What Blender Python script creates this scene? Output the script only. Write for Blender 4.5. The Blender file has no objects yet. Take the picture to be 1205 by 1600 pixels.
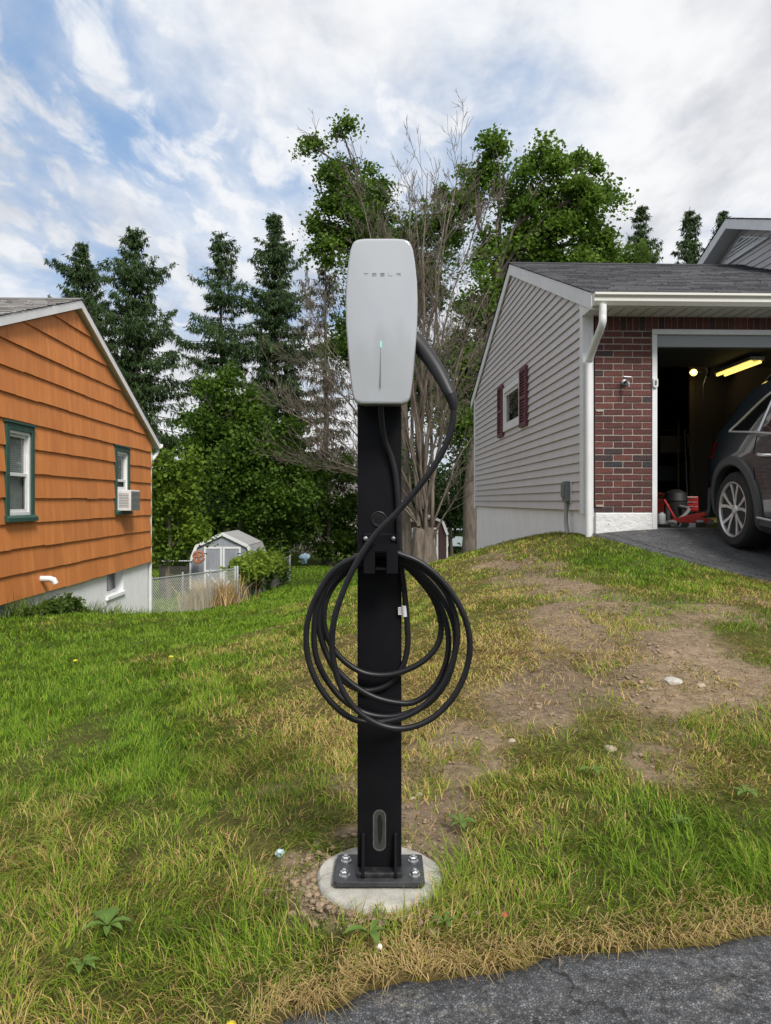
import bpy, bmesh, math, random
import numpy as np
from mathutils import Vector, Matrix

# ------------------------------------------------------------------ camera, sky, sun, exposure
SC = bpy.context.scene
COL = SC.collection
F, CX, HY, CZ = 1156.0, 602.5, 783.0, 0.86      # focal length in photo pixels, centre, horizon row, eye height
cam_d = bpy.data.cameras.new('camera')
cam = bpy.data.objects.new('camera', cam_d)
COL.objects.link(cam)
cam.location = (0, 0, CZ)
cam.rotation_euler = (math.radians(90), 0, 0)
cam_d.sensor_fit = 'VERTICAL'
cam_d.sensor_height = 36.0
cam_d.lens = 36.0 * F / 1600
cam_d.shift_y = -(800 - HY) / 1600
cam_d.clip_start = 0.05
cam_d.clip_end = 2000
SC.camera = cam

SUN_ELEV, SUN_AZ = math.radians(47), math.radians(152)   # azimuth clockwise from +Y
world = bpy.data.worlds.new('World')
SC.world = world
world.use_nodes = True


def build_sky():
    nt = world.node_tree
    nt.nodes.clear()
    N, L = nt.nodes.new, nt.links.new

    def math_n(op, a, b=None):
        n = N('ShaderNodeMath'); n.operation = op
        for i, v in enumerate((a, b)):
            if v is None: continue
            if isinstance(v, (int, float)): n.inputs[i].default_value = v
            else: L(v, n.inputs[i])
        return n.outputs[0]

    def mixc(f, a, b):
        n = N('ShaderNodeMix'); n.data_type = 'RGBA'
        if isinstance(f, (int, float)): n.inputs[0].default_value = f
        else: L(f, n.inputs[0])
        for i, v in ((6, a), (7, b)):
            if isinstance(v, tuple): n.inputs[i].default_value = (*v, 1)
            else: L(v, n.inputs[i])
        return n.outputs[2]

    def smooth(v, lo, hi):
        n = N('ShaderNodeMapRange'); n.interpolation_type = 'SMOOTHERSTEP'
        L(v, n.inputs[0]); n.inputs[1].default_value = lo; n.inputs[2].default_value = hi
        return n.outputs[0]

    def noise(vec, scale, detail, rough, dist=0.0):
        n = N('ShaderNodeTexNoise'); n.noise_dimensions = '3D'
        L(vec, n.inputs['Vector'])
        n.inputs['Scale'].default_value = scale; n.inputs['Detail'].default_value = detail
        n.inputs['Roughness'].default_value = rough; n.inputs['Distortion'].default_value = dist
        return n.outputs[0]

    sky = N('ShaderNodeTexSky'); sky.sky_type = 'NISHITA'; sky.sun_disc = False
    sky.sun_elevation = SUN_ELEV; sky.sun_rotation = SUN_AZ
    sky.air_density = 1.0; sky.dust_density = 1.2; sky.ozone_density = 1.4
    tc = N('ShaderNodeTexCoord')
    sep = N('ShaderNodeSeparateXYZ'); L(tc.outputs['Generated'], sep.inputs[0])
    z = math_n('ADD', math_n('MAXIMUM', sep.outputs[2], 0.0), 0.16)
    comb = N('ShaderNodeCombineXYZ')
    L(math_n('DIVIDE', sep.outputs[0], z), comb.inputs[0])
    L(math_n('DIVIDE', sep.outputs[1], z), comb.inputs[1])
    mp = N('ShaderNodeMapping'); L(comb.outputs[0], mp.inputs[0])
    mp.inputs['Location'].default_value = (SKY_OFF[0], SKY_OFF[1], 3.1)
    mp.inputs['Rotation'].default_value = (0, 0, math.radians(24))
    mp.inputs['Scale'].default_value = (1.0, 0.8, 1.0)
    big = noise(mp.outputs[0], 0.50, 3, 0.5, 0.3)
    mid = noise(mp.outputs[0], 1.9, 6, 0.6, 0.25)
    # small puffs of the thin layer, drawn out a little along one direction
    mp2 = N('ShaderNodeMapping'); L(comb.outputs[0], mp2.inputs[0]); mp2.inputs['Rotation'].default_value = (0, 0, math.radians(-38)); mp2.inputs['Scale'].default_value = (1.0, 0.55, 1.0)
    fine = noise(mp2.outputs[0], 9.5, 5, 0.55, 0.4)
    cover = math_n('ADD', math_n('MULTIPLY', big, 1.0), math_n('ADD', math_n('MULTIPLY', mid, 0.40), math_n('MULTIPLY', fine, 0.10)))
    thick = smooth(cover, 0.53, 0.79)                       # closed deck
    puffs = math_n('MULTIPLY', smooth(math_n('ADD', math_n('MULTIPLY', fine, 0.75), math_n('MULTIPLY', mid, 0.45)), 0.45, 0.73), 0.92)
    m = math_n('MAXIMUM', thick, puffs)
    shade = smooth(math_n('ADD', math_n('MULTIPLY', noise(mp.outputs[0], 1.25, 6, 0.6, 0.2), 0.7), math_n('ADD', math_n('MULTIPLY', mid, 0.15), math_n('MULTIPLY', fine, 0.15))), 0.40, 0.60)
    cl = mixc(shade, (5.0, 5.15, 5.5), (7.4, 7.45, 7.55))
    blue = mixc(0.6, sky.outputs[0], (2.3, 4.0, 6.7))
    col = mixc(m, blue, cl)
    bg = N('ShaderNodeBackground'); L(col, bg.inputs[0]); bg.inputs[1].default_value = 0.075
    out = N('ShaderNodeOutputWorld'); L(bg.outputs[0], out.inputs[0])


SKY_OFF = (1.7, 12.9)
build_sky()

sun_d = bpy.data.lights.new('sun', 'SUN')
sun = bpy.data.objects.new('sun', sun_d)
COL.objects.link(sun)
sun_d.energy = 2.4
sun_d.angle = math.radians(18)
sun_d.color = (1.0, 0.955, 0.88)
sd = Vector((math.sin(SUN_AZ) * math.cos(SUN_ELEV), math.cos(SUN_AZ) * math.cos(SUN_ELEV), math.sin(SUN_ELEV)))
sun.rotation_euler = sd.to_track_quat('Z', 'Y').to_euler()
sun.location = sd * 50

SC.view_settings.view_transform = 'Standard'
SC.view_settings.look = 'None'
SC.view_settings.gamma = 1
SC.view_settings.use_curve_mapping = False
SC.view_settings.exposure = 0.80
SC.cycles.use_denoising = True
SC.cycles.max_bounces = 8
SC.cycles.transparent_max_bounces = 12

# ------------------------------------------------------------------ helpers
RNG = np.random.default_rng(7)
random.seed(11)


def P(px, py, D):
    """point at depth D seen at photo pixel (px, py)"""
    return Vector(((px - CX) / F * D, D, CZ - (py - HY) / F * D))


def link(o, parent=None):
    COL.objects.link(o)
    if parent is not None: o.parent = parent
    return o


def thing(name, label, cat, loc=(0, 0, 0), rz=0.0, group=None, rot=None):
    o = bpy.data.objects.new(name, None)
    o.empty_display_size = 0.1
    COL.objects.link(o)
    o.location = loc
    o.rotation_euler = rot if rot else (0, 0, rz)
    return tag(o, label, cat, group)


def tag(o, label, cat, group=None):
    o['label'] = label; o['category'] = cat
    if group: o['group'] = group
    return o


class MB:
    def __init__(self):
        self.v = []; self.f = []

    def add(self, vs, fs):
        b = len(self.v)
        self.v += [tuple(p) for p in vs]
        self.f += [tuple(i + b for i in q) for q in fs]
        return self

    def box(self, a, b):
        x0, y0, z0 = a; x1, y1, z1 = b
        if x0 > x1: x0, x1 = x1, x0
        if y0 > y1: y0, y1 = y1, y0
        if z0 > z1: z0, z1 = z1, z0
        return self.add([(x0, y0, z0), (x1, y0, z0), (x1, y1, z0), (x0, y1, z0), (x0, y0, z1), (x1, y0, z1), (x1, y1, z1), (x0, y1, z1)],
                        [(3, 2, 1, 0), (4, 5, 6, 7), (0, 1, 5, 4), (1, 2, 6, 5), (2, 3, 7, 6), (3, 0, 4, 7)])

    def bar(self, p, q, w, h, up=(0, 0, 1)):
        """box beam from p to q, width w (sideways), height h (along up)"""
        p = Vector(p); q = Vector(q); d = (q - p).normalized()
        s = d.cross(Vector(up)).normalized(); u = s.cross(d).normalized()
        vs = []
        for c in (p, q):
            for a, b in ((-1, -1), (1, -1), (1, 1), (-1, 1)):
                vs.append(c + s * (a * w / 2) + u * (b * h / 2))
        return self.add(vs, [(0, 1, 2, 3), (7, 6, 5, 4), (1, 0, 4, 5), (2, 1, 5, 6), (3, 2, 6, 7), (0, 3, 7, 4)])

    def prism(self, poly, fn0, fn1):
        """poly: list of 2D points; fn0/fn1 map a 2D point to 3D for back/front"""
        n = len(poly)
        vs = [fn0(p) for p in poly] + [fn1(p) for p in poly]
        fs = [tuple(range(n - 1, -1, -1)), tuple(range(n, 2 * n))]
        fs += [(i, (i + 1) % n, n + (i + 1) % n, n + i) for i in range(n)]
        return self.add(vs, fs)

    def tube(self, pts, rad, n=10, cap=True, flat=1.0):
        pts = [Vector(p) for p in pts]
        m = len(pts)
        if isinstance(rad, (int, float)): rad = [rad] * m
        t0 = (pts[1] - pts[0]).normalized()
        ref = Vector((0, 0, 1)) if abs(t0.z) < 0.9 else Vector((1, 0, 0))
        u = t0.cross(ref).normalized()
        vs = []
        for i, p in enumerate(pts):
            t = (pts[min(i + 1, m - 1)] - pts[max(i - 1, 0)])
            t = t.normalized() if t.length > 1e-9 else t0
            u = (u - t * u.dot(t))
            u = u.normalized() if u.length > 1e-6 else t.orthogonal().normalized()
            w = t.cross(u)
            for k in range(n):
                a = 2 * math.pi * k / n
                vs.append(p + (u * math.cos(a) + w * math.sin(a) * flat) * rad[i])
        fs = []
        for i in range(m - 1):
            for k in range(n):
                a = i * n + k; b = i * n + (k + 1) % n
                fs.append((a, b, b + n, a + n))
        if cap:
            fs.append(tuple(range(n - 1, -1, -1)))
            fs.append(tuple(range((m - 1) * n, m * n)))
        return self.add(vs, fs)

    def lathe(self, prof, c=(0, 0, 0), axis='Z', n=24):
        """prof: (radius, height) list; closed with caps where radius > 0"""
        c = Vector(c); vs = []
        for r, h in prof:
            for k in range(n):
                a = 2 * math.pi * k / n
                x, y = r * math.cos(a), r * math.sin(a)
                p = {'Z': (x, y, h), 'Y': (x, h, -y), 'X': (h, x, y)}[axis]
                vs.append(c + Vector(p))
        m = len(prof); fs = []
        for i in range(m - 1):
            for k in range(n):
                a = i * n + k; b = i * n + (k + 1) % n
                fs.append((a, b, b + n, a + n))
        fs.append(tuple(range(n - 1, -1, -1)))
        fs.append(tuple(range((m - 1) * n, m * n)))
        return self.add(vs, fs)

    def mesh(self, name, mat, smooth=False):
        me = bpy.data.meshes.new(name)
        me.from_pydata(self.v, [], self.f)
        me.validate(clean_customdata=False)
        bm = bmesh.new(); bm.from_mesh(me)
        bmesh.ops.recalc_face_normals(bm, faces=bm.faces)
        bm.to_mesh(me); bm.free()
        if mat is not None: me.materials.append(mat)
        if smooth:
            me.polygons.foreach_set('use_smooth', [True] * len(me.polygons))
        return me

    def build(self, name, mat, parent=None, smooth=False, bevel=0.0, seg=2, label=None):
        o = bpy.data.objects.new(name, self.mesh(name, mat, smooth))
        link(o, parent)
        if smooth:
            m = o.modifiers.new('split', 'EDGE_SPLIT'); m.split_angle = math.radians(38)
        if bevel > 0:
            b = o.modifiers.new('bevel', 'BEVEL'); b.width = bevel; b.segments = seg
            b.limit_method = 'ANGLE'; b.angle_limit = math.radians(40)
            if smooth: o.modifiers.move(1, 0)
        if label: o['label'] = label
        return o


def np_mesh(name, V, T, mat, parent=None, colors=None, smooth=False, k=3):
    """mesh from numpy arrays of vertices and k-sided faces, colours per vertex"""
    me = bpy.data.meshes.new(name)
    V = np.ascontiguousarray(V, dtype=np.float32); T = np.ascontiguousarray(T, dtype=np.int32)
    me.vertices.add(len(V)); me.vertices.foreach_set('co', V.ravel())
    me.loops.add(T.size); me.loops.foreach_set('vertex_index', T.ravel())
    me.polygons.add(len(T))
    me.polygons.foreach_set('loop_start', np.arange(0, T.size, k, dtype=np.int32))
    me.polygons.foreach_set('loop_total', np.full(len(T), k, dtype=np.int32))
    if smooth: me.polygons.foreach_set('use_smooth', np.ones(len(T), dtype=bool))
    me.update(calc_edges=True)
    if colors is not None:
        a = me.color_attributes.new('tint', 'FLOAT_COLOR', 'POINT')
        c = np.ones((len(V), 4), dtype=np.float32); c[:, :3] = colors
        a.data.foreach_set('color', c.ravel())
    me.materials.append(mat)
    return link(bpy.data.objects.new(name, me), parent)


def clip(poly, a, b, c):
    """keep a*u + b*v <= c"""
    out = []
    for i in range(len(poly)):
        p, q = poly[i], poly[(i + 1) % len(poly)]
        dp, dq = a * p[0] + b * p[1] - c, a * q[0] + b * q[1] - c
        if dp <= 0: out.append(p)
        if (dp < 0 < dq) or (dq < 0 < dp):
            t = dp / (dp - dq)
            out.append((p[0] + (q[0] - p[0]) * t, p[1] + (q[1] - p[1]) * t))
    return out


def area(poly):
    return abs(sum(poly[i - 1][0] * poly[i][1] - poly[i][0] * poly[i - 1][1] for i in range(len(poly)))) / 2


def minus_rect(poly, r):
    """convex poly minus rectangle (u0,v0,u1,v1) -> convex pieces"""
    u0, v0, u1, v1 = r
    res = [clip(poly, 1, 0, u0), clip(poly, -1, 0, -u1)]
    midp = clip(clip(poly, -1, 0, -u0), 1, 0, u1) if len(poly) > 2 else []
    if len(midp) > 2:
        res += [clip(midp, 0, 1, v0), clip(midp, 0, -1, -v1)]
    return [p for p in res if len(p) > 2 and area(p) > 2e-4]


def spline(pts, per=8):
    """Catmull-Rom through 3D points"""
    p = np.array([tuple(q) for q in pts], float)
    p = np.vstack([2 * p[0] - p[1], p, 2 * p[-1] - p[-2]])
    out = []
    for i in range(1, len(p) - 2):
        for t in np.linspace(0, 1, per, endpoint=False):
            a, b, c, d = p[i - 1], p[i], p[i + 1], p[i + 2]
            out.append(0.5 * ((2 * b) + (-a + c) * t + (2 * a - 5 * b + 4 * c - d) * t * t + (-a + 3 * b - 3 * c + d) * t ** 3))
    out.append(p[-2])
    return [Vector(q) for q in out]


_LAT = np.random.default_rng(99).random((256, 256))


def vnoise(x, y):
    x = np.asarray(x, float); y = np.asarray(y, float)
    xi = np.floor(x).astype(int); yi = np.floor(y).astype(int)
    fx = x - xi; fy = y - yi
    fx = fx * fx * (3 - 2 * fx); fy = fy * fy * (3 - 2 * fy)
    g = lambda i, j: _LAT[i & 255, j & 255]
    return (g(xi, yi) * (1 - fx) + g(xi + 1, yi) * fx) * (1 - fy) + (g(xi, yi + 1) * (1 - fx) + g(xi + 1, yi + 1) * fx) * fy


def fbm(x, y, o=4):
    s = 0; a = 0.5; t = 0
    for i in range(o):
        s = s + a * vnoise(x * 2 ** i + 17.3 * i, y * 2 ** i + 5.1 * i); t += a; a *= 0.5
    return s / t


# ------------------------------------------------------------------ materials
MATS = {}


def mat(name, col, rough=0.6, metal=0.0, col2=None, nscale=4.0, stretch=(1, 1, 1), detail=5, contrast=(0.35, 0.65), bump=0.0, bscale=None,
        bdist=0.01, coat=0.0, spec=None, emit=None, estr=0.0, tint=False, rnd=0.0, trans=0.0, speck=None):
    if name in MATS: return MATS[name]
    m = bpy.data.materials.new(name); m.use_nodes = True
    nt = m.node_tree; N, L = nt.nodes.new, nt.links.new
    bs = nt.nodes['Principled BSDF']; out = nt.nodes['Material Output']
    bs.inputs['Roughness'].default_value = rough; bs.inputs['Metallic'].default_value = metal
    if coat: bs.inputs['Coat Weight'].default_value = coat; bs.inputs['Coat Roughness'].default_value = 0.04
    if spec is not None: bs.inputs['Specular IOR Level'].default_value = spec
    tc = N('ShaderNodeTexCoord'); mp = N('ShaderNodeMapping')
    L(tc.outputs['Object'], mp.inputs[0]); mp.inputs['Scale'].default_value = stretch

    def nz(scale, det=5):
        n = N('ShaderNodeTexNoise'); L(mp.outputs[0], n.inputs['Vector'])
        n.inputs['Scale'].default_value = scale; n.inputs['Detail'].default_value = det; n.inputs['Roughness'].default_value = 0.62
        return n.outputs[0]

    c = None
    if tint:
        a = N('ShaderNodeAttribute'); a.attribute_name = 'tint'; c = a.outputs['Color']
    elif col2 is not None:
        r = N('ShaderNodeValToRGB')
        r.color_ramp.elements[0].position, r.color_ramp.elements[1].position = contrast
        r.color_ramp.elements[0].color = (*col, 1); r.color_ramp.elements[1].color = (*col2, 1)
        L(nz(nscale, detail), r.inputs[0]); c = r.outputs[0]
    if speck is not None:
        sc, thr, sc_col = speck
        v = N('ShaderNodeTexVoronoi'); L(mp.outputs[0], v.inputs['Vector']); v.inputs['Scale'].default_value = sc
        lt = N('ShaderNodeMath'); lt.operation = 'LESS_THAN'; lt.inputs[1].default_value = thr; L(v.outputs['Distance'], lt.inputs[0])
        x = N('ShaderNodeMix'); x.data_type = 'RGBA'; L(lt.outputs[0], x.inputs[0])
        if c is None: x.inputs[6].default_value = (*col, 1)
        else: L(c, x.inputs[6])
        x.inputs[7].default_value = (*sc_col, 1); c = x.outputs[2]
    if rnd > 0:
        oi = N('ShaderNodeObjectInfo'); mr = N('ShaderNodeMapRange')
        L(oi.outputs['Random'], mr.inputs[0]); mr.inputs[3].default_value = 1 - rnd; mr.inputs[4].default_value = 1 + rnd
        h = N('ShaderNodeHueSaturation'); L(mr.outputs[0], h.inputs['Value'])
        if c is None: h.inputs['Color'].default_value = (*col, 1)
        else: L(c, h.inputs['Color'])
        c = h.outputs[0]
    if c is None: bs.inputs['Base Color'].default_value = (*col, 1)
    else: L(c, bs.inputs['Base Color'])
    if bump:
        b = N('ShaderNodeBump'); b.inputs['Strength'].default_value = bump; b.inputs['Distance'].default_value = bdist
        L(nz(bscale or nscale, 6), b.inputs['Height']); L(b.outputs[0], bs.inputs['Normal'])
    if emit is not None:
        bs.inputs['Emission Color'].default_value = (*emit, 1); bs.inputs['Emission Strength'].default_value = estr
    if trans > 0:
        t = N('ShaderNodeBsdfTranslucent'); x = N('ShaderNodeMixShader'); x.inputs[0].default_value = trans
        if c is not None: L(c, t.inputs[0])
        else: t.inputs[0].default_value = (*col, 1)
        L(bs.outputs[0], x.inputs[1]); L(t.outputs[0], x.inputs[2]); L(x.outputs[0], out.inputs[0])
    MATS[name] = m
    return m


def glass_mat(name, tintc=(0.6, 0.65, 0.66), refl=0.18, rough=0.03):
    """window glass: mostly clear, with a mirror part that grows towards grazing"""
    if name in MATS: return MATS[name]
    m = bpy.data.materials.new(name); m.use_nodes = True
    nt = m.node_tree; N, L = nt.nodes.new, nt.links.new
    nt.nodes.remove(nt.nodes['Principled BSDF']); out = nt.nodes['Material Output']
    tr = N('ShaderNodeBsdfTransparent'); tr.inputs[0].default_value = (*tintc, 1)
    gl = N('ShaderNodeBsdfGlossy'); gl.inputs['Roughness'].default_value = rough
    lw = N('ShaderNodeLayerWeight'); lw.inputs[0].default_value = 0.5
    pw = N('ShaderNodeMath'); pw.operation = 'POWER'; L(lw.outputs['Facing'], pw.inputs[0]); pw.inputs[1].default_value = 4.0
    ad = N('ShaderNodeMath'); ad.operation = 'MULTIPLY_ADD'; ad.use_clamp = True; L(pw.outputs[0], ad.inputs[0]); ad.inputs[1].default_value = 0.7; ad.inputs[2].default_value = refl * 0.5
    x = N('ShaderNodeMixShader'); L(ad.outputs[0], x.inputs[0]); L(tr.outputs[0], x.inputs[1]); L(gl.outputs[0], x.inputs[2])
    L(x.outputs[0], out.inputs[0])
    MATS[name] = m
    return m


def M_asphalt():
    m = bpy.data.materials.new('asphalt'); m.use_nodes = True
    nt = m.node_tree; N, L = nt.nodes.new, nt.links.new
    bs = nt.nodes['Principled BSDF']; bs.inputs['Roughness'].default_value = 0.88
    tc = N('ShaderNodeTexCoord')

    def nz(scale, det, vec=None):
        n = N('ShaderNodeTexNoise'); L(vec or tc.outputs['Object'], n.inputs['Vector'])
        n.inputs['Scale'].default_value = scale; n.inputs['Detail'].default_value = det; n.inputs['Roughness'].default_value = 0.65
        return n

    def vor(scale, feat, vec):
        v = N('ShaderNodeTexVoronoi'); v.feature = feat; v.inputs['Scale'].default_value = scale; L(vec, v.inputs['Vector'])
        return v.outputs['Distance']

    def mr(v, a, b, c=0.0, d=1.0):
        n = N('ShaderNodeMapRange'); L(v, n.inputs[0])
        for i, k in enumerate((a, b, c, d)): n.inputs[i + 1].default_value = k
        return n.outputs[0]

    def mixc(f, a, b):
        n = N('ShaderNodeMix'); n.data_type = 'RGBA'; L(f, n.inputs[0])
        for i, v in ((6, a), (7, b)):
            if isinstance(v, tuple): n.inputs[i].default_value = (*v, 1)
            else: L(v, n.inputs[i])
        return n.outputs[2]

    def mul(a, b):
        n = N('ShaderNodeMath'); n.operation = 'MULTIPLY'; L(a, n.inputs[0]); L(b, n.inputs[1]); return n.outputs[0]

    w = nz(6, 4)
    ws = N('ShaderNodeVectorMath'); ws.operation = 'SCALE'; L(w.outputs['Color'], ws.inputs[0]); ws.inputs['Scale'].default_value = 0.16
    dv = N('ShaderNodeVectorMath'); L(tc.outputs['Object'], dv.inputs[0]); L(ws.outputs[0], dv.inputs[1])
    base = mixc(mr(nz(3.2, 6).outputs[0], 0.35, 0.68), (0.058, 0.061, 0.067), (0.125, 0.129, 0.138))
    cv = N('ShaderNodeTexVoronoi'); cv.inputs['Scale'].default_value = 170; L(tc.outputs['Object'], cv.inputs['Vector'])
    sp_ = N('ShaderNodeSeparateColor'); L(cv.outputs['Color'], sp_.inputs[0])
    base = mixc(mr(sp_.outputs[0], 0.45, 1.0, 0.0, 0.75), base, (0.23, 0.233, 0.245))
    pit = mul(mr(vor(170, 'DISTANCE_TO_EDGE', tc.outputs['Object']), 0.0, 0.2, 0.55, 1.0), mr(nz(48, 6).outputs[0], 0.34, 0.52, 0.25, 1.0))
    pm = N('ShaderNodeMix'); pm.data_type = 'RGBA'; pm.blend_type = 'MULTIPLY'; pm.inputs[0].default_value = 1.0; L(base, pm.inputs[6]); L(pit, pm.inputs[7]); base = pm.outputs[2]
    agg = nz(150, 3).outputs[0]
    base = mixc(mr(agg, 0.60, 0.70, 0.0, 0.8), base, (0.25, 0.25, 0.25))
    pale = mixc(mul(mr(nz(7, 5).outputs[0], 0.56, 0.68), mr(nz(120, 3).outputs[0], 0.42, 0.6)), base, (0.27, 0.24, 0.19))
    big = mr(vor(2.3, 'DISTANCE_TO_EDGE', dv.outputs[0]), 0.0, 0.014)
    small = mr(vor(15, 'DISTANCE_TO_EDGE', dv.outputs[0]), 0.0, 0.06)
    gate = mr(nz(3.1, 3).outputs[0], 0.40, 0.52, 0.55, 0.0)
    sm = N('ShaderNodeMath'); sm.operation = 'MAXIMUM'; L(small, sm.inputs[0]); L(gate, sm.inputs[1])
    bigg = N('ShaderNodeMath'); bigg.operation = 'MAXIMUM'; L(big, bigg.inputs[0]); L(mr(nz(1.3, 3).outputs[0], 0.42, 0.54), bigg.inputs[1])
    cr = mul(bigg.outputs[0], mr(sm.outputs[0], 0, 1, 0.72, 1.0))
    col = mixc(cr, (0.012, 0.012, 0.013), pale)
    L(col, bs.inputs['Base Color'])
    b1 = N('ShaderNodeBump'); b1.inputs['Strength'].default_value = 0.9; b1.inputs['Distance'].default_value = 0.004
    hh = N('ShaderNodeMath'); hh.operation = 'MULTIPLY_ADD'; L(pit, hh.inputs[0]); hh.inputs[1].default_value = 1.3; L(cr, hh.inputs[2])
    L(hh.outputs[0], b1.inputs['Height']); L(b1.outputs[0], bs.inputs['Normal'])
    return m


def M_brick():
    m = bpy.data.materials.new('brick'); m.use_nodes = True
    nt = m.node_tree; N, L = nt.nodes.new, nt.links.new
    bs = nt.nodes['Principled BSDF']; bs.inputs['Roughness'].default_value = 0.85
    oi = N('ShaderNodeObjectInfo'); r = N('ShaderNodeValToRGB'); r.color_ramp.interpolation = 'CONSTANT'
    L(oi.outputs['Random'], r.inputs[0])
    e = r.color_ramp.elements
    e[0].position = 0; e[0].color = (0.100, 0.034, 0.030, 1); e[1].position = 0.3; e[1].color = (0.088, 0.029, 0.026, 1)
    for p, c in ((0.5, (0.118, 0.040, 0.033)), (0.7, (0.068, 0.026, 0.026)), (0.88, (0.045, 0.028, 0.030)), (0.965, (0.030, 0.029, 0.036))):
        k = e.new(p); k.color = (*c, 1)
    tc = N('ShaderNodeTexCoord'); n = N('ShaderNodeTexNoise'); n.inputs['Scale'].default_value = 40; n.inputs['Detail'].default_value = 6
    L(tc.outputs['Object'], n.inputs['Vector'])
    h = N('ShaderNodeHueSaturation'); mr = N('ShaderNodeMapRange'); L(n.outputs[0], mr.inputs[0])
    mr.inputs[1].default_value = 0.3; mr.inputs[2].default_value = 0.7; mr.inputs[3].default_value = 0.7; mr.inputs[4].default_value = 1.3
    L(mr.outputs[0], h.inputs['Value']); L(r.outputs[0], h.inputs['Color']); L(h.outputs[0], bs.inputs['Base Color'])
    b = N('ShaderNodeBump'); b.inputs['Strength'].default_value = 0.5; b.inputs['Distance'].default_value = 0.003
    L(n.outputs[0], b.inputs['Height']); L(b.outputs[0], bs.inputs['Normal'])
    return m


# grey / white / black basics used in several places
WHITE = mat('white_paint', (0.74, 0.745, 0.76), 0.5, col2=(0.66, 0.665, 0.68), nscale=3, bump=0.06, bscale=60)
WHITE_METAL = mat('white_aluminium', (0.72, 0.72, 0.73), 0.35, col2=(0.62, 0.62, 0.62), nscale=6)
BLACK_STEEL = mat('black_powder_coat', (0.0045, 0.0045, 0.006), 0.45, col2=(0.007, 0.007, 0.009), nscale=8, bump=0.05, bscale=260, spec=0.16)
RUBBER = mat('black_rubber', (0.008, 0.008, 0.010), 0.42, col2=(0.013, 0.013, 0.016), nscale=20, spec=0.35)
DARK = mat('dark_void', (0.012, 0.012, 0.014), 0.9)
ZINC = mat('zinc_plated_steel', (0.62, 0.64, 0.66), 0.32, 0.9, col2=(0.45, 0.46, 0.47), nscale=60)
GALV = mat('galvanised_steel', (0.42, 0.44, 0.45), 0.5, 0.6, col2=(0.33, 0.34, 0.35), nscale=15)
GLASS = glass_mat('window_glass')
# ------------------------------------------------------------------ terrain
CTRL = np.array([
    (-0.014, 1.71, -0.012), (-0.2, 1.60, -0.016), (0, 1.50, -0.022), (0.2, 1.58, -0.02), (0.25, 1.95, 0.0), (-0.2, 1.95, -0.012), (0, 1.2, -0.065), (-1, 1.2, -0.10), (1, 1.2, -0.055),
    (1.2, 1.75, -0.03), (-1.4, 2.6, -0.19), (0, 3, 0.02), (1.0, 4, 0.19), (0, 4.2, 0.06), (2.0, 4.2, 0.22), (0.0, 8, -0.05), (0.76, 9, 0.15), (0.9, 13, -0.55),
    (2.06, 7.65, 0.49), (1.95, 11.4, 0.12), (1.84, 15.1, -0.24), (-4.3, 8.5, -0.47), (-4.52, 14.2, -1.46), (-2, 4, -0.30), (-2, 8, -0.53), (-1.5, 14, -1.02),
    (-3.56, 17.5, -1.55), (-2.5, 22, -1.72), (-3.5, 30, -2.12), (-3, 34, -2.2), (-3, 55, -2.4), (1.5, 22, -1.5), (2, 35, -2.6), (-8, 18, -1.95), (-6.3, 29, -2.5),
    (-12, 29, -2.6), (3.3, 7, 0.41), (2.94, 5.6, 0.24), (3, 3.2, 0.09), (5, 5.6, 0.24), (4.9, 7.6, 0.54), (2.8, 7.6, 0.54), (5, 4.2, 0.14), (6, 2, 0.0), (9, 7.6, 0.5), (12, 18, -0.3),
    (0, -2, -0.15), (-4, -2, -0.3), (4, -2, -0.1), (-3.5, 1.5, -0.25), (-5, 4.5, -0.4), (-9, 6, -0.7), (-14, 12, -1.4), (20, 30, -2), (-30, 45, -2.8), (30, 60, -2.8), (0, 90, -2.8),
    (-60, 90, -3), (60, 90, -3), (-60, 0, -1.5), (60, 0, -0.5), (0, -60, -1), (150, 150, -3), (-150, 150, -3), (0, 250, -3), (150, -100, -1), (-150, -100, -2)], float)


def _tps(r2):
    return np.where(r2 > 1e-12, r2 * np.log(r2 + 1e-12) * 0.5, 0.0)


def _solve():
    n = len(CTRL); xy = CTRL[:, :2]
    K = _tps(((xy[:, None] - xy[None]) ** 2).sum(-1)) + np.eye(n) * 0.004
    Pm = np.hstack([np.ones((n, 1)), xy])
    A = np.vstack([np.hstack([K, Pm]), np.hstack([Pm.T, np.zeros((3, 3))])])
    return np.linalg.solve(A, np.concatenate([CTRL[:, 2], np.zeros(3)]))


_W = _solve()


def tz(x, y):
    x = np.asarray(x, float); y = np.asarray(y, float); sh = np.broadcast(x, y).shape
    p = np.stack([np.broadcast_to(x, sh).ravel(), np.broadcast_to(y, sh).ravel()], 1)
    out = np.empty(len(p)); n = len(CTRL)
    for i in range(0, len(p), 20000):
        q = p[i:i + 20000]
        out[i:i + 20000] = _tps(((q[:, None] - CTRL[None, :, :2]) ** 2).sum(-1)) @ _W[:n] + _W[n] + q @ _W[n + 1:]
    return out.reshape(sh)


def gz(x, y):
    return float(tz(np.array([x]), np.array([y]))[0])


def ground_at(px, py):
    """where the line of sight through a photo pixel meets the ground"""
    D = np.concatenate([np.linspace(1.0, 10, 400), np.linspace(10, 60, 800)])
    x = (px - CX) / F * D; z = CZ - (py - HY) / F * D
    below = z - tz(x, D) < 0
    i = int(np.argmax(below)) if below.any() else len(D) - 1
    return float(x[i]), float(D[i])


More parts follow.
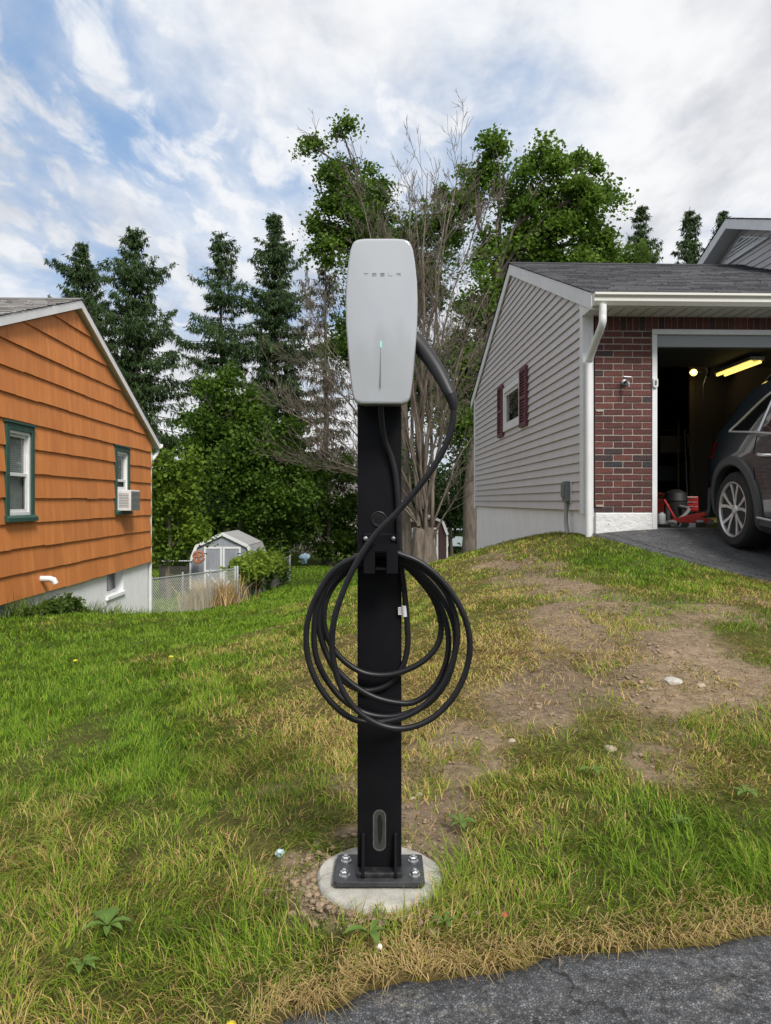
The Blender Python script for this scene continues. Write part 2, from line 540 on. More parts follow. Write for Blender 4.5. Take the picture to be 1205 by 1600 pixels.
# asphalt edge, from the garage's corner round to the foreground (x, y)
_fg = [ground_at(px, py) for px, py in ((1330, 1459), (1205, 1472), (1050, 1488), (900, 1508), (780, 1528), (680, 1546), (590, 1563), (520, 1581), (455, 1603))]
EDGE = spline([(2.12, 7.74, 0), (2.28, 7.2, 0), (2.60, 6.4, 0), (2.96, 5.58, 0), (3.2, 4.6, 0), (3.05, 3.6, 0), (2.5, 2.6, 0), (1.75, 1.88, 0)] + [(x, y, 0) for x, y in _fg] +
              [(-0.36, 1.10, 0), (-0.62, 0.85, 0), (-1.2, 0.45, 0), (-3, 0.1, 0), (-9, -0.2, 0)], 14)
EDGE = np.array([(p.x, p.y) for p in EDGE])
EDGE[:, 0] += (fbm(EDGE[:, 0] * 9, EDGE[:, 1] * 9) - 0.5) * 0.03
EDGE[:, 1] += (fbm(EDGE[:, 0] * 9 + 40, EDGE[:, 1] * 9) - 0.5) * 0.035
_LOOP = np.vstack([EDGE, [(-9, -12), (14, -12), (14, 7.74)]])


def in_poly(x, y, poly):
    x = np.asarray(x); y = np.asarray(y); c = np.zeros(x.shape, bool)
    for i in range(len(poly)):
        x0, y0 = poly[i - 1]; x1, y1 = poly[i]
        if y0 == y1: continue
        c ^= ((y0 > y) != (y1 > y)) & (x < (x1 - x0) * (y - y0) / (y1 - y0) + x0)
    return c


def edge_dist(x, y):
    d = np.full(np.shape(x), 1e9)
    e = EDGE
    for i in range(len(e)):
        d = np.minimum(d, (x - e[i, 0]) ** 2 + (y - e[i, 1]) ** 2)
    return np.sqrt(d)


# bare soil: a trench backfilled from the garage to the post, given as (photo px, py, rx, ry, weight)
BLOBS = []
for px, py, rx, ry, wt in ((800, 885, 45, 14, .8), (850, 915, 60, 20, .9), (930, 955, 95, 30, 1.0), (1010, 990, 110, 40, 1.1), (900, 1010, 75, 26, .9), (870, 1060, 70, 30, .95), (970, 1055, 80, 35, 1.0),
                           (1090, 1045, 80, 30, .8), (1130, 1090, 50, 22, .6), (820, 1110, 70, 35, .95), (740, 1160, 80, 35, .9), (1010, 1195, 55, 22, .8), (680, 1200, 70, 45, 1.0), (690, 1240, 50, 30, .9), (620, 1250, 45, 25, .85),
                           (545, 1225, 30, 16, .75), (1130, 960, 60, 20, .6), (492, 1392, 34, 36, .9), (520, 1428, 50, 16, .8), (455, 1350, 28, 20, .7), (680, 1330, 45, 32, .95), (660, 1300, 50, 25, .9),
                           (545, 1315, 50, 16, .8), (290, 1290, 45, 18, .45), (440, 1240, 50, 15, .4), (1190, 940, 25, 10, .8), (860, 1290, 30, 12, .5)):
    x, y = ground_at(px, py)
    h = max(0.3, CZ - gz(x, y))
    BLOBS.append((x, y, rx / F * y, ry * y * y / (F * h), wt))


def dirt(x, y):
    s = np.zeros(np.shape(x))
    for bx, by, rx, ry, wt in BLOBS:
        s = np.maximum(s, wt * np.exp(-(((x - bx) / rx) ** 2 + ((y - by) / ry) ** 2) * 0.75))
    return np.clip(s + ((fbm(x * 3.2, y * 3.2, 4) - 0.5) * 1.15 + (fbm(x * 11, y * 11, 2) - 0.5) * 0.45) * np.clip(s * 4, 0, 1), 0, 1.2)


def dryness(x, y):
    """0 lush green .. 1 straw"""
    n = fbm(x * 1.1 + 3, y * 1.1, 4)
    n2 = fbm(x * 4 + 9, y * 4, 3)
    base = 0.30 + 0.26 * np.exp(-((x + 0.25) / 1.1) ** 2) * np.exp(-((y - 2.6) / 2.2) ** 2)
    base = base + 0.22 * np.clip((x + 0.9) / 1.4, 0, 1) * np.clip((y - 2.0) / 2, 0, 1) * np.clip((9.5 - y) / 3, 0, 1)
    base = base - 0.34 * np.clip((-x - 0.9) / 1.2, 0, 1) * np.clip((y - 2.2) / 1.6, 0, 1)
    base = base - 0.42 * np.exp(-((x - 2.2) / 0.8) ** 2 - ((y - 6.4) / 1.3) ** 2)
    base = base - 0.30 * np.clip((y - 9) / 8, 0, 1)
    base = base + 0.5 * np.exp(-(edge_dist(x, y) / (0.015 + 0.10 * fbm(x * 6 + 50, y * 6, 3) ** 1.5)) ** 2) * np.clip((4 - y) / 1.5, 0, 1)
    return np.clip(base + (n - 0.5) * 0.95 + (n2 - 0.5) * 0.5, 0, 1)


def axis_steps(lo, hi, fine, a, b, grow=1.16):
    v = list(np.arange(lo, hi, fine)); s = fine; p = v[-1]
    while p < b: s *= grow; p += s; v.append(p)
    s = fine; p = v[0]; w = []
    while p > a: s *= grow; p -= s; w.append(p)
    return np.array(w[::-1] + v)


def M_soil():
    m = bpy.data.materials.new('soil_and_thatch'); m.use_nodes = True
    nt = m.node_tree; N, L = nt.nodes.new, nt.links.new
    bs = nt.nodes['Principled BSDF']; bs.inputs['Roughness'].default_value = 0.95; bs.inputs['Specular IOR Level'].default_value = 0.1
    a = N('ShaderNodeAttribute'); a.attribute_name = 'tint'
    tc = N('ShaderNodeTexCoord')

    def nz(s, d):
        n = N('ShaderNodeTexNoise'); L(tc.outputs['Object'], n.inputs['Vector']); n.inputs['Scale'].default_value = s
        n.inputs['Detail'].default_value = d; n.inputs['Roughness'].default_value = 0.68; return n.outputs[0]
    h = N('ShaderNodeHueSaturation'); mr = N('ShaderNodeMapRange'); L(nz(28, 8), mr.inputs[0])
    for i, v in enumerate((0.3, 0.7, 0.55, 1.4)): mr.inputs[i + 1].default_value = v
    L(mr.outputs[0], h.inputs['Value']); L(a.outputs['Color'], h.inputs['Color']); L(h.outputs[0], bs.inputs['Base Color'])
    b = N('ShaderNodeBump'); b.inputs['Strength'].default_value = 1.0; b.inputs['Distance'].default_value = 0.022
    L(nz(38, 8), b.inputs['Height']); L(b.outputs[0], bs.inputs['Normal'])
    return m


SOIL = M_soil()


def build_ground():
    xs = axis_steps(-3.2, 3.6, 0.045, -260, 260); ys = axis_steps(1.0, 7.8, 0.045, -220, 420)
    X, Y = np.meshgrid(xs, ys, indexing='ij')
    Z = tz(X, Y)
    d = dirt(X, Y)
    near = np.clip((12 - np.abs(Y - 4)) / 6, 0, 1)
    free = np.clip((edge_dist(X, Y) - 0.12) / 0.25, 0, 1) * (np.hypot(X + 0.014, Y - 1.71) > 0.17)
    Z = Z + near * free * ((fbm(X * 2.2, Y * 2.2, 3) - 0.5) * 0.05 + np.clip(d - 0.35, 0, 0.5) * (fbm(X * 9, Y * 9, 4) - 0.5) * 0.11)
    asp = in_poly(X, Y, _LOOP)
    Z = np.where(asp, Z - 0.01, Z)
    n = len(ys)
    I = np.arange(len(xs) * n).reshape(len(xs), n)
    Q = np.stack([I[:-1, :-1], I[1:, :-1], I[1:, 1:], I[:-1, 1:]], -1).reshape(-1, 4)
    V = np.stack([X, Y, Z], -1).reshape(-1, 3)
    dd = np.clip((d.ravel() - 0.16) / 0.42, 0, 1)[:, None]
    dr = dryness(X, Y).ravel()[:, None]
    soil = np.array([0.270, 0.200, 0.134]) * (0.42 + 0.85 * fbm(X * 2.4, Y * 2.4, 5).ravel()[:, None])
    thatch = np.array([0.062, 0.090, 0.016]) * (1 - dr) + np.array([0.13, 0.092, 0.038]) * dr  # thatch tones, darkened to carry the shade between blades
    o = np_mesh('ground', V, Q, SOIL, colors=thatch * (1 - dd) + soil * dd, smooth=True, k=4)
    o['kind'] = 'structure'


build_ground()


def build_driveway():
    e = EDGE; m = len(e)
    outer = np.zeros_like(e)
    for i in range(m):
        t = i / (m - 1)
        outer[i] = (14 - 23 * max(0, (t - 0.35) / 0.65) ** 1.0, 7.74 - 20 * min(1, t / 0.6))
        outer[i, 1] = max(outer[i, 1], -12)
    s = np.concatenate([[0, 0.004, 0.012], np.linspace(0.02, 1, 46) ** 1.5])
    V = []; T = []
    V.append(np.column_stack([e, tz(e[:, 0], e[:, 1]) - 0.03]))
    for k in s:
        p = e * (1 - k) + outer * k
        lift = 0.014 if k > 0.003 else 0.004
        V.append(np.column_stack([p, tz(p[:, 0], p[:, 1]) + lift]))
    V = np.vstack(V); n = len(s) + 1
    for j in range(n - 1):
        for i in range(m - 1):
            T.append((j * m + i, (j + 1) * m + i, (j + 1) * m + i + 1, j * m + i + 1))
    T = np.array(T)
    o = np_mesh('driveway', V, T[:, ::-1], M_asphalt(), smooth=True, k=4)
    o['kind'] = 'structure'
    o['label'] = 'cracked dark asphalt driveway'


build_driveway()

# ------------------------------------------------------------------ lawn blades, straw, soil crumbs
GRASS_MAT = mat('grass_blades', (0.1, 0.2, 0.03), 0.7, tint=True, trans=0.28, spec=0.08)
HOUSE_FOOT = []      # footprints (polygons) where no grass grows; filled before planting


def plant_blades(name, x, y, length, width, lean, col, label, cat_kind='stuff', flat=False):
    n = len(x); r = RNG
    z = tz(x, y) - 0.004
    az = 4 * np.pi * fbm(x * 5.5 + 13, y * 5.5 + 2, 2) + r.normal(0, 1.1, n)      # neighbouring blades lie over together
    d = np.stack([np.cos(az), np.sin(az)], 1)
    wd = az + np.pi / 2 + (r.random(n) - 0.5) * 1.6
    w = np.stack([np.cos(wd), np.sin(wd), np.zeros(n)], 1) * (width / 2)[:, None]
    b = np.stack([x, y, z], 1)
    mid = b + np.stack([d[:, 0] * lean * length * 0.32, d[:, 1] * lean * length * 0.32, length * (0.58 - 0.16 * lean)], 1)
    tip = b + np.stack([d[:, 0] * lean * length * 0.95, d[:, 1] * lean * length * 0.95, length * np.clip(1.0 - 0.5 * lean * lean, 0.12, 1)], 1)
    if flat:
        hh = r.random(n) * 0.02
        mid = b + np.stack([d[:, 0] * length * 0.5, d[:, 1] * length * 0.5, 0.01 + hh], 1)
        tip = b + np.stack([d[:, 0] * length, d[:, 1] * length, 0.006 + hh * r.random(n)], 1)
    V = np.stack([b - w, b + w, mid - w * 0.8, mid + w * 0.8, tip], 1).reshape(-1, 3)
    k = np.arange(n)[:, None] * 5
    T = np.concatenate([k + [0, 1, 3], k + [0, 3, 2], k + [2, 3, 4]], 1).reshape(-1, 3)
    o = np_mesh(name, V, T, GRASS_MAT, colors=np.repeat(col, 5, 0))
    o['kind'] = 'stuff'
    o['label'] = label; o['category'] = 'grass'
    return o


def build_lawn():
    r = RNG
    bx, by, bl, bw, ble, bc = [], [], [], [], [], []
    # (y0, y1, blades per square metre, length, width)
    for y0, y1, dens, ln, wd in ((1.0, 1.8, 26000, .054, .0021), (1.8, 2.8, 20000, .048, .0025), (2.8, 4.2, 12000, .045, .0034), (4.2, 6.5, 6200, .044, .0048), (6.5, 10, 2800, .046, .0075),
                             (10, 16, 800, .060, .015), (16, 24, 480, .065, .022), (24, 36, 230, .07, .032)):
        half = 0.535 * y1 + 0.15
        n = int((y1 - y0) * 2 * half * dens)
        x = (r.random(n) * 2 - 1) * half; y = y0 + (y1 - y0) * r.random(n)
        keep = np.abs(x) < 0.535 * y + 0.12
        x, y = x[keep], y[keep]
        # clumping: pull towards tuft centres
        keep = r.random(len(x)) < 0.25 + 1.05 * fbm(x * 9, y * 9, 3)
        x, y = x[keep], y[keep]
        d = dirt(x, y)
        tuft = np.clip((fbm(x * 3.1 + 31, y * 3.1 + 8, 3) - 0.515) / 0.06, 0, 1) * (y > 1.95)
        keep = r.random(len(x)) > np.clip((d - 0.16) / 0.5, 0, 0.955) * (1 - 0.8 * tuft)
        x, y = x[keep], y[keep]
        keep = ~in_poly(x + 0.006, y - 0.012 * (y < 2.5), _LOOP) & (np.hypot(x + 0.014, y - 1.71) > 0.150)
        for fp in HOUSE_FOOT: keep &= ~in_poly(x, y, fp)
        x, y = x[keep], y[keep]
        n = len(x)
        dr = dryness(x, y); d = dirt(x, y)
        lush = fbm(x * 2.3 + 70, y * 2.3, 3)
        L = ln * (0.45 + 0.95 * r.random(n)) * (0.6 + 0.8 * lush) * (1 - 0.5 * dr ** 1.5)
        L = L * (0.5 + 0.5 * np.clip(edge_dist(x, y) / 0.10, 0, 1))
        tall = r.random(n) < 0.02
        L = np.where(tall & (y < 5), L * 1.5, L)
        le = np.clip(0.25 + 0.75 * r.random(n) + 0.6 * dr, 0, 1.45)
        straw = r.random(n) < np.clip(dr * 1.1 - 0.22, 0.015, 0.68)
        g1 = np.array([0.105, 0.205, 0.017]); g2 = np.array([0.250, 0.355, 0.038]); g3 = np.array([0.038, 0.108, 0.014])  # darkest green puts shade into some blades at random
        t = r.random((n, 1)); u = (r.random((n, 1)) < 0.3)
        green = np.where(u, g3 + (g1 - g3) * t, g1 + (g2 - g1) * t)
        yel = np.clip(dr[:, None] * 1.15 - 0.2, 0, 1) * r.random((n, 1))
        green = green * (1 - yel * 0.75) + np.array([0.42, 0.36, 0.06]) * yel * 0.75
        s1 = np.array([0.62, 0.46, 0.175]); s2 = np.array([0.25, 0.17, 0.062])
        col = np.where(straw[:, None], s2 + (s1 - s2) * r.random((n, 1)), green)
        L = np.where((y < 4) & (fbm(x * 7 + 5, y * 7 + 60, 2) > 0.66), L * 1.35, L)
        bx.append(x); by.append(y); bl.append(L); bw.append(wd * (0.6 + 0.8 * r.random(n))); ble.append(le); bc.append(col)
    c = np.concatenate
    plant_blades('lawn_grass', c(bx), c(by), c(bl), c(bw), c(ble), c(bc), 'patchy mown lawn of green and dry yellow blades')
    # dead straw lying along the asphalt edge and in the dry spots
    n = 3000
    k = r.integers(0, len(EDGE), n * 3)
    off = np.abs(r.normal(0, 0.06, n * 3)) * (0.3 + 1.4 * fbm(EDGE[k, 0] * 5, EDGE[k, 1] * 5, 2))
    x = EDGE[k, 0] + r.normal(0, 0.05, n * 3) - off * 0.45; y = EDGE[k, 1] + off * 0.9 + r.normal(0, 0.02, n * 3)
    keep = (y < 3.2) & (y > 1.0) & ~in_poly(x + 0.012, y - 0.022, _LOOP) & (np.abs(x) < 0.56 * y + 0.1)
    x, y = x[keep][:n], y[keep][:n]
    x2 = (r.random(60000) * 2 - 1) * 3; y2 = 1.1 + 4.5 * r.random(60000)
    kp = (r.random(60000) < np.clip((dryness(x2, y2) - 0.42) * 1.2, 0, 0.35)) & (np.abs(x2) < 0.54 * y2 + .1) & ~in_poly(x2, y2, _LOOP) & (np.hypot(x2 + 0.014, y2 - 1.71) > 0.17)
    x = np.concatenate([x, x2[kp]]); y = np.concatenate([y, y2[kp]])
    n = len(x)
    col = np.array([0.30, 0.215, 0.09]) + (np.array([0.56, 0.42, 0.19]) - np.array([0.30, 0.215, 0.09])) * r.random((n, 1))
    plant_blades('dry_straw', x, y, 0.025 + 0.06 * r.random(n), 0.0009 + 0.0011 * r.random(n) + 0.0005 * y, np.ones(n), col, 'dry straw thatch lying along the asphalt edge', flat=True)
    # crumbs and clods of soil
    n = 60000
    x = (r.random(n) * 2 - 1) * 3.2; y = 1.15 + 7 * r.random(n) ** 1.5
    keep = (r.random(n) < np.clip((dirt(x, y) - 0.40) * 1.5, 0, 1)) & ~in_poly(x, y, _LOOP) & (np.hypot(x + 0.014, y - 1.71) > 0.15) & (np.abs(x) < 0.56 * y)
    x, y = x[keep][:5000], y[keep][:5000]
    clods('soil_crumbs', x, y, np.minimum(0.0018 + 0.007 * r.random(len(x)) ** 8 + 0.0005 * y, 0.010), 'loose brown crumbs of soil on the bare patches')
    a = r.random(2000) * 2 * np.pi; rr = 0.150 + np.abs(r.normal(0, 0.042, 2000))
    x = -0.014 + np.cos(a) * rr; y = 1.71 + np.sin(a) * rr * 0.9
    keep = (np.sin(a * 1.0 + 0.5) < 0.2) | (r.random(2000) < 0.35)
    x, y = x[keep], y[keep]
    clods('soil_clods', x, y, 0.0016 + 0.0085 * r.random(len(x)) ** 5, 'dried clods of clay heaped round the concrete footing')


def clods(name, x, y, s, label):
    r = RNG; n = len(x)
    me = bmesh.new(); bmesh.ops.create_icosphere(me, subdivisions=1, radius=1.0)
    me.verts.ensure_lookup_table()
    bv = np.array([tuple(v.co) for v in me.verts]); bf = np.array([[v.index for v in f.verts] for f in me.faces]); me.free()
    k = len(bv)
    J = 1 + (r.random((n, k, 1)) - 0.5) * 1.0
    sc = s[:, None] * np.stack([0.8 + 0.6 * r.random(n), 0.8 + 0.6 * r.random(n), 0.5 + 0.4 * r.random(n)], 1)
    z = tz(x, y) + s * 0.15 + np.clip(dirt(x, y) - 0.35, 0, .5) * (fbm(x * 9, y * 9, 4) - 0.5) * 0.11 * (np.hypot(x + .014, y - 1.71) > .17) + (fbm(x * 2.2, y * 2.2, 3) - 0.5) * 0.05 * (np.hypot(x + .014, y - 1.71) > .17)
    V = (bv[None] * J * sc[:, None, :] + np.stack([x, y, z], 1)[:, None, :]).reshape(-1, 3)
    T = (bf[None] + (np.arange(n) * k)[:, None, None]).reshape(-1, 3)
    c = np.array([0.29, 0.220, 0.152]) * (0.75 + 0.4 * r.random((n, 1)))
    o = np_mesh(name, V, T, mat('soil_clod', (0.3, 0.22, 0.15), 0.95, tint=True, spec=0.1, bump=0.4, bscale=200), colors=np.repeat(c, k, 0))
    o['kind'] = 'stuff'; o['label'] = label; o['category'] = 'soil'
# ------------------------------------------------------------------ concrete footing, pedestal, charging unit, cable
PX0 = -0.0137      # centre line of the post
PY0 = 1.683        # front face of the post


def build_footing():
    r = random.Random(5)
    n = 64; prof = [(0.139, -0.16), (0.147, -0.06), (0.1465, -0.014), (0.1445, -0.006), (0.139, -0.001), (0.10, 0.0), (0.05, 0.0003), (0.0, 0.0003)]
    mb = MB(); vs = []; fs = []
    for i, (rad, z) in enumerate(prof[:-1]):
        for k in range(n):
            a = 2 * math.pi * k / n
            w = 1 + 0.012 * math.sin(a * 3 + 1) + 0.008 * math.sin(a * 7) + (r.random() - 0.5) * 0.012 * (i in (2, 3, 4))
            chip = 0.010 if (i in (3, 4) and 4.55 < a < 4.75) else 0.0
            vs.append((rad * w * math.cos(a), rad * w * math.sin(a), z - chip + (r.random() - .5) * 0.0012 * (i >= 4)))
    for i in range(len(prof) - 2):
        for k in range(n):
            a = i * n + k; b = i * n + (k + 1) % n
            fs.append((a, b, b + n, a + n))
    fs.append(tuple(range((len(prof) - 2) * n, (len(prof) - 1) * n)))
    mb.add(vs, fs)
    m = mat('weathered_concrete', (0.31, 0.295, 0.26), 0.9, col2=(0.45, 0.44, 0.40), nscale=14, detail=8, bump=0.5, bscale=90, bdist=0.004, speck=(120, 0.17, (0.24, 0.21, 0.17)))
    o = mb.build('concrete_footing', m, smooth=True)
    o.location = (PX0 - 0.001, 1.713, 0)
    tag(o, 'round pale concrete footing set in the soil under the black post', 'footing')


build_footing()


def rounded_outline(w, h, r, n=6):
    pts = []
    for cx, cz, a0 in ((w / 2 - r, h / 2 - r, 0), (-w / 2 + r, h / 2 - r, 90), (-w / 2 + r, -h / 2 + r, 180), (w / 2 - r, -h / 2 + r, 270)):
        for k in range(n + 1):
            a = math.radians(a0 + 90 * k / n)
            pts.append((cx + r * math.cos(a), cz + r * math.sin(a)))
    return pts


def build_pedestal():
    root = thing('charging_pedestal', 'slim black steel post bolted upright to a round concrete footing', 'post', (PX0, PY0, 0))
    # gasket and base plate
    g = MB(); g.prism([(p[0] - 0.004, p[1] + 0.008) for p in rounded_outline(0.206, 0.128, 0.012)], lambda p: (p[0], p[1] + 0.018, 0.0008), lambda p: (p[0], p[1] + 0.018, 0.006))
    g.build('gasket', mat('grey_gasket', (0.10, 0.10, 0.10), 0.8, col2=(0.16, 0.16, 0.155), nscale=40), root)
    b = MB(); b.prism(rounded_outline(0.202, 0.130, 0.008), lambda p: (p[0], p[1] + 0.018, 0.0062), lambda p: (p[0], p[1] + 0.018, 0.0175))
    b.build('base_plate', mat('dusty_black_steel', (0.020, 0.022, 0.026), 0.5, col2=(0.045, 0.047, 0.05), nscale=25, bump=0.1, bscale=120), root, bevel=0.0015)
    # post: tube with rounded long edges
    mb = MB(); mb.prism(rounded_outline(0.1005, 0.052, 0.004, 3), lambda p: (p[0], p[1] + 0.026, 0.0172), lambda p: (p[0], p[1] + 0.026, 1.30))
    post = mb.build('post_tube', BLACK_STEEL, root, smooth=True)
    # foot bar and gussets welded in front
    fb = MB(); fb.box((-0.051, -0.030, 0.0178), (0.051, -0.0002, 0.0295))
    fb.build('foot_bar', mat('scuffed_black_steel', (0.014, 0.014, 0.016), 0.4, col2=(0.05, 0.048, 0.05), nscale=60, contrast=(.5, .75)), root, bevel=0.003)
    for sx in (-1, 1):
        gm = MB(); gm.prism([(-0.0003, 0.0178), (-0.034, 0.0178), (-0.034, 0.026), (-0.011, 0.108), (-0.0003, 0.108)], lambda p: (sx * 0.0365 - 0.0035, p[0], p[1]), lambda p: (sx * 0.0365 + 0.0035, p[0], p[1]))
        gm.build('gusset', BLACK_STEEL, root, bevel=0.0012)
    # anchor bolts
    for bx, by in ((-0.0785, 0.048), (-0.0785, -0.019), (0.0785, 0.048), (0.0795, -0.019)):
        w = MB(); w.lathe([(0.0125, 0.0178), (0.0125, 0.0203)], (bx, by, 0), n=20)
        bolt = w.build('washer', ZINC, root, smooth=True)
        h = MB(); h.lathe([(0.0098, 0.0205), (0.0098, 0.0275), (0.0075, 0.0295)], (bx, by, 0), n=6)
        h.build('bolt_head', ZINC, bolt)
        s = MB(); s.lathe([(0.0052, 0.0296), (0.0052, 0.0325), (0.004, 0.0335)], (bx, by, 0), n=12)
        s.build('bolt_end', ZINC, bolt, smooth=True)
    # access slot: grey sealed surround with a black plate painting the shade of the ragged opening
    c = P(593.5, 1297, PY0)
    zc = c.z; sl = MB()
    ring_o = rounded_outline(0.0300, 0.094, 0.0149, 8); ring_i = rounded_outline(0.0235, 0.087, 0.0117, 8); n = len(ring_o)
    vs = [(p[0], -0.0006, zc + p[1]) for p in ring_o] + [(p[0], -0.0024, zc + p[1]) for p in ring_o] + [(p[0], -0.0024, zc + p[1]) for p in ring_i] + [(p[0], -0.0008, zc + p[1]) for p in ring_i]
    fs = []
    for j in range(3):
        for i in range(n):
            fs.append((j * n + i, j * n + (i + 1) % n, (j + 1) * n + (i + 1) % n, (j + 1) * n + i))
    sl.add(vs, fs); sl.build('slot_rim', mat('grey_sealant', (0.05, 0.055, 0.052), 0.55, col2=(0.085, 0.09, 0.085), nscale=90), root)
    sp = MB(); sp.prism(ring_i, lambda p: (p[0], -0.0004, zc + p[1]), lambda p: (p[0], -0.0010, zc + p[1]))
    sp.build('slot_cover', mat('slot_grey', (0.025, 0.028, 0.027), 0.5, col2=(0.04, 0.043, 0.041), nscale=40), root)
    ho = MB()
    hp = [(0.0015, 0.036), (0.004, 0.028), (0.0065, 0.018), (0.006, 0.004), (0.0055, -0.010), (0.003, -0.022), (0.0, -0.034), (-0.003, -0.026), (-0.0045, -0.010), (-0.005, 0.006), (-0.0055, 0.022), (-0.004, 0.034)]
    ho.prism([(x + 0.001, z) for x, z in hp], lambda p: (p[0], -0.0008, zc + p[1]), lambda p: (p[0], -0.0014, zc + p[1]))
    ho.build('slot_shade_plate', mat('slot_black', (0.002, 0.002, 0.002), 0.95), root)
    # round plug with a raised ring
    k = P(592, 811, PY0)
    pl = MB(); pl.lathe([(0.0178, 0.0004), (0.0178, -0.0022), (0.0160, -0.0028), (0.0140, -0.0012), (0.0138, -0.0008)], (k.x - PX0, 0, k.z), 'Y', 32)
    plug = pl.build('round_plug', mat('plug_plastic', (0.012, 0.012, 0.013), 0.3), root, smooth=True)
    for i in range(3):
        gm = MB(); gm.bar((k.x - PX0 - 0.009, -0.0016, k.z - 0.004 + i * 0.005), (k.x - PX0 + 0.009, -0.0016, k.z - 0.005 + i * 0.004), 0.0014, 0.0012)
        gm.build('plug_rib', RUBBER, plug)
    # cable hook bracket
    def Q(px, py, D): v = P(px, py, D); return (v.x - PX0, v.z)
    x0, z1 = Q(569, 834, PY0 - 0.003); x1, z0 = Q(622, 853, PY0 - 0.003)
    bp = MB(); bp.box((x0, -0.004, z0 - 0.02), (x1, -0.0003, z1))
    hook = bp.build('cable_hook', BLACK_STEEL, root, bevel=0.001)
    DF = 1.588
    fx0, fz1 = Q(568.5, 850, DF); fx1, fz0 = Q(622, 896, DF)
    wx0, wz1 = Q(586, 861.5, DF); wx1, wz0 = Q(604.5, 893, DF)
    r = 0.008
    out = [(fx0, fz0), (wx0, fz0), (wx0, wz1), (wx1, wz1), (wx1, fz0), (fx1, fz0), (fx1, fz1 - r), (fx1 - r * .3, fz1 - r * .3), (fx1 - r, fz1), (fx0 + r, fz1), (fx0 + r * .3, fz1 - r * .3), (fx0, fz1 - r)]
    yb, yf = DF - PY0 + 0.004, DF - PY0
    fp = MB()
    n = len(out)
    vs = [(x, yb, z) for x, z in out] + [(x, yf, z) for x, z in out]
    idx = [[0, 1, 2, 11], [11, 2, 3, 6], [6, 3, 4, 5], [6, 7, 8, 9, 10, 11]]
    fs = [tuple(q) for q in idx] + [tuple(i + n for i in reversed(q)) for q in idx] + [(i, (i + 1) % n, n + (i + 1) % n, n + i) for i in range(n)]
    fp.add(vs, fs); fp.build('hook_front', BLACK_STEEL, hook)
    bz, _ = fz1 - 0.052, 0
    sp = MB()
    for pts in (((x0 + x1) / 2, 0),):
        sp.box((wx0 + 0.001, yb + 0.0002, bz - 0.004), (wx1 - 0.001, -0.0042, bz))
        sp.box((fx0 + 0.002, yb + 0.0002, bz - 0.004), (wx0 - 0.0005, -0.0042, bz - 0.001))
        sp.box((wx1 + 0.0005, yb + 0.0002, bz - 0.004), (fx1 - 0.002, -0.0042, bz - 0.001))
    s = sp.build('hook_shelf', BLACK_STEEL, hook); s['kind'] = 'stuff'
    for px in (571.5, 615):
        c = P(px, 841.5, PY0 - 0.006)
        bo = MB(); bo.lathe([(0.0055, -0.0042), (0.0055, -0.0065), (0.0042, -0.009), (0.002, -0.0098)], (c.x - PX0, 0, c.z), 'Y', 16)
        bo.build('hook_bolt', ZINC, hook, smooth=True)
    return root


build_pedestal()


# outline of the unit: (height fraction from top, half width in metres)
OUT_Y = [0.000, 0.004, 0.014, 0.032, 0.068, 0.145, 0.26, 0.377, 0.53, 0.687, 0.803, 0.918, 0.955, 0.978, 0.992, 0.998]
OUT_W = [0.030, 0.048, 0.0575, 0.0620, 0.0667, 0.0711, 0.0752, 0.0767, 0.0757, 0.0716, 0.0683, 0.0634, 0.0612, 0.0585, 0.0525, 0.043]


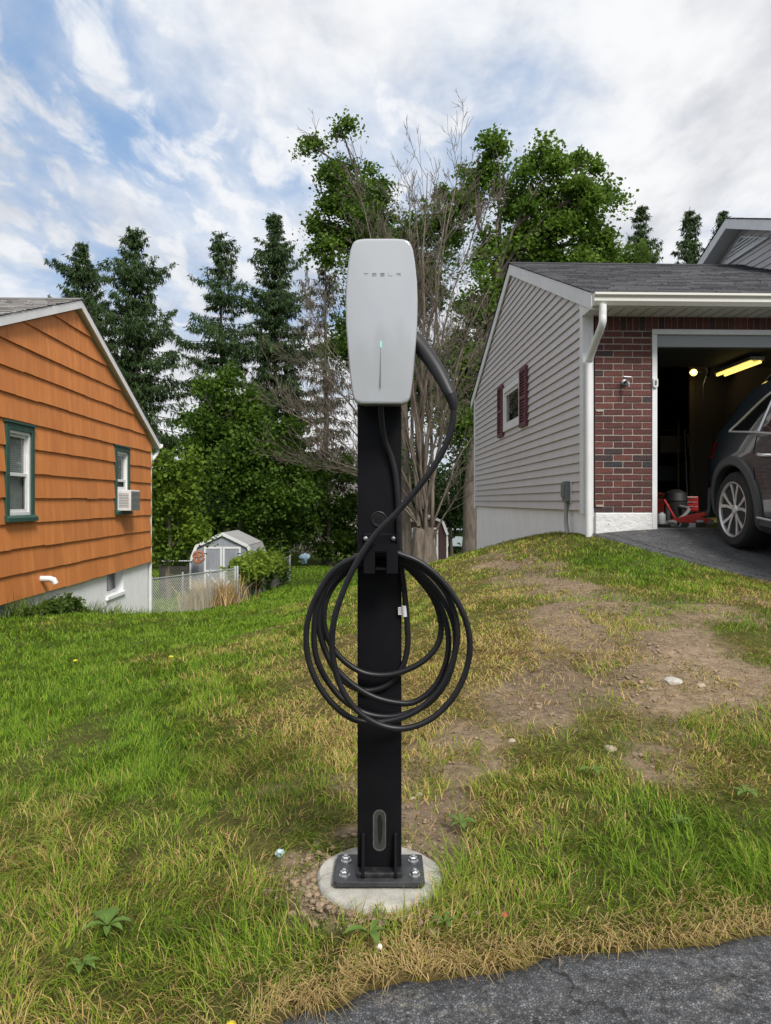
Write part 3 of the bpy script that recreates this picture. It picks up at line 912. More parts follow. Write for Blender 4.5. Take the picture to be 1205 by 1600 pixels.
def build_charger():
    top, bot = P(596.5, 373, 1.585).z, P(596.5, 630.5, 1.585).z
    H = top - bot; cx = P(596.5, 400, 1.585).x; cz = (top + bot) / 2
    root = thing('wall_charger', 'white glass fronted electric car charging unit on the black post', 'charger', (cx, 1.682, cz))
    tt = np.linspace(0, 1, 61); tt = 0.5 - 0.5 * np.cos(tt * np.pi)
    ww = np.interp(tt, OUT_Y, OUT_W)
    ring = [(w, H / 2 - t * H) for t, w in zip(tt, ww)]
    ring = ring + [(-w, z) for w, z in reversed(ring)]
    n = len(ring)

    def shell(rows, name, m, parent, closed_back=True):
        mb = MB(); vs = []; fs = []
        for s, y in rows:
            vs += [(x * s, y - (0.0 if s > 0.985 else 0), z * (1 - (1 - s) * 0.5) if s > 0.9 else z * s) for x, z in ring]
        for j in range(len(rows) - 1):
            for i in range(n):
                a, b = j * n + i, j * n + (i + 1) % n
                fs.append((a, b, b + n, a + n))
        fs.append(tuple(range((len(rows) - 1) * n, len(rows) * n)))
        if closed_back: fs.append(tuple(range(n - 1, -1, -1)))
        mb.add(vs, fs)
        return mb.build(name, m, parent, smooth=True)

    shell([(0.93, -0.0005), (0.965, -0.03), (0.985, -0.06), (0.992, -0.088)], 'rear_housing', mat('charger_grey_housing', (0.16, 0.17, 0.17), 0.45), root)
    # face: shallow dome with a rounded rim
    face_m = mat('white_back_painted_glass', (0.395, 0.415, 0.445), 0.10, coat=0.9, spec=0.7)
    mb = MB(); vs = []; fs = []
    rows = [(1.0, -0.0885), (1.004, -0.093), (1.0, -0.0965), (0.985, -0.0985)] + [(s, -0.0985 - 0.0085 * (1 - (s / 0.985) ** 2)) for s in (0.97, 0.95, 0.92, 0.88, 0.83, 0.78, 0.72, 0.65, 0.58, 0.5, 0.42, 0.34, 0.26, 0.18, 0.10, 0.04)]
    dome = lambda x, z: -0.0985 - 0.0085 * max(0.0, 1 - (x / 0.0785) ** 2) * max(0.0, 1 - (z / (H / 2)) ** 2)
    for s, y in rows: vs += [(x * s, y if s >= 0.985 else dome(x * s, z * s), z * s) for x, z in ring]
    for j in range(len(rows) - 1):
        for i in range(n):
            a, b = j * n + i, j * n + (i + 1) % n
            fs.append((a, b, b + n, a + n))
    fs.append(tuple(range((len(rows) - 1) * n, len(rows) * n)))
    mb.add(vs, fs)
    face = mb.build('glass_face', face_m, root, smooth=True)
    rim = MB(); vs = []; fs = []
    rr = [(0.994, -0.0855), (1.012, -0.0865), (1.014, -0.090), (1.0055, -0.0925)]
    for s, y in rr: vs += [(x * s, y, z * (1 - (1 - s) * 0.5)) for x, z in ring]
    for j in range(len(rr) - 1):
        for i in range(n):
            a, b = j * n + i, j * n + (i + 1) % n
            fs.append((a, b, b + n, a + n))
    rim.add(vs, fs); rim.build('rim', mat('charger_rim_grey', (0.22, 0.235, 0.24), 0.4), root, smooth=True)

    def yface(x, z):
        return dome(x, z)
    # lettering
    lm = mat('logo_grey', (0.30, 0.32, 0.335), 0.35)
    zt = P(0, 430.5, 1.576).z - cz
    h, wl = 0.0056, 0.0082
    T = 0.0011
    glyphs = {
        'T': [((0, h), (wl, h)), ((wl / 2, h - 0.0022), (wl / 2, 0))],
        'E': [((0, h), (wl, h)), ((0, h / 2), (wl, h / 2)), ((0, 0), (wl, 0))],
        'S': [((0, h), (wl, h)), ((0, h), (0, h / 2)), ((0, h / 2), (wl, h / 2)), ((wl, h / 2), (wl, 0)), ((0, 0), (wl, 0))],
        'L': [((0, h), (0, 0)), ((0, 0), (wl, 0))],
        'A': [((0, h), (wl, h)), ((0, h / 2), (wl, h / 2)), ((0, h / 2), (0, 0)), ((wl, h / 2), (wl, 0))]}
    for i, ch in enumerate('TESLA'):
        ox = P(569.5 + i * 12.6, 430, 1.576).x - cx
        for a, b in glyphs[ch]:
            y = yface(ox + wl / 2, zt) - 0.0006
            g = MB()
            e = 0.0005
            if a[1] == b[1]: g.box((ox + a[0] - e, y, zt + a[1] - T / 2), (ox + b[0] + e, y + 0.003, zt + a[1] + T / 2))
            else: g.box((ox + a[0] - T / 2, y + 0.0002, zt + min(a[1], b[1])), (ox + a[0] + T / 2, y + 0.003, zt + max(a[1], b[1])))
            g.build('logo_letter_stroke', lm, face)
    # status light: thin line with a lit green tip
    lx = P(595.2, 560, 1.576).x - cx
    z0, z1, z2 = (P(0, q, 1.576).z - cz for q in (604, 543, 533))
    for nm, a, b, m, w in (('status_line', z0, z1, mat('status_grey', (0.29, 0.32, 0.33), 0.4), 0.0008), ('status_light', z1, z2, mat('status_green', (0.3, 0.8, 0.65), 0.4, emit=(0.35, 1.0, 0.8), estr=0.3), 0.0014)):
        g = MB(); y = min(yface(lx, a), yface(lx, b))
        g.box((lx - w / 2, y - 0.0008, a), (lx + w / 2, y + 0.004, b)); g.build(nm, m, root)
    return root


build_charger()


def build_cable():
    # (photo px, py, depth) of the cord, from the unit's underside through the coil to the handle
    tail = [(595, 622, 1.640), (596, 650, 1.652), (601, 686, 1.666), (612, 716, 1.673), (619, 748, 1.674), (623, 800, 1.674), (624, 850, 1.674), (628, 892, 1.674), (633, 932, 1.674), (637, 985, 1.674), (637, 1010, 1.674), (630, 1040, 1.674),
            (615, 1062, 1.674), (595, 1075, 1.674), (572, 1079, 1.674), (548, 1072, 1.674), (525, 1050, 1.674), (508, 1015, 1.674), (500, 975, 1.673), (503, 938, 1.673), (516, 908, 1.672), (540, 888, 1.671), (570, 876, 1.671), (600, 871, 1.669), (628, 880, 1.664)]
    l1 = [(655, 905, 1.659), (677, 935, 1.659), (689, 972, 1.659), (685, 1005, 1.659), (665, 1030, 1.659), (635, 1047, 1.658), (600, 1055, 1.658), (565, 1050, 1.658), (535, 1030, 1.658), (515, 1003, 1.658), (506, 970, 1.657), (511, 935, 1.657), (530, 905, 1.656), (560, 882, 1.655), (600, 872, 1.651), (630, 882, 1.646)]
    l2 = [(655, 900, 1.643), (680, 930, 1.643), (695, 965, 1.643), (701, 1000, 1.643), (697, 1035, 1.643), (680, 1072, 1.643), (650, 1096, 1.643), (620, 1098, 1.643), (580, 1087, 1.643), (542, 1062, 1.643), (515, 1031, 1.643), (501, 995, 1.643), (498, 968, 1.642), (503, 934, 1.641), (520, 902, 1.640), (555, 878, 1.639), (600, 870, 1.636), (632, 879, 1.632)]
    l3 = [(662, 900, 1.628), (690, 933, 1.628), (708, 970, 1.628), (712, 1010, 1.628), (700, 1060, 1.628), (672, 1097, 1.628), (635, 1115, 1.628), (600, 1120, 1.628), (565, 1112, 1.628), (530, 1087, 1.628), (502, 1047, 1.628), (491, 1005, 1.628), (496, 947, 1.627), (521, 903, 1.626), (560, 876, 1.625), (600, 866, 1.621), (628, 872, 1.617)]
    l4 = [(648, 881, 1.614), (677, 901, 1.613), (703, 937, 1.613), (715, 985, 1.613), (708, 1032, 1.613), (686, 1078, 1.613), (650, 1111, 1.613), (610, 1126, 1.613), (570, 1128, 1.613), (540, 1117, 1.613), (509, 1087, 1.613), (487, 1047, 1.613), (479, 1008, 1.613), (481, 970, 1.612), (495, 931, 1.611), (522, 891, 1.610), (562, 868, 1.609), (600, 861, 1.606), (625, 866, 1.602)]
    l5 = [(660, 881, 1.599), (693, 910, 1.598), (721, 952, 1.598), (734, 997, 1.598), (730, 1042, 1.598), (710, 1087, 1.597), (677, 1121, 1.596), (640, 1137, 1.594), (605, 1136, 1.592), (570, 1120, 1.588), (543, 1092, 1.584), (526, 1054, 1.581), (519, 1010, 1.578), (523, 965, 1.576), (540, 915, 1.575), (560, 875, 1.574), (578, 847, 1.573),
          (600, 821, 1.571), (622, 799, 1.569), (652, 764, 1.565), (680, 726, 1.562), (699, 690, 1.560), (708, 655, 1.559), (708.5, 630, 1.559)]
    pts = [P(*q) for q in tail + l1 + l2 + l3 + l4 + l5]
    base = P(637, 985, 1.674)
    root = thing('charging_cable', 'thick black charging cable coiled over the post hook, handle plugged into the charger', 'cable', (0, 0, 0))
    cord = MB(); cord.tube(spline(pts, 7), 0.0066, 12)
    cord.build('cord', RUBBER, root, smooth=True)
    # handle: tapering grip plugged into the unit's side
    hp = [P(*q) for q in ((640, 523, 1.632), (654, 538, 1.622), (668, 555, 1.606), (681, 574, 1.590), (692, 593, 1.576), (700, 609, 1.566), (704.5, 618, 1.562))]
    hr = [0.0205, 0.0200, 0.0188, 0.0176, 0.0160, 0.0146, 0.0138]
    q = spline(hp, 5); rr = np.interp(np.linspace(0, 1, len(q)), np.linspace(0, 1, len(hr)), hr)
    h = MB(); h.tube(q, list(rr), 20, flat=0.9)
    hd = h.build('connector_handle', mat('handle_black_plastic', (0.009, 0.009, 0.011), 0.5, bump=0.05, bscale=400), root, smooth=True)
    c = MB(); c.tube([P(704, 617, 1.5622), P(706.5, 624, 1.5608), P(708.5, 632, 1.559), P(708.8, 640, 1.559)], [0.0130, 0.0118, 0.0098, 0.0078], 18)
    c.build('strain_relief', RUBBER, hd, smooth=True)
    # inspection tag wrapped round the tail
    a, b = P(632, 946, 1.674), P(633.5, 963, 1.674)
    t = MB(); t.tube([a, b], 0.0074, 16); tg = t.build('cable_tag', mat('tag_white', (0.70, 0.70, 0.70), 0.5), root, smooth=True)
    f = MB(); c0 = (a + b) / 2; f.box((c0.x - 0.0150, c0.y - 0.0012, c0.z - 0.0085), (c0.x - 0.0052, c0.y + 0.0002, c0.z + 0.0085)); f.build('tag_flap', MATS['tag_white'], tg)
    for i in range(3):
        k = MB(); zz = c0.z + 0.0048 - i * 0.0045
        k.box((c0.x - 0.0135, c0.y - 0.0018, zz - 0.0007), (c0.x - 0.0060, c0.y - 0.0013, zz + 0.0007)); k.build('tag_print', mat('tag_ink', (0.2, 0.2, 0.21), 0.6), tg)
    return root


build_cable()
# ------------------------------------------------------------------ houses
TURN = math.radians(1.86)
ORANGE = None


def M_shake():
    m = bpy.data.materials.new('orange_stained_shake'); m.use_nodes = True
    nt = m.node_tree; N, L = nt.nodes.new, nt.links.new
    bs = nt.nodes['Principled BSDF']; bs.inputs['Roughness'].default_value = 0.7
    tc = N('ShaderNodeTexCoord')

    def nz(scale, stretch, det=5):
        mp = N('ShaderNodeMapping'); L(tc.outputs['Object'], mp.inputs[0]); mp.inputs['Scale'].default_value = stretch
        n = N('ShaderNodeTexNoise'); L(mp.outputs[0], n.inputs['Vector']); n.inputs['Scale'].default_value = scale
        n.inputs['Detail'].default_value = det; n.inputs['Roughness'].default_value = 0.6; return n.outputs[0]
    r = N('ShaderNodeValToRGB'); e = r.color_ramp.elements
    e[0].position = 0.30; e[0].color = (0.48, 0.160, 0.040, 1); e[1].position = 0.68; e[1].color = (0.60, 0.225, 0.062, 1)
    k = e.new(0.5); k.color = (0.53, 0.182, 0.045, 1)
    L(nz(9, (1, 1, 0.12)), r.inputs[0])
    # worn streaks running down the grain
    st = N('ShaderNodeMapRange'); L(nz(26, (1, 1, 0.05), 3), st.inputs[0])
    for i, v in enumerate((0.61, 0.76, 0.0, 0.42)): st.inputs[i + 1].default_value = v
    x = N('ShaderNodeMix'); x.data_type = 'RGBA'; L(st.outputs[0], x.inputs[0]); L(r.outputs[0], x.inputs[6]); x.inputs[7].default_value = (0.16, 0.055, 0.02, 1)
    oi = N('ShaderNodeObjectInfo'); mr = N('ShaderNodeMapRange'); L(oi.outputs['Random'], mr.inputs[0]); mr.inputs[3].default_value = 0.9; mr.inputs[4].default_value = 1.08
    h = N('ShaderNodeHueSaturation'); L(mr.outputs[0], h.inputs['Value']); L(x.outputs[2], h.inputs['Color']); L(h.outputs[0], bs.inputs['Base Color'])
    b = N('ShaderNodeBump'); b.inputs['Strength'].default_value = 0.6; b.inputs['Distance'].default_value = 0.004
    L(nz(55, (1, 1, 0.03), 3), b.inputs['Height']); L(b.outputs[0], bs.inputs['Normal'])
    return m


def roof_mat(name, a, b):
    m = bpy.data.materials.new(name); m.use_nodes = True
    nt = m.node_tree; N, L = nt.nodes.new, nt.links.new
    bs = nt.nodes['Principled BSDF']; bs.inputs['Roughness'].default_value = 0.95
    tc = N('ShaderNodeTexCoord'); at = N('ShaderNodeAttribute'); at.attribute_name = 'tint'
    n = N('ShaderNodeTexNoise'); L(tc.outputs['Object'], n.inputs['Vector']); n.inputs['Scale'].default_value = 55; n.inputs['Detail'].default_value = 5
    x = N('ShaderNodeMix'); x.data_type = 'RGBA'; L(n.outputs[0], x.inputs[0]); x.inputs[6].default_value = (*a, 1); x.inputs[7].default_value = (*b, 1)
    mu = N('ShaderNodeMix'); mu.data_type = 'RGBA'; mu.blend_type = 'MULTIPLY'; mu.inputs[0].default_value = 1.0
    L(x.outputs[2], mu.inputs[6]); L(at.outputs['Color'], mu.inputs[7]); L(mu.outputs[2], bs.inputs['Base Color'])
    bp = N('ShaderNodeBump'); bp.inputs['Strength'].default_value = 0.6; bp.inputs['Distance'].default_value = 0.003; L(n.outputs[0], bp.inputs['Height']); L(bp.outputs[0], bs.inputs['Normal'])
    return m


def shingle_slope(name, x0, x1, ya, za, yb, zb, m, parent, expo=0.145, wid=0.30, seed=1):
    """overlapping shingle tabs from eave (ya,za) up to ridge (yb,zb), spanning x0..x1; too small to pick apart, joined"""
    r = np.random.default_rng(seed)
    L = math.hypot(yb - ya, zb - za); dy, dz = (yb - ya) / L, (zb - za) / L
    ny, nz_ = (-dz, dy) if dy > 0 else (dz, -dy)
    V, Q, C = [], [], []
    rows = int(L / expo) + 1
    for i in range(rows):
        s0 = i * expo - 0.01; s1 = min(L, s0 + expo * 1.25)
        x = x0 - r.random() * wid
        while x < x1:
            w = wid * (0.55 + 0.75 * r.random()); a, b = max(x, x0), min(x + w - 0.006, x1)
            x += w
            if b - a < 0.01: continue
            th = 0.009 + 0.006 * r.random(); st = s0 + (r.random() - 0.5) * 0.02
            k = len(V)
            for (ss, hh) in ((st, th + 0.006), (s1, 0.006), (st, 0.0)):
                for xx in (a, b):
                    V.append((xx, ya + dy * ss + ny * hh, za + dz * ss + nz_ * hh))
            Q += [(k, k + 1, k + 3, k + 2), (k + 4, k + 5, k + 1, k)]
            c = 0.5 + 0.9 * r.random(); C += [(c, c, c)] * 6
    o = np_mesh(name, np.array(V), np.array(Q), m, parent, colors=np.array(C), k=4)
    o['kind'] = 'stuff'
    return o


def build_orange_house():
    global ORANGE
    ox, oy = -4.27, 6.7
    z0 = -1.6
    root = thing('orange_house', 'orange shingled house with green trimmed windows and white foundation', 'house', (ox, oy, z0), TURN)
    Z = lambda z: z - z0
    LEN = 7.5; BOT = -0.30; EAVE = 2.02; PK = 3.60; MID = LEN / 2; sl = (PK - EAVE) / MID; sn = 0.345; EN = PK - sn * MID
    shake = M_shake()
    wall = MB(); pk = [(0, Z(BOT) + .02), (LEN, Z(BOT) + .02), (LEN, Z(EAVE)), (MID, Z(PK)), (0, Z(EN))]
    wall.prism(pk, lambda p: (-0.30, p[0], p[1]), lambda p: (-0.07, p[0], p[1]))
    w = wall.build('gable_wall', DARK, root)
    wins = [(1.67, 0.62, 2.39, 1.76), (5.40, 0.64, 6.14, 1.765)]      # y0, z0, y1, z1 outside the casing
    r = random.Random(3)
    row = 0
    zb = BOT
    while zb < PK - 0.05:
        zt = zb + 0.30 + 0.012
        # piece joints along the course; widths uneven
        y = -0.02 - r.random() * 0.5; cuts = []
        while y < LEN + 0.02:
            wd = r.choice((0.31, 0.46, 0.61, 0.61, 0.92))
            cuts.append((y, y + wd)); y += wd
        for a, b in cuts:
            a, b = max(a, -0.012), min(b, LEN + 0.012)
            if b - a < 0.05: continue
            low = zb + (r.random() - 0.5) * 0.012
            poly = [(a + 0.0012, low), (b - 0.0012, low), (b - 0.0012, zt), (a + 0.0012, zt)]
            poly = clip(poly, sl, 1, PK - 0.04 + sl * MID)      # z <= PK - sl*(y-MID) on the far side
            if len(poly) > 2: poly = clip(poly, -sn, 1, PK - 0.04 - sn * MID)
            if len(poly) < 3 or area(poly) < 4e-4: continue
            parts = [poly]
            for wn in wins:
                parts = [q for p in parts for q in minus_rect(p, wn)]
            for p in parts:
                mb = MB(); th = 0.024 + 0.004 * r.random()
                mb.prism([(q[0], Z(q[1])) for q in p], lambda q: (-0.05, q[0], q[1]), lambda q: (0.004 + th * max(0.0, min(1.0, (Z(zt) - q[1]) / (zt - zb))), q[0], q[1]))
                mb.build('shingle', shake, w)
        zb += 0.30; row += 1
    # corner post at the far end
    # foundation
    fnd = mat('white_limewash', (0.76, 0.78, 0.81), 0.85, col2=(0.84, 0.85, 0.86), nscale=5, detail=8, bump=0.35, bscale=35, bdist=0.006)
    holes = [(0.6, -0.62, 1.86, -0.305), (5.18, -0.68, 6.0, -0.305)]
    fpoly = [[(0.02, -2.4), (LEN - 0.04, -2.4), (LEN - 0.04, BOT + 0.03), (0.02, BOT + 0.03)]]
    for h in holes: fpoly = [q for p in fpoly for q in minus_rect(p, h)]
    fm = MB()
    for p in fpoly: fm.prism([(q[0], Z(q[1])) for q in p], lambda q: (-0.26, q[0], q[1]), lambda q: (-0.035, q[0], q[1]))
    fo = fm.build('foundation', fnd, root)
    fe = MB(); fe.box((-6, LEN - 0.26, Z(-2.4)), (-0.27, LEN - 0.045, Z(BOT + 0.03))); fe.build('rear_foundation', fnd, root)
    for (a, b, c, d) in holes:
        fr = MB(); t = 0.05
        fr.box((-0.20, a - .001, Z(b)), (-0.14, a + t, Z(d))); fr.box((-0.20, c - t, Z(b)), (-0.14, c + .001, Z(d)))
        fr.box((-0.20, a + t, Z(d) - t), (-0.14, c - t, Z(d))); fr.box((-0.20, a + t, Z(b)), (-0.14, c - t, Z(b) + t))
        f2 = fr.build('basement_window', WHITE, root)
        g = MB(); g.box((-0.172, a + t, Z(b) + t), (-0.168, c - t, Z(d) - t)); g.build('pane', GLASS, f2)
        bk = MB(); bk.box((-0.33, a, Z(b)), (-0.27, c, Z(d))); bk.build('cellar_shade_slab', DARK, f2)  # near-black slab stands in for the shade of the unlit cellar
        s = MB(); s.box((-0.20, a - 0.04, Z(b) - 0.05), (0.0, c + 0.04, Z(b) + 0.002)); s.build('sill', fnd, f2)
    # other walls, plain
    bw = MB(); bw.box((-6, LEN - 0.2, Z(BOT)), (-0.07, LEN, Z(EAVE))); bw.build('rear_wall', shake, root)
    bw = MB(); bw.box((-6, 0, Z(-1.6)), (-0.07, 0.2, Z(EAVE))); bw.build('front_wall', shake, root)
    # windows: green casing, white double-hung sashes, blind behind
    green = mat('dark_green_paint', (0.018, 0.062, 0.047), 0.5, col2=(0.026, 0.075, 0.06), nscale=12)
    blind = mat('blind_slats', (0.75, 0.75, 0.73), 0.6)
    for wi, (a, b, c, d) in enumerate(wins):
        cs = MB(); t = 0.075
        cs.box((-0.055, a, Z(b)), (0.042, a + t, Z(d))); cs.box((-0.055, c - t, Z(b)), (0.042, c, Z(d)))
        cs.box((-0.055, a + t, Z(d) - t), (0.042, c - t, Z(d)))
        win = cs.build('window', green, root, bevel=0.004)
        cp = MB(); cp.box((-0.05, a - 0.02, Z(d) + .001), (0.062, c + 0.02, Z(d) + 0.025)); cp.build('head_cap', green, win)
        si = MB(); si.prism([(-0.055, Z(b) + t), (0.042, Z(b) + t), (0.075, Z(b) + 0.045), (0.075, Z(b)), (-0.055, Z(b))], lambda p: (p[0], a - 0.025, p[1]), lambda p: (p[0], c + 0.025, p[1])); si.build('sill', green, win)
        ia, ib, ic, id_ = a + t, Z(b) + t, c - t, Z(d) - t
        midz = (ib + id_) / 2 + (0.0 if wi == 0 else 0.02)
        f = MB(); q = 0.035
        f.box((-0.05, ia, ib), (0.018, ia + q, id_)); f.box((-0.05, ic - q, ib), (0.018, ic, id_)); f.box((-0.05, ia + q, id_ - q), (0.018, ic - q, id_)); f.box((-0.05, ia + q, ib), (0.018, ic - q, ib + q))
        f.build('frame', WHITE_METAL, win)
        for (s0, s1, xo) in ((ib + q, midz, -0.012), (midz - 0.03, id_ - q, -0.030)):
            sa = MB(); e = 0.035
            u0, u1 = ia + q, ic - q
            sa.box((xo - 0.015, u0, s0), (xo + 0.012, u0 + e, s1)); sa.box((xo - 0.015, u1 - e, s0), (xo + 0.012, u1, s1))
            sa.box((xo - 0.015, u0 + e, s1 - e), (xo + 0.012, u1 - e, s1)); sa.box((xo - 0.015, u0 + e, s0), (xo + 0.012, u1 - e, s0 + e))
            sa.build('sash', WHITE_METAL, win)
            g = MB(); g.box((xo - 0.003, u0 + e, s0 + e), (xo, u1 - e, s1 - e)); g.build('pane', glass_mat('screen_glass', (0.75, 0.78, 0.78), 0.14), win)
        bl = MB(); k = ib + q
        while k < id_ - q - 0.01:
            bl.add([(-0.058, ia + q, k), (-0.058, ic - q, k), (-0.064, ic - q, k + 0.022), (-0.064, ia + q, k + 0.022)], [(0, 1, 2, 3)]); k += 0.024
        bo = bl.build('blind', blind, win); bo['kind'] = 'stuff'
    # vent pipe
    v = MB(); v.tube([(0.0, 2.62, Z(-0.12)), (0.13, 2.62, Z(-0.12)), (0.17, 2.63, Z(-0.135)), (0.185, 2.64, Z(-0.18))], 0.038, 16)
    v.build('vent_pipe', WHITE, root, smooth=True)
    # roof: slabs, rakes, shingles
    rm = roof_mat('grey_roof_shingles', (0.13, 0.125, 0.125), (0.26, 0.25, 0.245))
    OV = 0.10; EO = 0.30
    for side in (-1, 1):
        ye = MID + side * (MID + EO); ze = Z(PK) - (sl if side > 0 else sn) * (MID + EO)
        mb = MB()
        mb.prism([(MID, Z(PK)), (ye, ze), (ye, ze + 0.10), (MID, Z(PK) + 0.10)], lambda p: (-6.5, p[0], p[1]), lambda p: (OV - 0.025, p[0], p[1]))
        slab = mb.build('roof_deck', mat('roof_deck_white', (0.60, 0.60, 0.61), 0.6), root)
        shingle_slope('roof_shingles', -6.5, OV + 0.012, ye, ze + 0.101, MID, Z(PK) + 0.101, rm, slab, seed=4 + side)
        rk = MB()
        rk.prism([(MID, Z(PK) - 0.012), (ye, ze - 0.012), (ye, ze + 0.097), (MID, Z(PK) + 0.097)], lambda p: (OV - 0.024, p[0], p[1]), lambda p: (OV, p[0], p[1]))
        rk.build('rake_board', WHITE, root)
    rc = MB(); rc.prism([(MID - 0.13, Z(PK) + 0.075), (MID, Z(PK) + 0.13), (MID + 0.13, Z(PK) + 0.075), (MID, Z(PK) + 0.115)], lambda p: (-6.5, p[0], p[1]), lambda p: (OV + 0.014, p[0], p[1])); rc.build('ridge_cap', mat('ridge_grey', (0.17, 0.165, 0.16), 0.95), root)
    ye = LEN + EO; ze = Z(EAVE) - sl * EO
    gt = MB(); gt.prism([(ye + .002, ze + 0.0), (ye + 0.11, ze + 0.03), (ye + 0.12, ze + 0.09), (ye + 0.11, ze + 0.09), (ye + .10, ze + 0.04), (ye + 0.01, ze + 0.015), (ye + .002, ze + 0.09)], lambda p: (-6.4, p[0], p[1]), lambda p: (OV + .03, p[0], p[1]))
    gt.build('gutter', WHITE_METAL, root)
    ds = MB(); ds.tube(spline([(0.04, ye + 0.06, ze + 0.02), (0.03, ye + 0.05, ze - 0.09), (0.0, LEN + 0.12, ze - 0.24), (-0.02, LEN + 0.06, ze - 0.36), (-0.02, LEN + 0.05, Z(-1.3))], 5), 0.035, 10); ds.build('downspout', WHITE_METAL, root, smooth=True)
    ORANGE = (root, Z)
    c, s = math.cos(TURN), math.sin(TURN)
    HOUSE_FOOT.append(np.array([(ox + c * u - s * v_, oy + s * u + c * v_) for u, v_ in ((-7, -0.1), (-0.04, -0.1), (-0.04, LEN), (-7, LEN))]))

    # window air conditioner: its own thing, sitting in the far window
    c0 = Vector((0.0, 5.79, Z(0.70)))
    wp = Matrix.Translation(root.location) @ Matrix.Rotation(TURN, 4, 'Z') @ c0
    ac = thing('window_air_conditioner', 'white air conditioner sticking out of the orange house window', 'air conditioner', wp, TURN)
    b = MB(); b.box((-0.02, -0.25, 0.0), (0.235, 0.25, 0.345)); b.build('case', WHITE_METAL, ac, bevel=0.01)
    bz = MB(); bz.box((0.2355, -0.225, 0.025), (0.243, 0.225, 0.32)); gr = bz.build('coil_grille', mat('coil_grey', (0.07, 0.075, 0.08), 0.5, 0.4), ac)
    for i in range(14):
        s = MB(); zz = 0.035 + i * 0.0205; s.box((0.2432, -0.22, zz), (0.247, 0.22, zz + 0.004)); s.build('grille_bar', WHITE_METAL, gr)
    for i in range(9):
        s = MB(); zz = 0.06 + i * 0.027
        s.box((0.04, -0.2545, zz), (0.20, -0.2505, zz + 0.010)); s.build('louver_shade_bar', mat('louver_shadow_grey', (0.22, 0.225, 0.23), 0.5), ac)  # grey bars paint the shade between the white louvers
    sp = MB(); sp.box((-0.012, -0.30, 0.30), (0.0, 0.30, 0.40)); sp.build('filler_panel', WHITE_METAL, ac)


build_orange_house()

GARAGE = {}


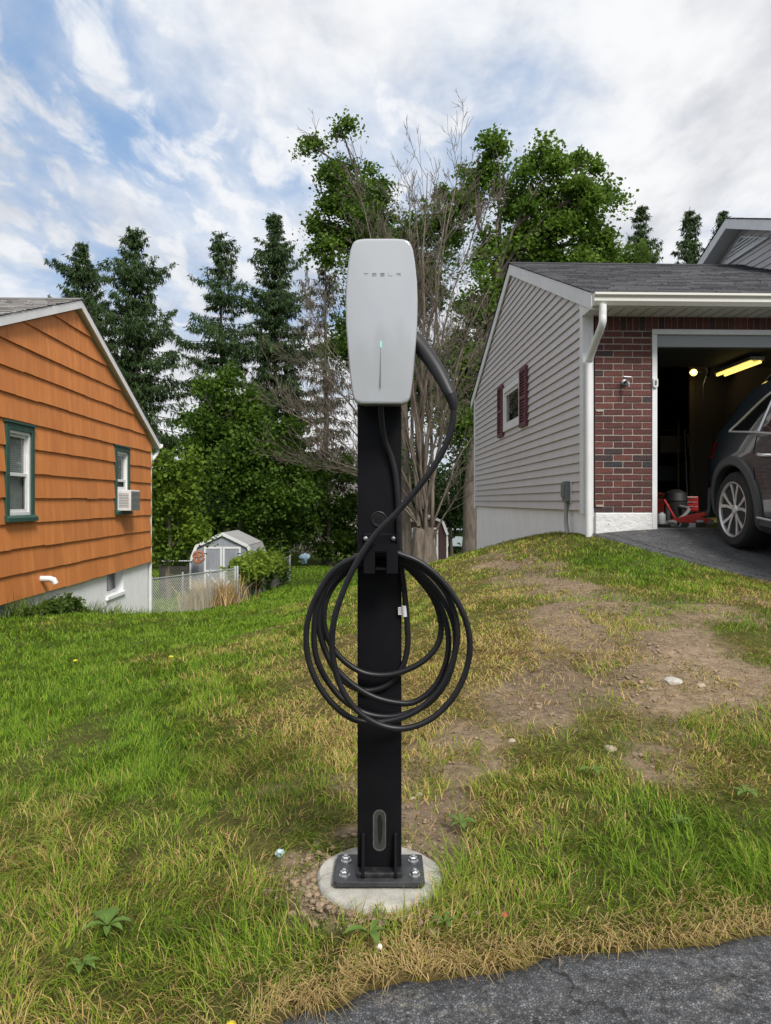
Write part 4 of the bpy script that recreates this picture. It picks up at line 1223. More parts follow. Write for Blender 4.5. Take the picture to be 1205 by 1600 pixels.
def build_garage():
    ox, oy = 2.08, 7.7
    z0 = 0.45
    root = thing('garage_house', 'grey sided house end with brick fronted open garage and dark shingle roof', 'house', (ox, oy, z0), TURN)
    Z = lambda z: z - z0
    LEN = 7.4; BOT = 0.765; MID = 3.7; PK = 4.42; sl = 0.39; W = 3.60
    roofz = lambda y: PK - sl * abs(y - MID)      # underside of roof at the wall
    vinyl = mat('grey_vinyl_siding', (0.53, 0.50, 0.505), 0.45, col2=(0.57, 0.54, 0.545), nscale=3, bump=0.04, bscale=30, rnd=0.03)
    wl = MB(); wl.prism([(0.02, Z(BOT) + .02), (LEN - .02, Z(BOT) + .02), (LEN - .02, Z(roofz(LEN))), (MID, Z(PK)), (0.02, Z(roofz(0)))], lambda p: (0.16, p[0], p[1]), lambda p: (0.05, p[0], p[1]))
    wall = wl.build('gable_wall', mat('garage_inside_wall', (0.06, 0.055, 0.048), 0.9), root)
    win = (3.02, 1.30, 4.02, 2.28)      # y0 z0 y1 z1: to be matched
    # window position from the photo: casing spans px 790..819 at x plane 0
    rows = 0; zb = BOT
    while zb < PK - 0.03:
        zt = zb + 0.1016
        poly = [(0.0, zb), (LEN, zb), (LEN, zt + 0.012), (0.0, zt + 0.012)]
        poly = clip(poly, sl, 1, PK - 0.02 + sl * MID)
        if len(poly) > 2: poly = clip(poly, -sl, 1, PK - 0.02 - sl * MID)
        if len(poly) > 2:
            for p in minus_rect(poly, GW):
                mb = MB(); t = lambda q: 0.023 * max(0.0, min(1.0, (zt - q[1]) / 0.1016)) + (0.0 if q[1] > zb + 1e-6 else 0)
                mb.prism(p, lambda q: (0.045, q[0], Z(q[1])), lambda q: (-0.002 - t(q), q[0], Z(q[1])))
                mb.build('siding_board', vinyl, wall)
        zb = zt
    # starter strip and trims
    for (ya, yb) in ((-0.005, 0.095), (LEN - 0.09, LEN + 0.02)):
        c = MB(); ytop = Z(roofz(ya if ya > 1 else 0.0)) - 0.02
        c.box((-0.034, ya, Z(BOT) - 0.04), (0.045, yb, ytop))
        if ya < 1: c.box((0.0455, -0.005, Z(BOT) - 0.04), (0.085, 0.06, Z(2.80)))
        o = c.build('corner_trim', WHITE, root, bevel=0.004)
        o['kind'] = 'stuff' if ya < 1 else 'part'
        if ya > 1: del o['kind']
    # foundation under the siding
    fnd = mat('garage_foundation', (0.76, 0.77, 0.79), 0.85, col2=(0.83, 0.835, 0.845), nscale=2.5, detail=8, bump=0.3, bscale=30, bdist=0.005)
    f = MB(); f.box((0.022, 0.02, Z(-1.2)), (0.22, LEN - 0.02, Z(BOT) + 0.015)); f.build('foundation', fnd, root)
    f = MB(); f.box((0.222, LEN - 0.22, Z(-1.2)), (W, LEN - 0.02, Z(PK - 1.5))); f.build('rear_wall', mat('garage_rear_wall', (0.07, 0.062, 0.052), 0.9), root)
    # window with shutters on the gable wall
    a, b, c, d = GW
    cs = MB(); t = 0.085
    cs.box((-0.042, a, Z(b)), (0.04, a + t, Z(d))); cs.box((-0.042, c - t, Z(b)), (0.04, c, Z(d))); cs.box((-0.042, a + t, Z(d) - t), (0.04, c - t, Z(d))); cs.box((-0.042, a + t, Z(b)), (0.04, c - t, Z(b) + t))
    wn = cs.build('window', WHITE, root, bevel=0.004)
    q = 0.05; s = MB(); a2, b2, c2, d2 = a + t, Z(b) + t, c - t, Z(d) - t
    s.box((-0.020, a2, b2), (0.03, a2 + q, d2)); s.box((-0.020, c2 - q, b2), (0.03, c2, d2)); s.box((-0.020, a2 + q, d2 - q), (0.03, c2 - q, d2)); s.box((-0.020, a2 + q, b2), (0.03, c2 - q, b2 + q)); s.build('sash', WHITE_METAL, wn)
    g = MB(); g.box((0.000, a2 + q, b2 + q), (0.004, c2 - q, d2 - q)); g.build('pane', glass_mat('dark_glass', (0.55, 0.6, 0.6), 0.12), wn)
    maroon = mat('maroon_vinyl', (0.098, 0.022, 0.036), 0.45, col2=(0.125, 0.030, 0.045), nscale=8)
    for (u0, u1) in ((a - 0.44, a - 0.02), (c + 0.02, c + 0.44)):
        v0, v1 = Z(b) - 0.06, Z(d) + 0.08
        m = MB(); e = 0.05
        m.box((-0.058, u0, v0), (-0.020, u0 + e, v1)); m.box((-0.058, u1 - e, v0), (-0.020, u1, v1)); m.box((-0.058, u0 + e, v1 - e), (-0.020, u1 - e, v1)); m.box((-0.058, u0 + e, v0), (-0.020, u1 - e, v0 + e)); m.box((-0.058, u0 + e, (v0 + v1) / 2 - e / 2), (-0.020, u1 - e, (v0 + v1) / 2 + e / 2))
        sh = m.build('shutter', maroon, root)
        k = v0 + e; i = 0
        while k < v1 - e - 0.02:
            l = MB(); l.prism([(-0.030, k + 0.004), (-0.052, k), (-0.052, k + 0.008), (-0.030, k + 0.034)], lambda p: (p[0], u0 + e, p[1]), lambda p: (p[0], u1 - e, p[1])); l.build('slat', maroon, sh)
            k += 0.042; i += 1
    # brick pier and lintel
    brick = M_brick(); mortar = mat('mortar', (0.31, 0.27, 0.235), 0.95, col2=(0.40, 0.35, 0.305), nscale=60, bump=0.4, bscale=120)
    BX0, BX1, BZ0, BZ1 = 0.10, 0.70, 0.740, 2.86
    pm = MB(); pm.box((BX0 + 0.006, 0.007, Z(BZ0)), (BX1 - 0.004, 0.18, Z(BZ1))); pm.box((BX1 - 0.003, 0.0075, Z(2.655)), (W, 0.17, Z(BZ1)))
    pier = pm.build('brick_front', mortar, root); pier['kind'] = 'stuff'
    del pier['kind']
    rr = random.Random(8)
    full = MB(); full.box((0, 0, 0), (0.193, 0.09, 0.0567)); fmesh = full.mesh('brick_full', brick)
    halfm = MB(); halfm.box((0, 0, 0), (0.0925, 0.09, 0.0567)); hmesh = halfm.mesh('brick_half', brick)
    meshes = {}

    def brick_of(w, h):
        key = (round(w, 3), round(h, 3))
        if key not in meshes:
            q = MB(); q.box((0, 0, 0), (key[0], 0.09, key[1])); me = q.mesh('brick', brick)
            meshes[key] = me
        return meshes[key]
    first_bevel = []

    def put(x, z, w, h):
        o = bpy.data.objects.new('brick', brick_of(w, h)); link(o, pier)
        o.location = (x, rr.uniform(-0.003, 0.002), Z(z) + rr.uniform(-0.001, 0.001))
        o.rotation_euler = (rr.uniform(-0.012, 0.012), rr.uniform(-.006, .006), rr.uniform(-.01, .01))
    CH = 0.0677
    for i in range(28):
        z = BZ0 + 0.005 + i * CH
        xs = BX0 - (0.1015 if i % 2 else 0.0)
        while xs < BX1 - 0.01:
            a0, b0 = max(xs, BX0), min(xs + 0.193, BX1)
            if b0 - a0 > 0.02: put(a0, z, b0 - a0 - 0.003, 0.0535)
            xs += 0.203
    x = BX0
    zs = BZ0 + 0.005 + 28 * CH
    while x < W - 0.06:
        put(x, zs, 0.0567, 0.19); x += CH
    # white base under the pier
    st = mat('flaking_white_stucco', (0.66, 0.66, 0.665), 0.9, col2=(0.72, 0.72, 0.72), nscale=7, detail=9, bump=0.8, bscale=22, bdist=0.02, speck=(9, 0.10, (0.42, 0.38, 0.33)))
    ba = MB(); ba.box((BX0 + 0.002, -0.022, Z(0.30)), (BX1 + 0.0, 0.18, Z(BZ0) - 0.001)); ba.build('pier_base', st, root, bevel=0.012)
    # door opening trim
    tr = MB(); tr.box((BX1 + 0.002, -0.01, Z(0.40)), (BX1 + 0.055, 0.14, Z(2.60))); tr.build('door_jamb', WHITE, root, bevel=0.003)
    tr = MB(); tr.box((BX1 + 0.002, -0.012, Z(2.602)), (W, 0.14, Z(2.654))); tr.build('door_head', WHITE, root, bevel=0.003)
    tr = MB(); tr.box((BX1 + 0.056, 0.03, Z(2.48)), (W, 0.10, Z(2.601))); tr.build('door_stop', mat('grey_painted_wood', (0.30, 0.32, 0.34), 0.6), root)
    # small fittings on the brick
    hk = P(978, 597, 7.66); hx = hk.x - ox; hz = Z(hk.z)
    m = MB(); m.lathe([(0.030, -0.004), (0.034, -0.012), (0.022, -0.018)], (hx, 0, hz), 'Y', 16)
    sp = m.build('hose_spigot', mat('tarnished_steel', (0.22, 0.23, 0.24), 0.45, 0.7), root, smooth=True)
    m = MB(); m.tube(spline([(hx, -0.012, hz), (hx, -0.07, hz + 0.005), (hx + 0.01, -0.10, hz - 0.02), (hx + 0.01, -0.105, hz - 0.06)], 4), [0.014] * 13, 10); m.build('spout', MATS['tarnished_steel'], sp, smooth=True)
    m = MB(); m.tube([(hx - 0.035, -0.075, hz + 0.05), (hx + 0.045, -0.08, hz + 0.045)], 0.010, 8); m.tube([(hx, -0.07, hz), (hx, -0.075, hz + 0.05)], 0.007, 8); m.build('tap_handle', MATS['tarnished_steel'], sp, smooth=True)
    m = MB(); m.prism(rounded_outline(0.05, 0.10, 0.022), lambda p: (BX1 + 0.03 + p[0], -0.011, hz + p[1]), lambda p: (BX1 + 0.03 + p[0], -0.03, hz + p[1])); kp = m.build('door_keypad', WHITE_METAL, root)
    m = MB(); m.prism(rounded_outline(0.022, 0.05, 0.009), lambda p: (BX1 + 0.03 + p[0], -0.0305, hz + p[1]), lambda p: (BX1 + 0.03 + p[0], -0.034, hz + p[1])); m.build('keypad_face', mat('keypad_grey', (0.12, 0.13, 0.13), 0.5), kp)
    for pz in (0.80, 1.79):
        m = MB(); m.box((BX0 + 0.01, -0.012, Z(pz)), (BX0 + 0.085, -0.004, Z(pz) + 0.022)); m.build('mortar_smear', mortar, root, bevel=0.003)
    # electrical box with conduit on the siding
    yb = LEN * 0 + GB[0]
    m = MB(); m.box((-0.075, yb - 0.075, Z(GB[1] - 0.115)), (-0.020, yb + 0.075, Z(GB[1] + 0.115))); eb = m.build('outlet_box', mat('box_grey', (0.16, 0.175, 0.18), 0.45), root, bevel=0.008)
    m = MB(); m.box((-0.020, yb - 0.12, Z(GB[1] - 0.13)), (-0.014, yb + 0.10, Z(GB[1] + 0.13))); m.build('mount_plate', WHITE_METAL, eb)
    m = MB(); m.box((-0.092, yb - 0.06, Z(GB[1] - 0.06)), (-0.0755, yb + 0.06, Z(GB[1] + 0.09))); m.build('box_cover', MATS['box_grey'], eb, bevel=0.004)
    m = MB(); m.tube(spline([(-0.045, yb, Z(GB[1] - 0.116)), (-0.045, yb + 0.0, Z(GB[1] - 0.24)), (-0.05, yb - 0.02, Z(GB[1] - 0.36)), (-0.055, yb - 0.13, Z(GB[1] - 0.52)), (-0.06, yb - 0.19, Z(GB[1] - 0.66)), (-0.06, yb - 0.20, Z(0.1))], 6), 0.023, 14); m.build('conduit', mat('conduit_grey', (0.27, 0.285, 0.29), 0.5), eb, smooth=True)
    # roof
    rm = roof_mat('charcoal_roof_shingles', (0.022, 0.023, 0.028), (0.105, 0.107, 0.12))
    EO = 0.36; OV = 0.05
    for side in (-1, 1):
        ye = MID + side * (MID + EO); ze = Z(roofz(0)) - sl * EO
        mb = MB(); mb.prism([(MID, Z(PK)), (ye, ze), (ye, ze + 0.09), (MID, Z(PK) + 0.09)], lambda p: (-OV + 0.022, p[0], p[1]), lambda p: (W + 0.02, p[0], p[1]))
        deck = mb.build('roof_deck', mat('raw_plywood', (0.20, 0.16, 0.11), 0.9), root)
        shingle_slope('roof_shingles', -OV - 0.015, W + 0.02, ye, ze + 0.091, MID, Z(PK) + 0.091, rm, deck, seed=20 + side)
        rk = MB(); rk.prism([(MID, Z(PK) - 0.075), (ye, ze - 0.075), (ye, ze + 0.088), (MID, Z(PK) + 0.088)], lambda p: (-OV + 0.021, p[0], p[1]), lambda p: (-OV, p[0], p[1])); rk.build('rake_board', WHITE, root)
    rc = MB(); rc.prism([(MID - 0.14, Z(PK) + 0.06), (MID, Z(PK) + 0.125), (MID + 0.14, Z(PK) + 0.06), (MID, Z(PK) + 0.105)], lambda p: (-OV - 0.017, p[0], p[1]), lambda p: (W, p[0], p[1])); rc.build('ridge_cap', mat('ridge_charcoal', (0.03, 0.03, 0.035), 0.95), root)
    # eave return, soffit, fascia, gutter, downspout
    ye = -EO; ze = Z(roofz(0)) - sl * EO
    SOF = Z(2.785)
    er = MB(); er.prism([(0.09, SOF - 0.002), (ye + 0.002, SOF - 0.002), (ye + 0.002, ze - 0.078), (0.0, Z(roofz(0)) - 0.085), (0.09, Z(roofz(0.09)) - 0.085)], lambda p: (-0.036, p[0], p[1]), lambda p: (0.075, p[0], p[1])); er.build('eave_return', WHITE, root)
    so = MB(); so.box((0.076, ye + 0.012, SOF), (W, 0.005, SOF + 0.012)); sof = so.build('soffit', WHITE, root)
    x = 0.16
    while x < W:
        g = MB(); g.box((x, ye + 0.014, SOF - 0.004), (x + 0.02, 0.0, SOF - 0.0004)); g.build('soffit_groove_shade', mat('soffit_shadow_line', (0.40, 0.40, 0.41), 0.6), sof); x += 0.125  # grey strips paint the shade of the panel grooves
    fa = MB(); fa.box((-0.03, ye - 0.008, SOF - 0.001), (W, ye + 0.0105, ze + 0.02)); fa.build('fascia', WHITE, root)
    gy = ye - 0.0095
    prof = [(gy, ze - 0.05), (gy - 0.055, ze - 0.05), (gy - 0.085, ze - 0.012), (gy - 0.085, ze + 0.022), (gy - 0.112, ze + 0.044), (gy - 0.112, ze + 0.066), (gy - 0.095, ze + 0.066), (gy - 0.095, ze + 0.05), (gy - 0.07, ze + 0.025), (gy - 0.07, ze - 0.005), (gy - 0.05, ze - 0.035), (gy, ze - 0.035)]
    gt = MB(); gt.prism(prof, lambda p: (-0.045, p[0], p[1]), lambda p: (W, p[0], p[1])); gu = gt.build('gutter', mat('ivory_gutter', (0.66, 0.645, 0.60), 0.4), root)
    ec = MB(); ec.prism([(gy, ze - 0.051), (gy - 0.056, ze - 0.051), (gy - 0.087, ze - 0.012), (gy - 0.087, ze + 0.022), (gy - 0.114, ze + 0.046), (gy - 0.114, ze + 0.067), (gy, ze + 0.067)], lambda p: (-0.049, p[0], p[1]), lambda p: (-0.0455, p[0], p[1])); ec.build('gutter_end_cap', MATS['ivory_gutter'], gu)
    ds = MB(); q = spline([(0.045, gy - 0.05, ze - 0.045), (0.045, gy - 0.05, ze - 0.14), (0.042, gy - 0.03, ze - 0.24), (0.03, -0.19, ze - 0.40), (0.022, -0.075, ze - 0.52), (0.02, -0.055, ze - 0.62), (0.02, -0.052, Z(1.2)), (0.02, -0.052, Z(0.40))], 6)
    ds.tube(q, 0.037, 10); ds.build('downspout', WHITE, root, smooth=True)
    # inside: floor slab, far side wall, raised overhead door
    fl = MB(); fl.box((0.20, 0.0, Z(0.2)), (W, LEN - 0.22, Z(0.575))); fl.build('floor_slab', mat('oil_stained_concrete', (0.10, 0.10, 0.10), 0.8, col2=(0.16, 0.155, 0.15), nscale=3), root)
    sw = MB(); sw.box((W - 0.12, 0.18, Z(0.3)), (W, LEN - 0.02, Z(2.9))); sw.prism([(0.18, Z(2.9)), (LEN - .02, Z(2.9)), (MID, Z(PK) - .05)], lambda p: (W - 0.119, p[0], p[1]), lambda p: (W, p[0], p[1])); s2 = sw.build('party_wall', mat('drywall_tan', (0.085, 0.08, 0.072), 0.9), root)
    s2['kind'] = 'stuff'; del s2['kind']
    for i in range(4):
        m = MB(); m.box((BX1 + 0.08, 0.45 + i * 0.54, Z(2.74)), (W - 0.15, 0.45 + i * 0.54 + 0.53, Z(2.775))); m.build('overhead_door_panel', mat('door_underside', (0.10, 0.11, 0.12), 0.6), root)
    for x in (BX1 + 0.06, W - 0.14):
        m = MB(); m.tube(spline([(x, 0.14, Z(0.6)), (x, 0.14, Z(2.1)), (x, 0.25, Z(2.55)), (x, 0.6, Z(2.71)), (x, 2.6, Z(2.72))], 4), 0.02, 6); m.build('door_track', GALV, root)
    # inner door on the rear wall
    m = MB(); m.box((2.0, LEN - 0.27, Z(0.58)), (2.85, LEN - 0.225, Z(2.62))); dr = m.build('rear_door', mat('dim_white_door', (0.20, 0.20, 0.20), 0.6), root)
    for (u0, u1, v0, v1) in ((2.14, 2.38, 1.6, 2.45), (2.47, 2.71, 1.6, 2.45), (2.14, 2.38, 0.75, 1.45), (2.47, 2.71, 0.75, 1.45)):
        m = MB(); m.box((u0, LEN - 0.285, Z(v0)), (u1, LEN - 0.2705, Z(v1))); m.build('door_panel', MATS['dim_white_door'], dr, bevel=0.006)
    GARAGE['root'] = root; GARAGE['Z'] = Z; GARAGE['ox'] = ox; GARAGE['oy'] = oy; GARAGE['W'] = W
    c, s = math.cos(TURN), math.sin(TURN)
    HOUSE_FOOT.append(np.array([(ox + c * u - s * v_, oy + s * u + c * v_) for u, v_ in ((0.0, -0.03), (14, -0.03), (14, LEN), (0.0, LEN))]))
    # taller part of the house behind the garage roof
    X2 = W + 0.025; PK2 = 5.16
    rz2 = lambda y: PK2 - sl * abs(y - MID)
    lo = 3.0
    wl = MB(); wl.prism([(0.0, Z(0.3)), (LEN, Z(0.3)), (LEN, Z(rz2(LEN))), (MID, Z(PK2)), (0.0, Z(rz2(0)))], lambda p: (X2 + 0.06, p[0], p[1]), lambda p: (X2 + 0.2, p[0], p[1]))
    uw = wl.build('upper_gable_wall', vinyl, root)
    zb = 3.3
    tri = (MID - 0.62, 4.56, MID + 0.62, PK2 - 0.16)
    while zb < PK2 - 0.05:
        zt = zb + 0.1016
        poly = clip([(0.0, zb), (LEN, zb), (LEN, zt + 0.012), (0.0, zt + 0.012)], sl, 1, PK2 - 0.02 + sl * MID)
        if len(poly) > 2: poly = clip(poly, -sl, 1, PK2 - 0.02 - sl * MID)
        if len(poly) > 2:
            mb = MB(); mb.prism(poly, lambda q: (X2 + 0.059, q[0], Z(q[1])), lambda q: (X2 - 0.002 - 0.016 * max(0., min(1., (zt - q[1]) / 0.1016)), q[0], Z(q[1]))); mb.build('siding_board', vinyl, uw)
        zb = zt
    # triangular louvre vent
    m = MB(); h = 0.30; hw = 0.30 / sl
    zt0 = PK2 - 0.17 - h
    o_ = [(MID - hw, zt0), (MID + hw, zt0), (MID, zt0 + h)]; i_ = [(MID - hw * .80, zt0 + 0.045), (MID + hw * .80, zt0 + 0.045), (MID, zt0 + h * .90)]
    for k in range(3):
        p, q2 = o_[k], o_[(k + 1) % 3]; r1, r2 = i_[k], i_[(k + 1) % 3]
        m.prism([p, q2, r2, r1], lambda t_: (X2 - 0.02, t_[0], Z(t_[1])), lambda t_: (X2 - 0.052, t_[0], Z(t_[1])))
    vn = m.build('louvre_vent', WHITE, root)
    for k in range(4):
        zz = zt0 + 0.055 + k * 0.048; half = hw * .80 * max(0.05, 1 - (zz - zt0 - 0.045) / (h * .86))
        s_ = MB(); s_.box((X2 - 0.044, MID - half, Z(zz)), (X2 - 0.022, MID + half, Z(zz) + 0.026)); s_.build('louvre_slat', WHITE, vn)
    for side in (-1, 1):
        ye = MID + side * (MID + EO); ze = Z(rz2(0)) - sl * EO
        mb = MB(); mb.prism([(MID, Z(PK2)), (ye, ze), (ye, ze + 0.09), (MID, Z(PK2) + 0.09)], lambda p: (X2 - 0.27, p[0], p[1]), lambda p: (X2 + 9, p[0], p[1]))
        dk = mb.build('upper_roof_deck', WHITE, root)
        shingle_slope('upper_roof_shingles', X2 - 0.31, X2 + 3, ye, ze + 0.091, MID, Z(PK2) + 0.091, rm, dk, seed=30 + side)
        rk = MB(); rk.prism([(MID, Z(PK2) - 0.06), (ye, ze - 0.06), (ye, ze + 0.088), (MID, Z(PK2) + 0.088)], lambda p: (X2 - 0.271, p[0], p[1]), lambda p: (X2 - 0.295, p[0], p[1])); rk.build('upper_rake_board', WHITE, root)
    fr = MB(); fr.box((X2 + 0.2, -0.02, Z(0.2)), (X2 + 9, 0.2, Z(3.7))); fr.box((X2 + 0.2, LEN - 0.2, Z(-1)), (X2 + 9, LEN, Z(3.7))); o = fr.build('main_house_walls', vinyl, root); o['kind'] = 'stuff'


# positions on the gable wall, found from photo pixels: wall plane local x = 0
def wall_y(px):
    """local y on the garage gable wall that shows at column px"""
    k = (px - CX) / F
    # world x = ox - sin*y, world y = oy + cos*y
    ox, oy = 2.08, 7.7
    s, c = math.sin(TURN), math.cos(TURN)
    return (ox - k * oy) / (k * c + s)


def wall_z(px, py):
    y = wall_y(px)
    return CZ - (py - HY) / F * (7.7 + math.cos(TURN) * y)


_w0, _w1 = wall_y(816.5), wall_y(790)      # casing near/far edge
_zt, _zb = wall_z(803, 598), wall_z(803, 669)
GW = (_w0, _zb, _w1, _zt)
GB = (wall_y(891), wall_z(891, 768))
build_garage()
# ------------------------------------------------------------------ trees
LEAF = mat('leaves', (0.05, 0.1, 0.02), 0.6, tint=True, trans=0.42, spec=0.2)
NEEDLE = mat('needles', (0.02, 0.05, 0.02), 0.6, tint=True, trans=0.08, spec=0.2)
BARK = mat('grey_brown_bark', (0.085, 0.070, 0.056), 0.95, col2=(0.16, 0.135, 0.11), nscale=10, stretch=(1, 1, 0.25), bump=0.8, bscale=14, bdist=0.03)
DEADWOOD = mat('dead_wood', (0.10, 0.080, 0.062), 0.95, col2=(0.215, 0.178, 0.143), nscale=9, stretch=(1, 1, 0.3), bump=0.5, bscale=18, bdist=0.02)
DARKBARK = mat('dark_bark', (0.05, 0.042, 0.036), 0.95, col2=(0.09, 0.075, 0.062), nscale=8, stretch=(1, 1, 0.3), bump=0.6, bscale=12, bdist=0.03)


class Tubes:
    """many thin tapered tubes in one numpy mesh"""
    def __init__(self): self.V = []; self.Q = []; self.n = 0

    def add(self, pts, rad, k=5):
        p = np.asarray(pts, float); r = np.asarray(rad, float); m = len(p)
        t = np.gradient(p, axis=0); t /= np.linalg.norm(t, axis=1)[:, None] + 1e-9
        ref = np.array([0.31, 0.95, 0.05]); u = np.cross(t, ref); u /= np.linalg.norm(u, axis=1)[:, None] + 1e-9
        w = np.cross(t, u)
        a = np.arange(k) * 2 * np.pi / k
        ring = p[:, None] + (u[:, None] * np.cos(a)[None, :, None] + w[:, None] * np.sin(a)[None, :, None]) * r[:, None, None]
        self.V.append(ring.reshape(-1, 3))
        I = np.arange(m * k).reshape(m, k) + self.n
        J = np.roll(I, -1, 1)
        self.Q.append(np.stack([I[:-1], J[:-1], J[1:], I[1:]], -1).reshape(-1, 4))
        self.n += m * k

    def build(self, name, m, parent):
        return np_mesh(name, np.vstack(self.V), np.vstack(self.Q), m, parent, smooth=True, k=4)


def curve(a, b, r, sag=0.12, n=6, up=0.0):
    a = np.asarray(a, float); b = np.asarray(b, float); L = np.linalg.norm(b - a)
    t = np.linspace(0, 1, n)[:, None]
    off = (r.random(3) - 0.5) * 2 * sag * L + np.array([0, 0, up * L])
    return a + (b - a) * t + off * (4 * t * (1 - t)) + (r.random((n, 3)) - 0.5) * 0.02 * L * (t * (1 - t) * 4)


def leaf_quads(r, c, size, col, upw=0.25, droop=0.0, slim=0.75):
    """one four-sided leaf at each centre c"""
    n = len(c)
    nrm = r.normal(0, 1, (n, 3)); nrm[:, 2] = np.abs(nrm[:, 2]) + upw; nrm /= np.linalg.norm(nrm, axis=1)[:, None]
    t = r.normal(0, 1, (n, 3)); t[:, 2] -= droop
    t -= nrm * (t * nrm).sum(1)[:, None]; t /= np.linalg.norm(t, axis=1)[:, None]
    b = np.cross(nrm, t)
    s = (size * (0.6 + 0.8 * r.random(n)))[:, None]
    V = np.stack([c - t * s * .5, c + b * s * .5 * slim - t * s * .05, c + t * s * .5, c - b * s * .5 * slim - t * s * .05], 1)
    V[:, 1] += nrm * s * 0.12; V[:, 3] += nrm * s * 0.12
    k = np.arange(n)[:, None] * 4
    Q = (k + np.arange(4)[None]).reshape(-1, 4)
    return V.reshape(-1, 3), Q, np.repeat(col, 4, 0)


def crown_colours(r, n, a, b, clump_id, nc):
    cl = r.random(nc)[clump_id]
    t = np.clip(0.55 * cl + 0.45 * r.random(n), 0, 1)[:, None]
    return np.array(a) + (np.array(b) - np.array(a)) * t


def broadleaf(name, label, base, lobes, D, dark, light, leaf=0.14, per=230, clump=0.42, dens=1.0, trunk_r=0.22, bark=None, seed=1, group=None, cat='tree', stems=1, depth=0.8, cap=90):
    """lobes: (px, py, rx, ry[, depth offset]) outline of the crown in photo pixels at depth D"""
    r = np.random.default_rng(seed)
    bx, by = base
    bz = gz(bx, by)
    root = thing(name, label, cat, (bx, by, bz - 0.05), group=group)
    o = np.array([bx, by, bz - 0.05])
    wood = Tubes()
    centres = []; rads = []
    cols = []
    lob = []
    for l in lobes:
        dd = l[4] if len(l) > 4 else 0.0
        c = np.array(P(l[0], l[1], D + dd)); s = (D + dd) / F
        lob.append((c, l[2] * s, l[3] * s))
    top = max(c[2] + ry for c, rx, ry in lob); low = min(c[2] - ry for c, rx, ry in lob)
    cxm = np.mean([c[0] for c, _, _ in lob]); cym = D
    trunk_top = np.array([bx * 0.5 + cxm * 0.5, by * 0.6 + cym * 0.4, low + (top - low) * 0.62])
    tp = curve((bx, by, bz - 0.15), trunk_top, r, 0.03, 9)
    tr = np.linspace(trunk_r, trunk_r * 0.25, 9); tr[0] *= 1.35
    wt = Tubes(); wt.add(tp - o, tr, 10)
    wt.build('trunk', bark or BARK, root)
    for c, rx, ry in lob:
        i = int(np.clip(np.searchsorted(tp[:, 2], c[2] - ry * 0.9 - 0.12 * np.hypot(c[0] - bx, c[1] - by)), 2, 7))
        lm = curve(tp[i], c, r, 0.10, 7, 0.06); rr = np.linspace(tr[i] * 0.55, 0.03, 7)
        wood.add(lm - o, rr, 6)
        vol = 4.19 * rx * ry * min(rx, ry * 1.2) * depth
        nc = max(3, int(vol / (clump ** 3 * 4.19) * 0.62 * dens) + 2)
        nc = min(nc, cap)
        # clump centres: more towards the lobe's skin
        d = r.normal(0, 1, (nc, 3)); d /= np.linalg.norm(d, axis=1)[:, None]
        rad = r.random(nc) ** 0.42
        cc = c + d * rad[:, None] * np.array([rx, min(rx, ry * 1.2) * depth, ry]) * (0.95 + 0.18 * r.normal(0, 1, (nc, 1)))
        for q in cc:
            j = r.integers(2, 7)
            wood.add(curve(lm[j], q, r, 0.12, 5) - o, np.linspace(rr[j] * 0.5 + 0.008, 0.008, 5), 4)
        centres.append(cc); rads.append(np.full(nc, clump) * (0.6 + 0.7 * r.random(nc)))
    wood.build('branches', bark or BARK, root)['kind'] = 'stuff'
    C = np.vstack(centres); R = np.concatenate(rads); nc = len(C)
    cid = np.repeat(np.arange(nc), per)
    n = len(cid)
    off = r.normal(0, 0.72, (n, 3)) * np.array([1, 1, 0.7])
    pos = C[cid] + off * R[cid][:, None]
    pos[:, 2] -= 0.25 * (np.hypot(off[:, 0], off[:, 1]) ** 2) * R[cid]
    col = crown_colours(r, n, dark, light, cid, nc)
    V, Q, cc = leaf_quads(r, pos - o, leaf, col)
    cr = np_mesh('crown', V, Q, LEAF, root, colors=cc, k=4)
    return root


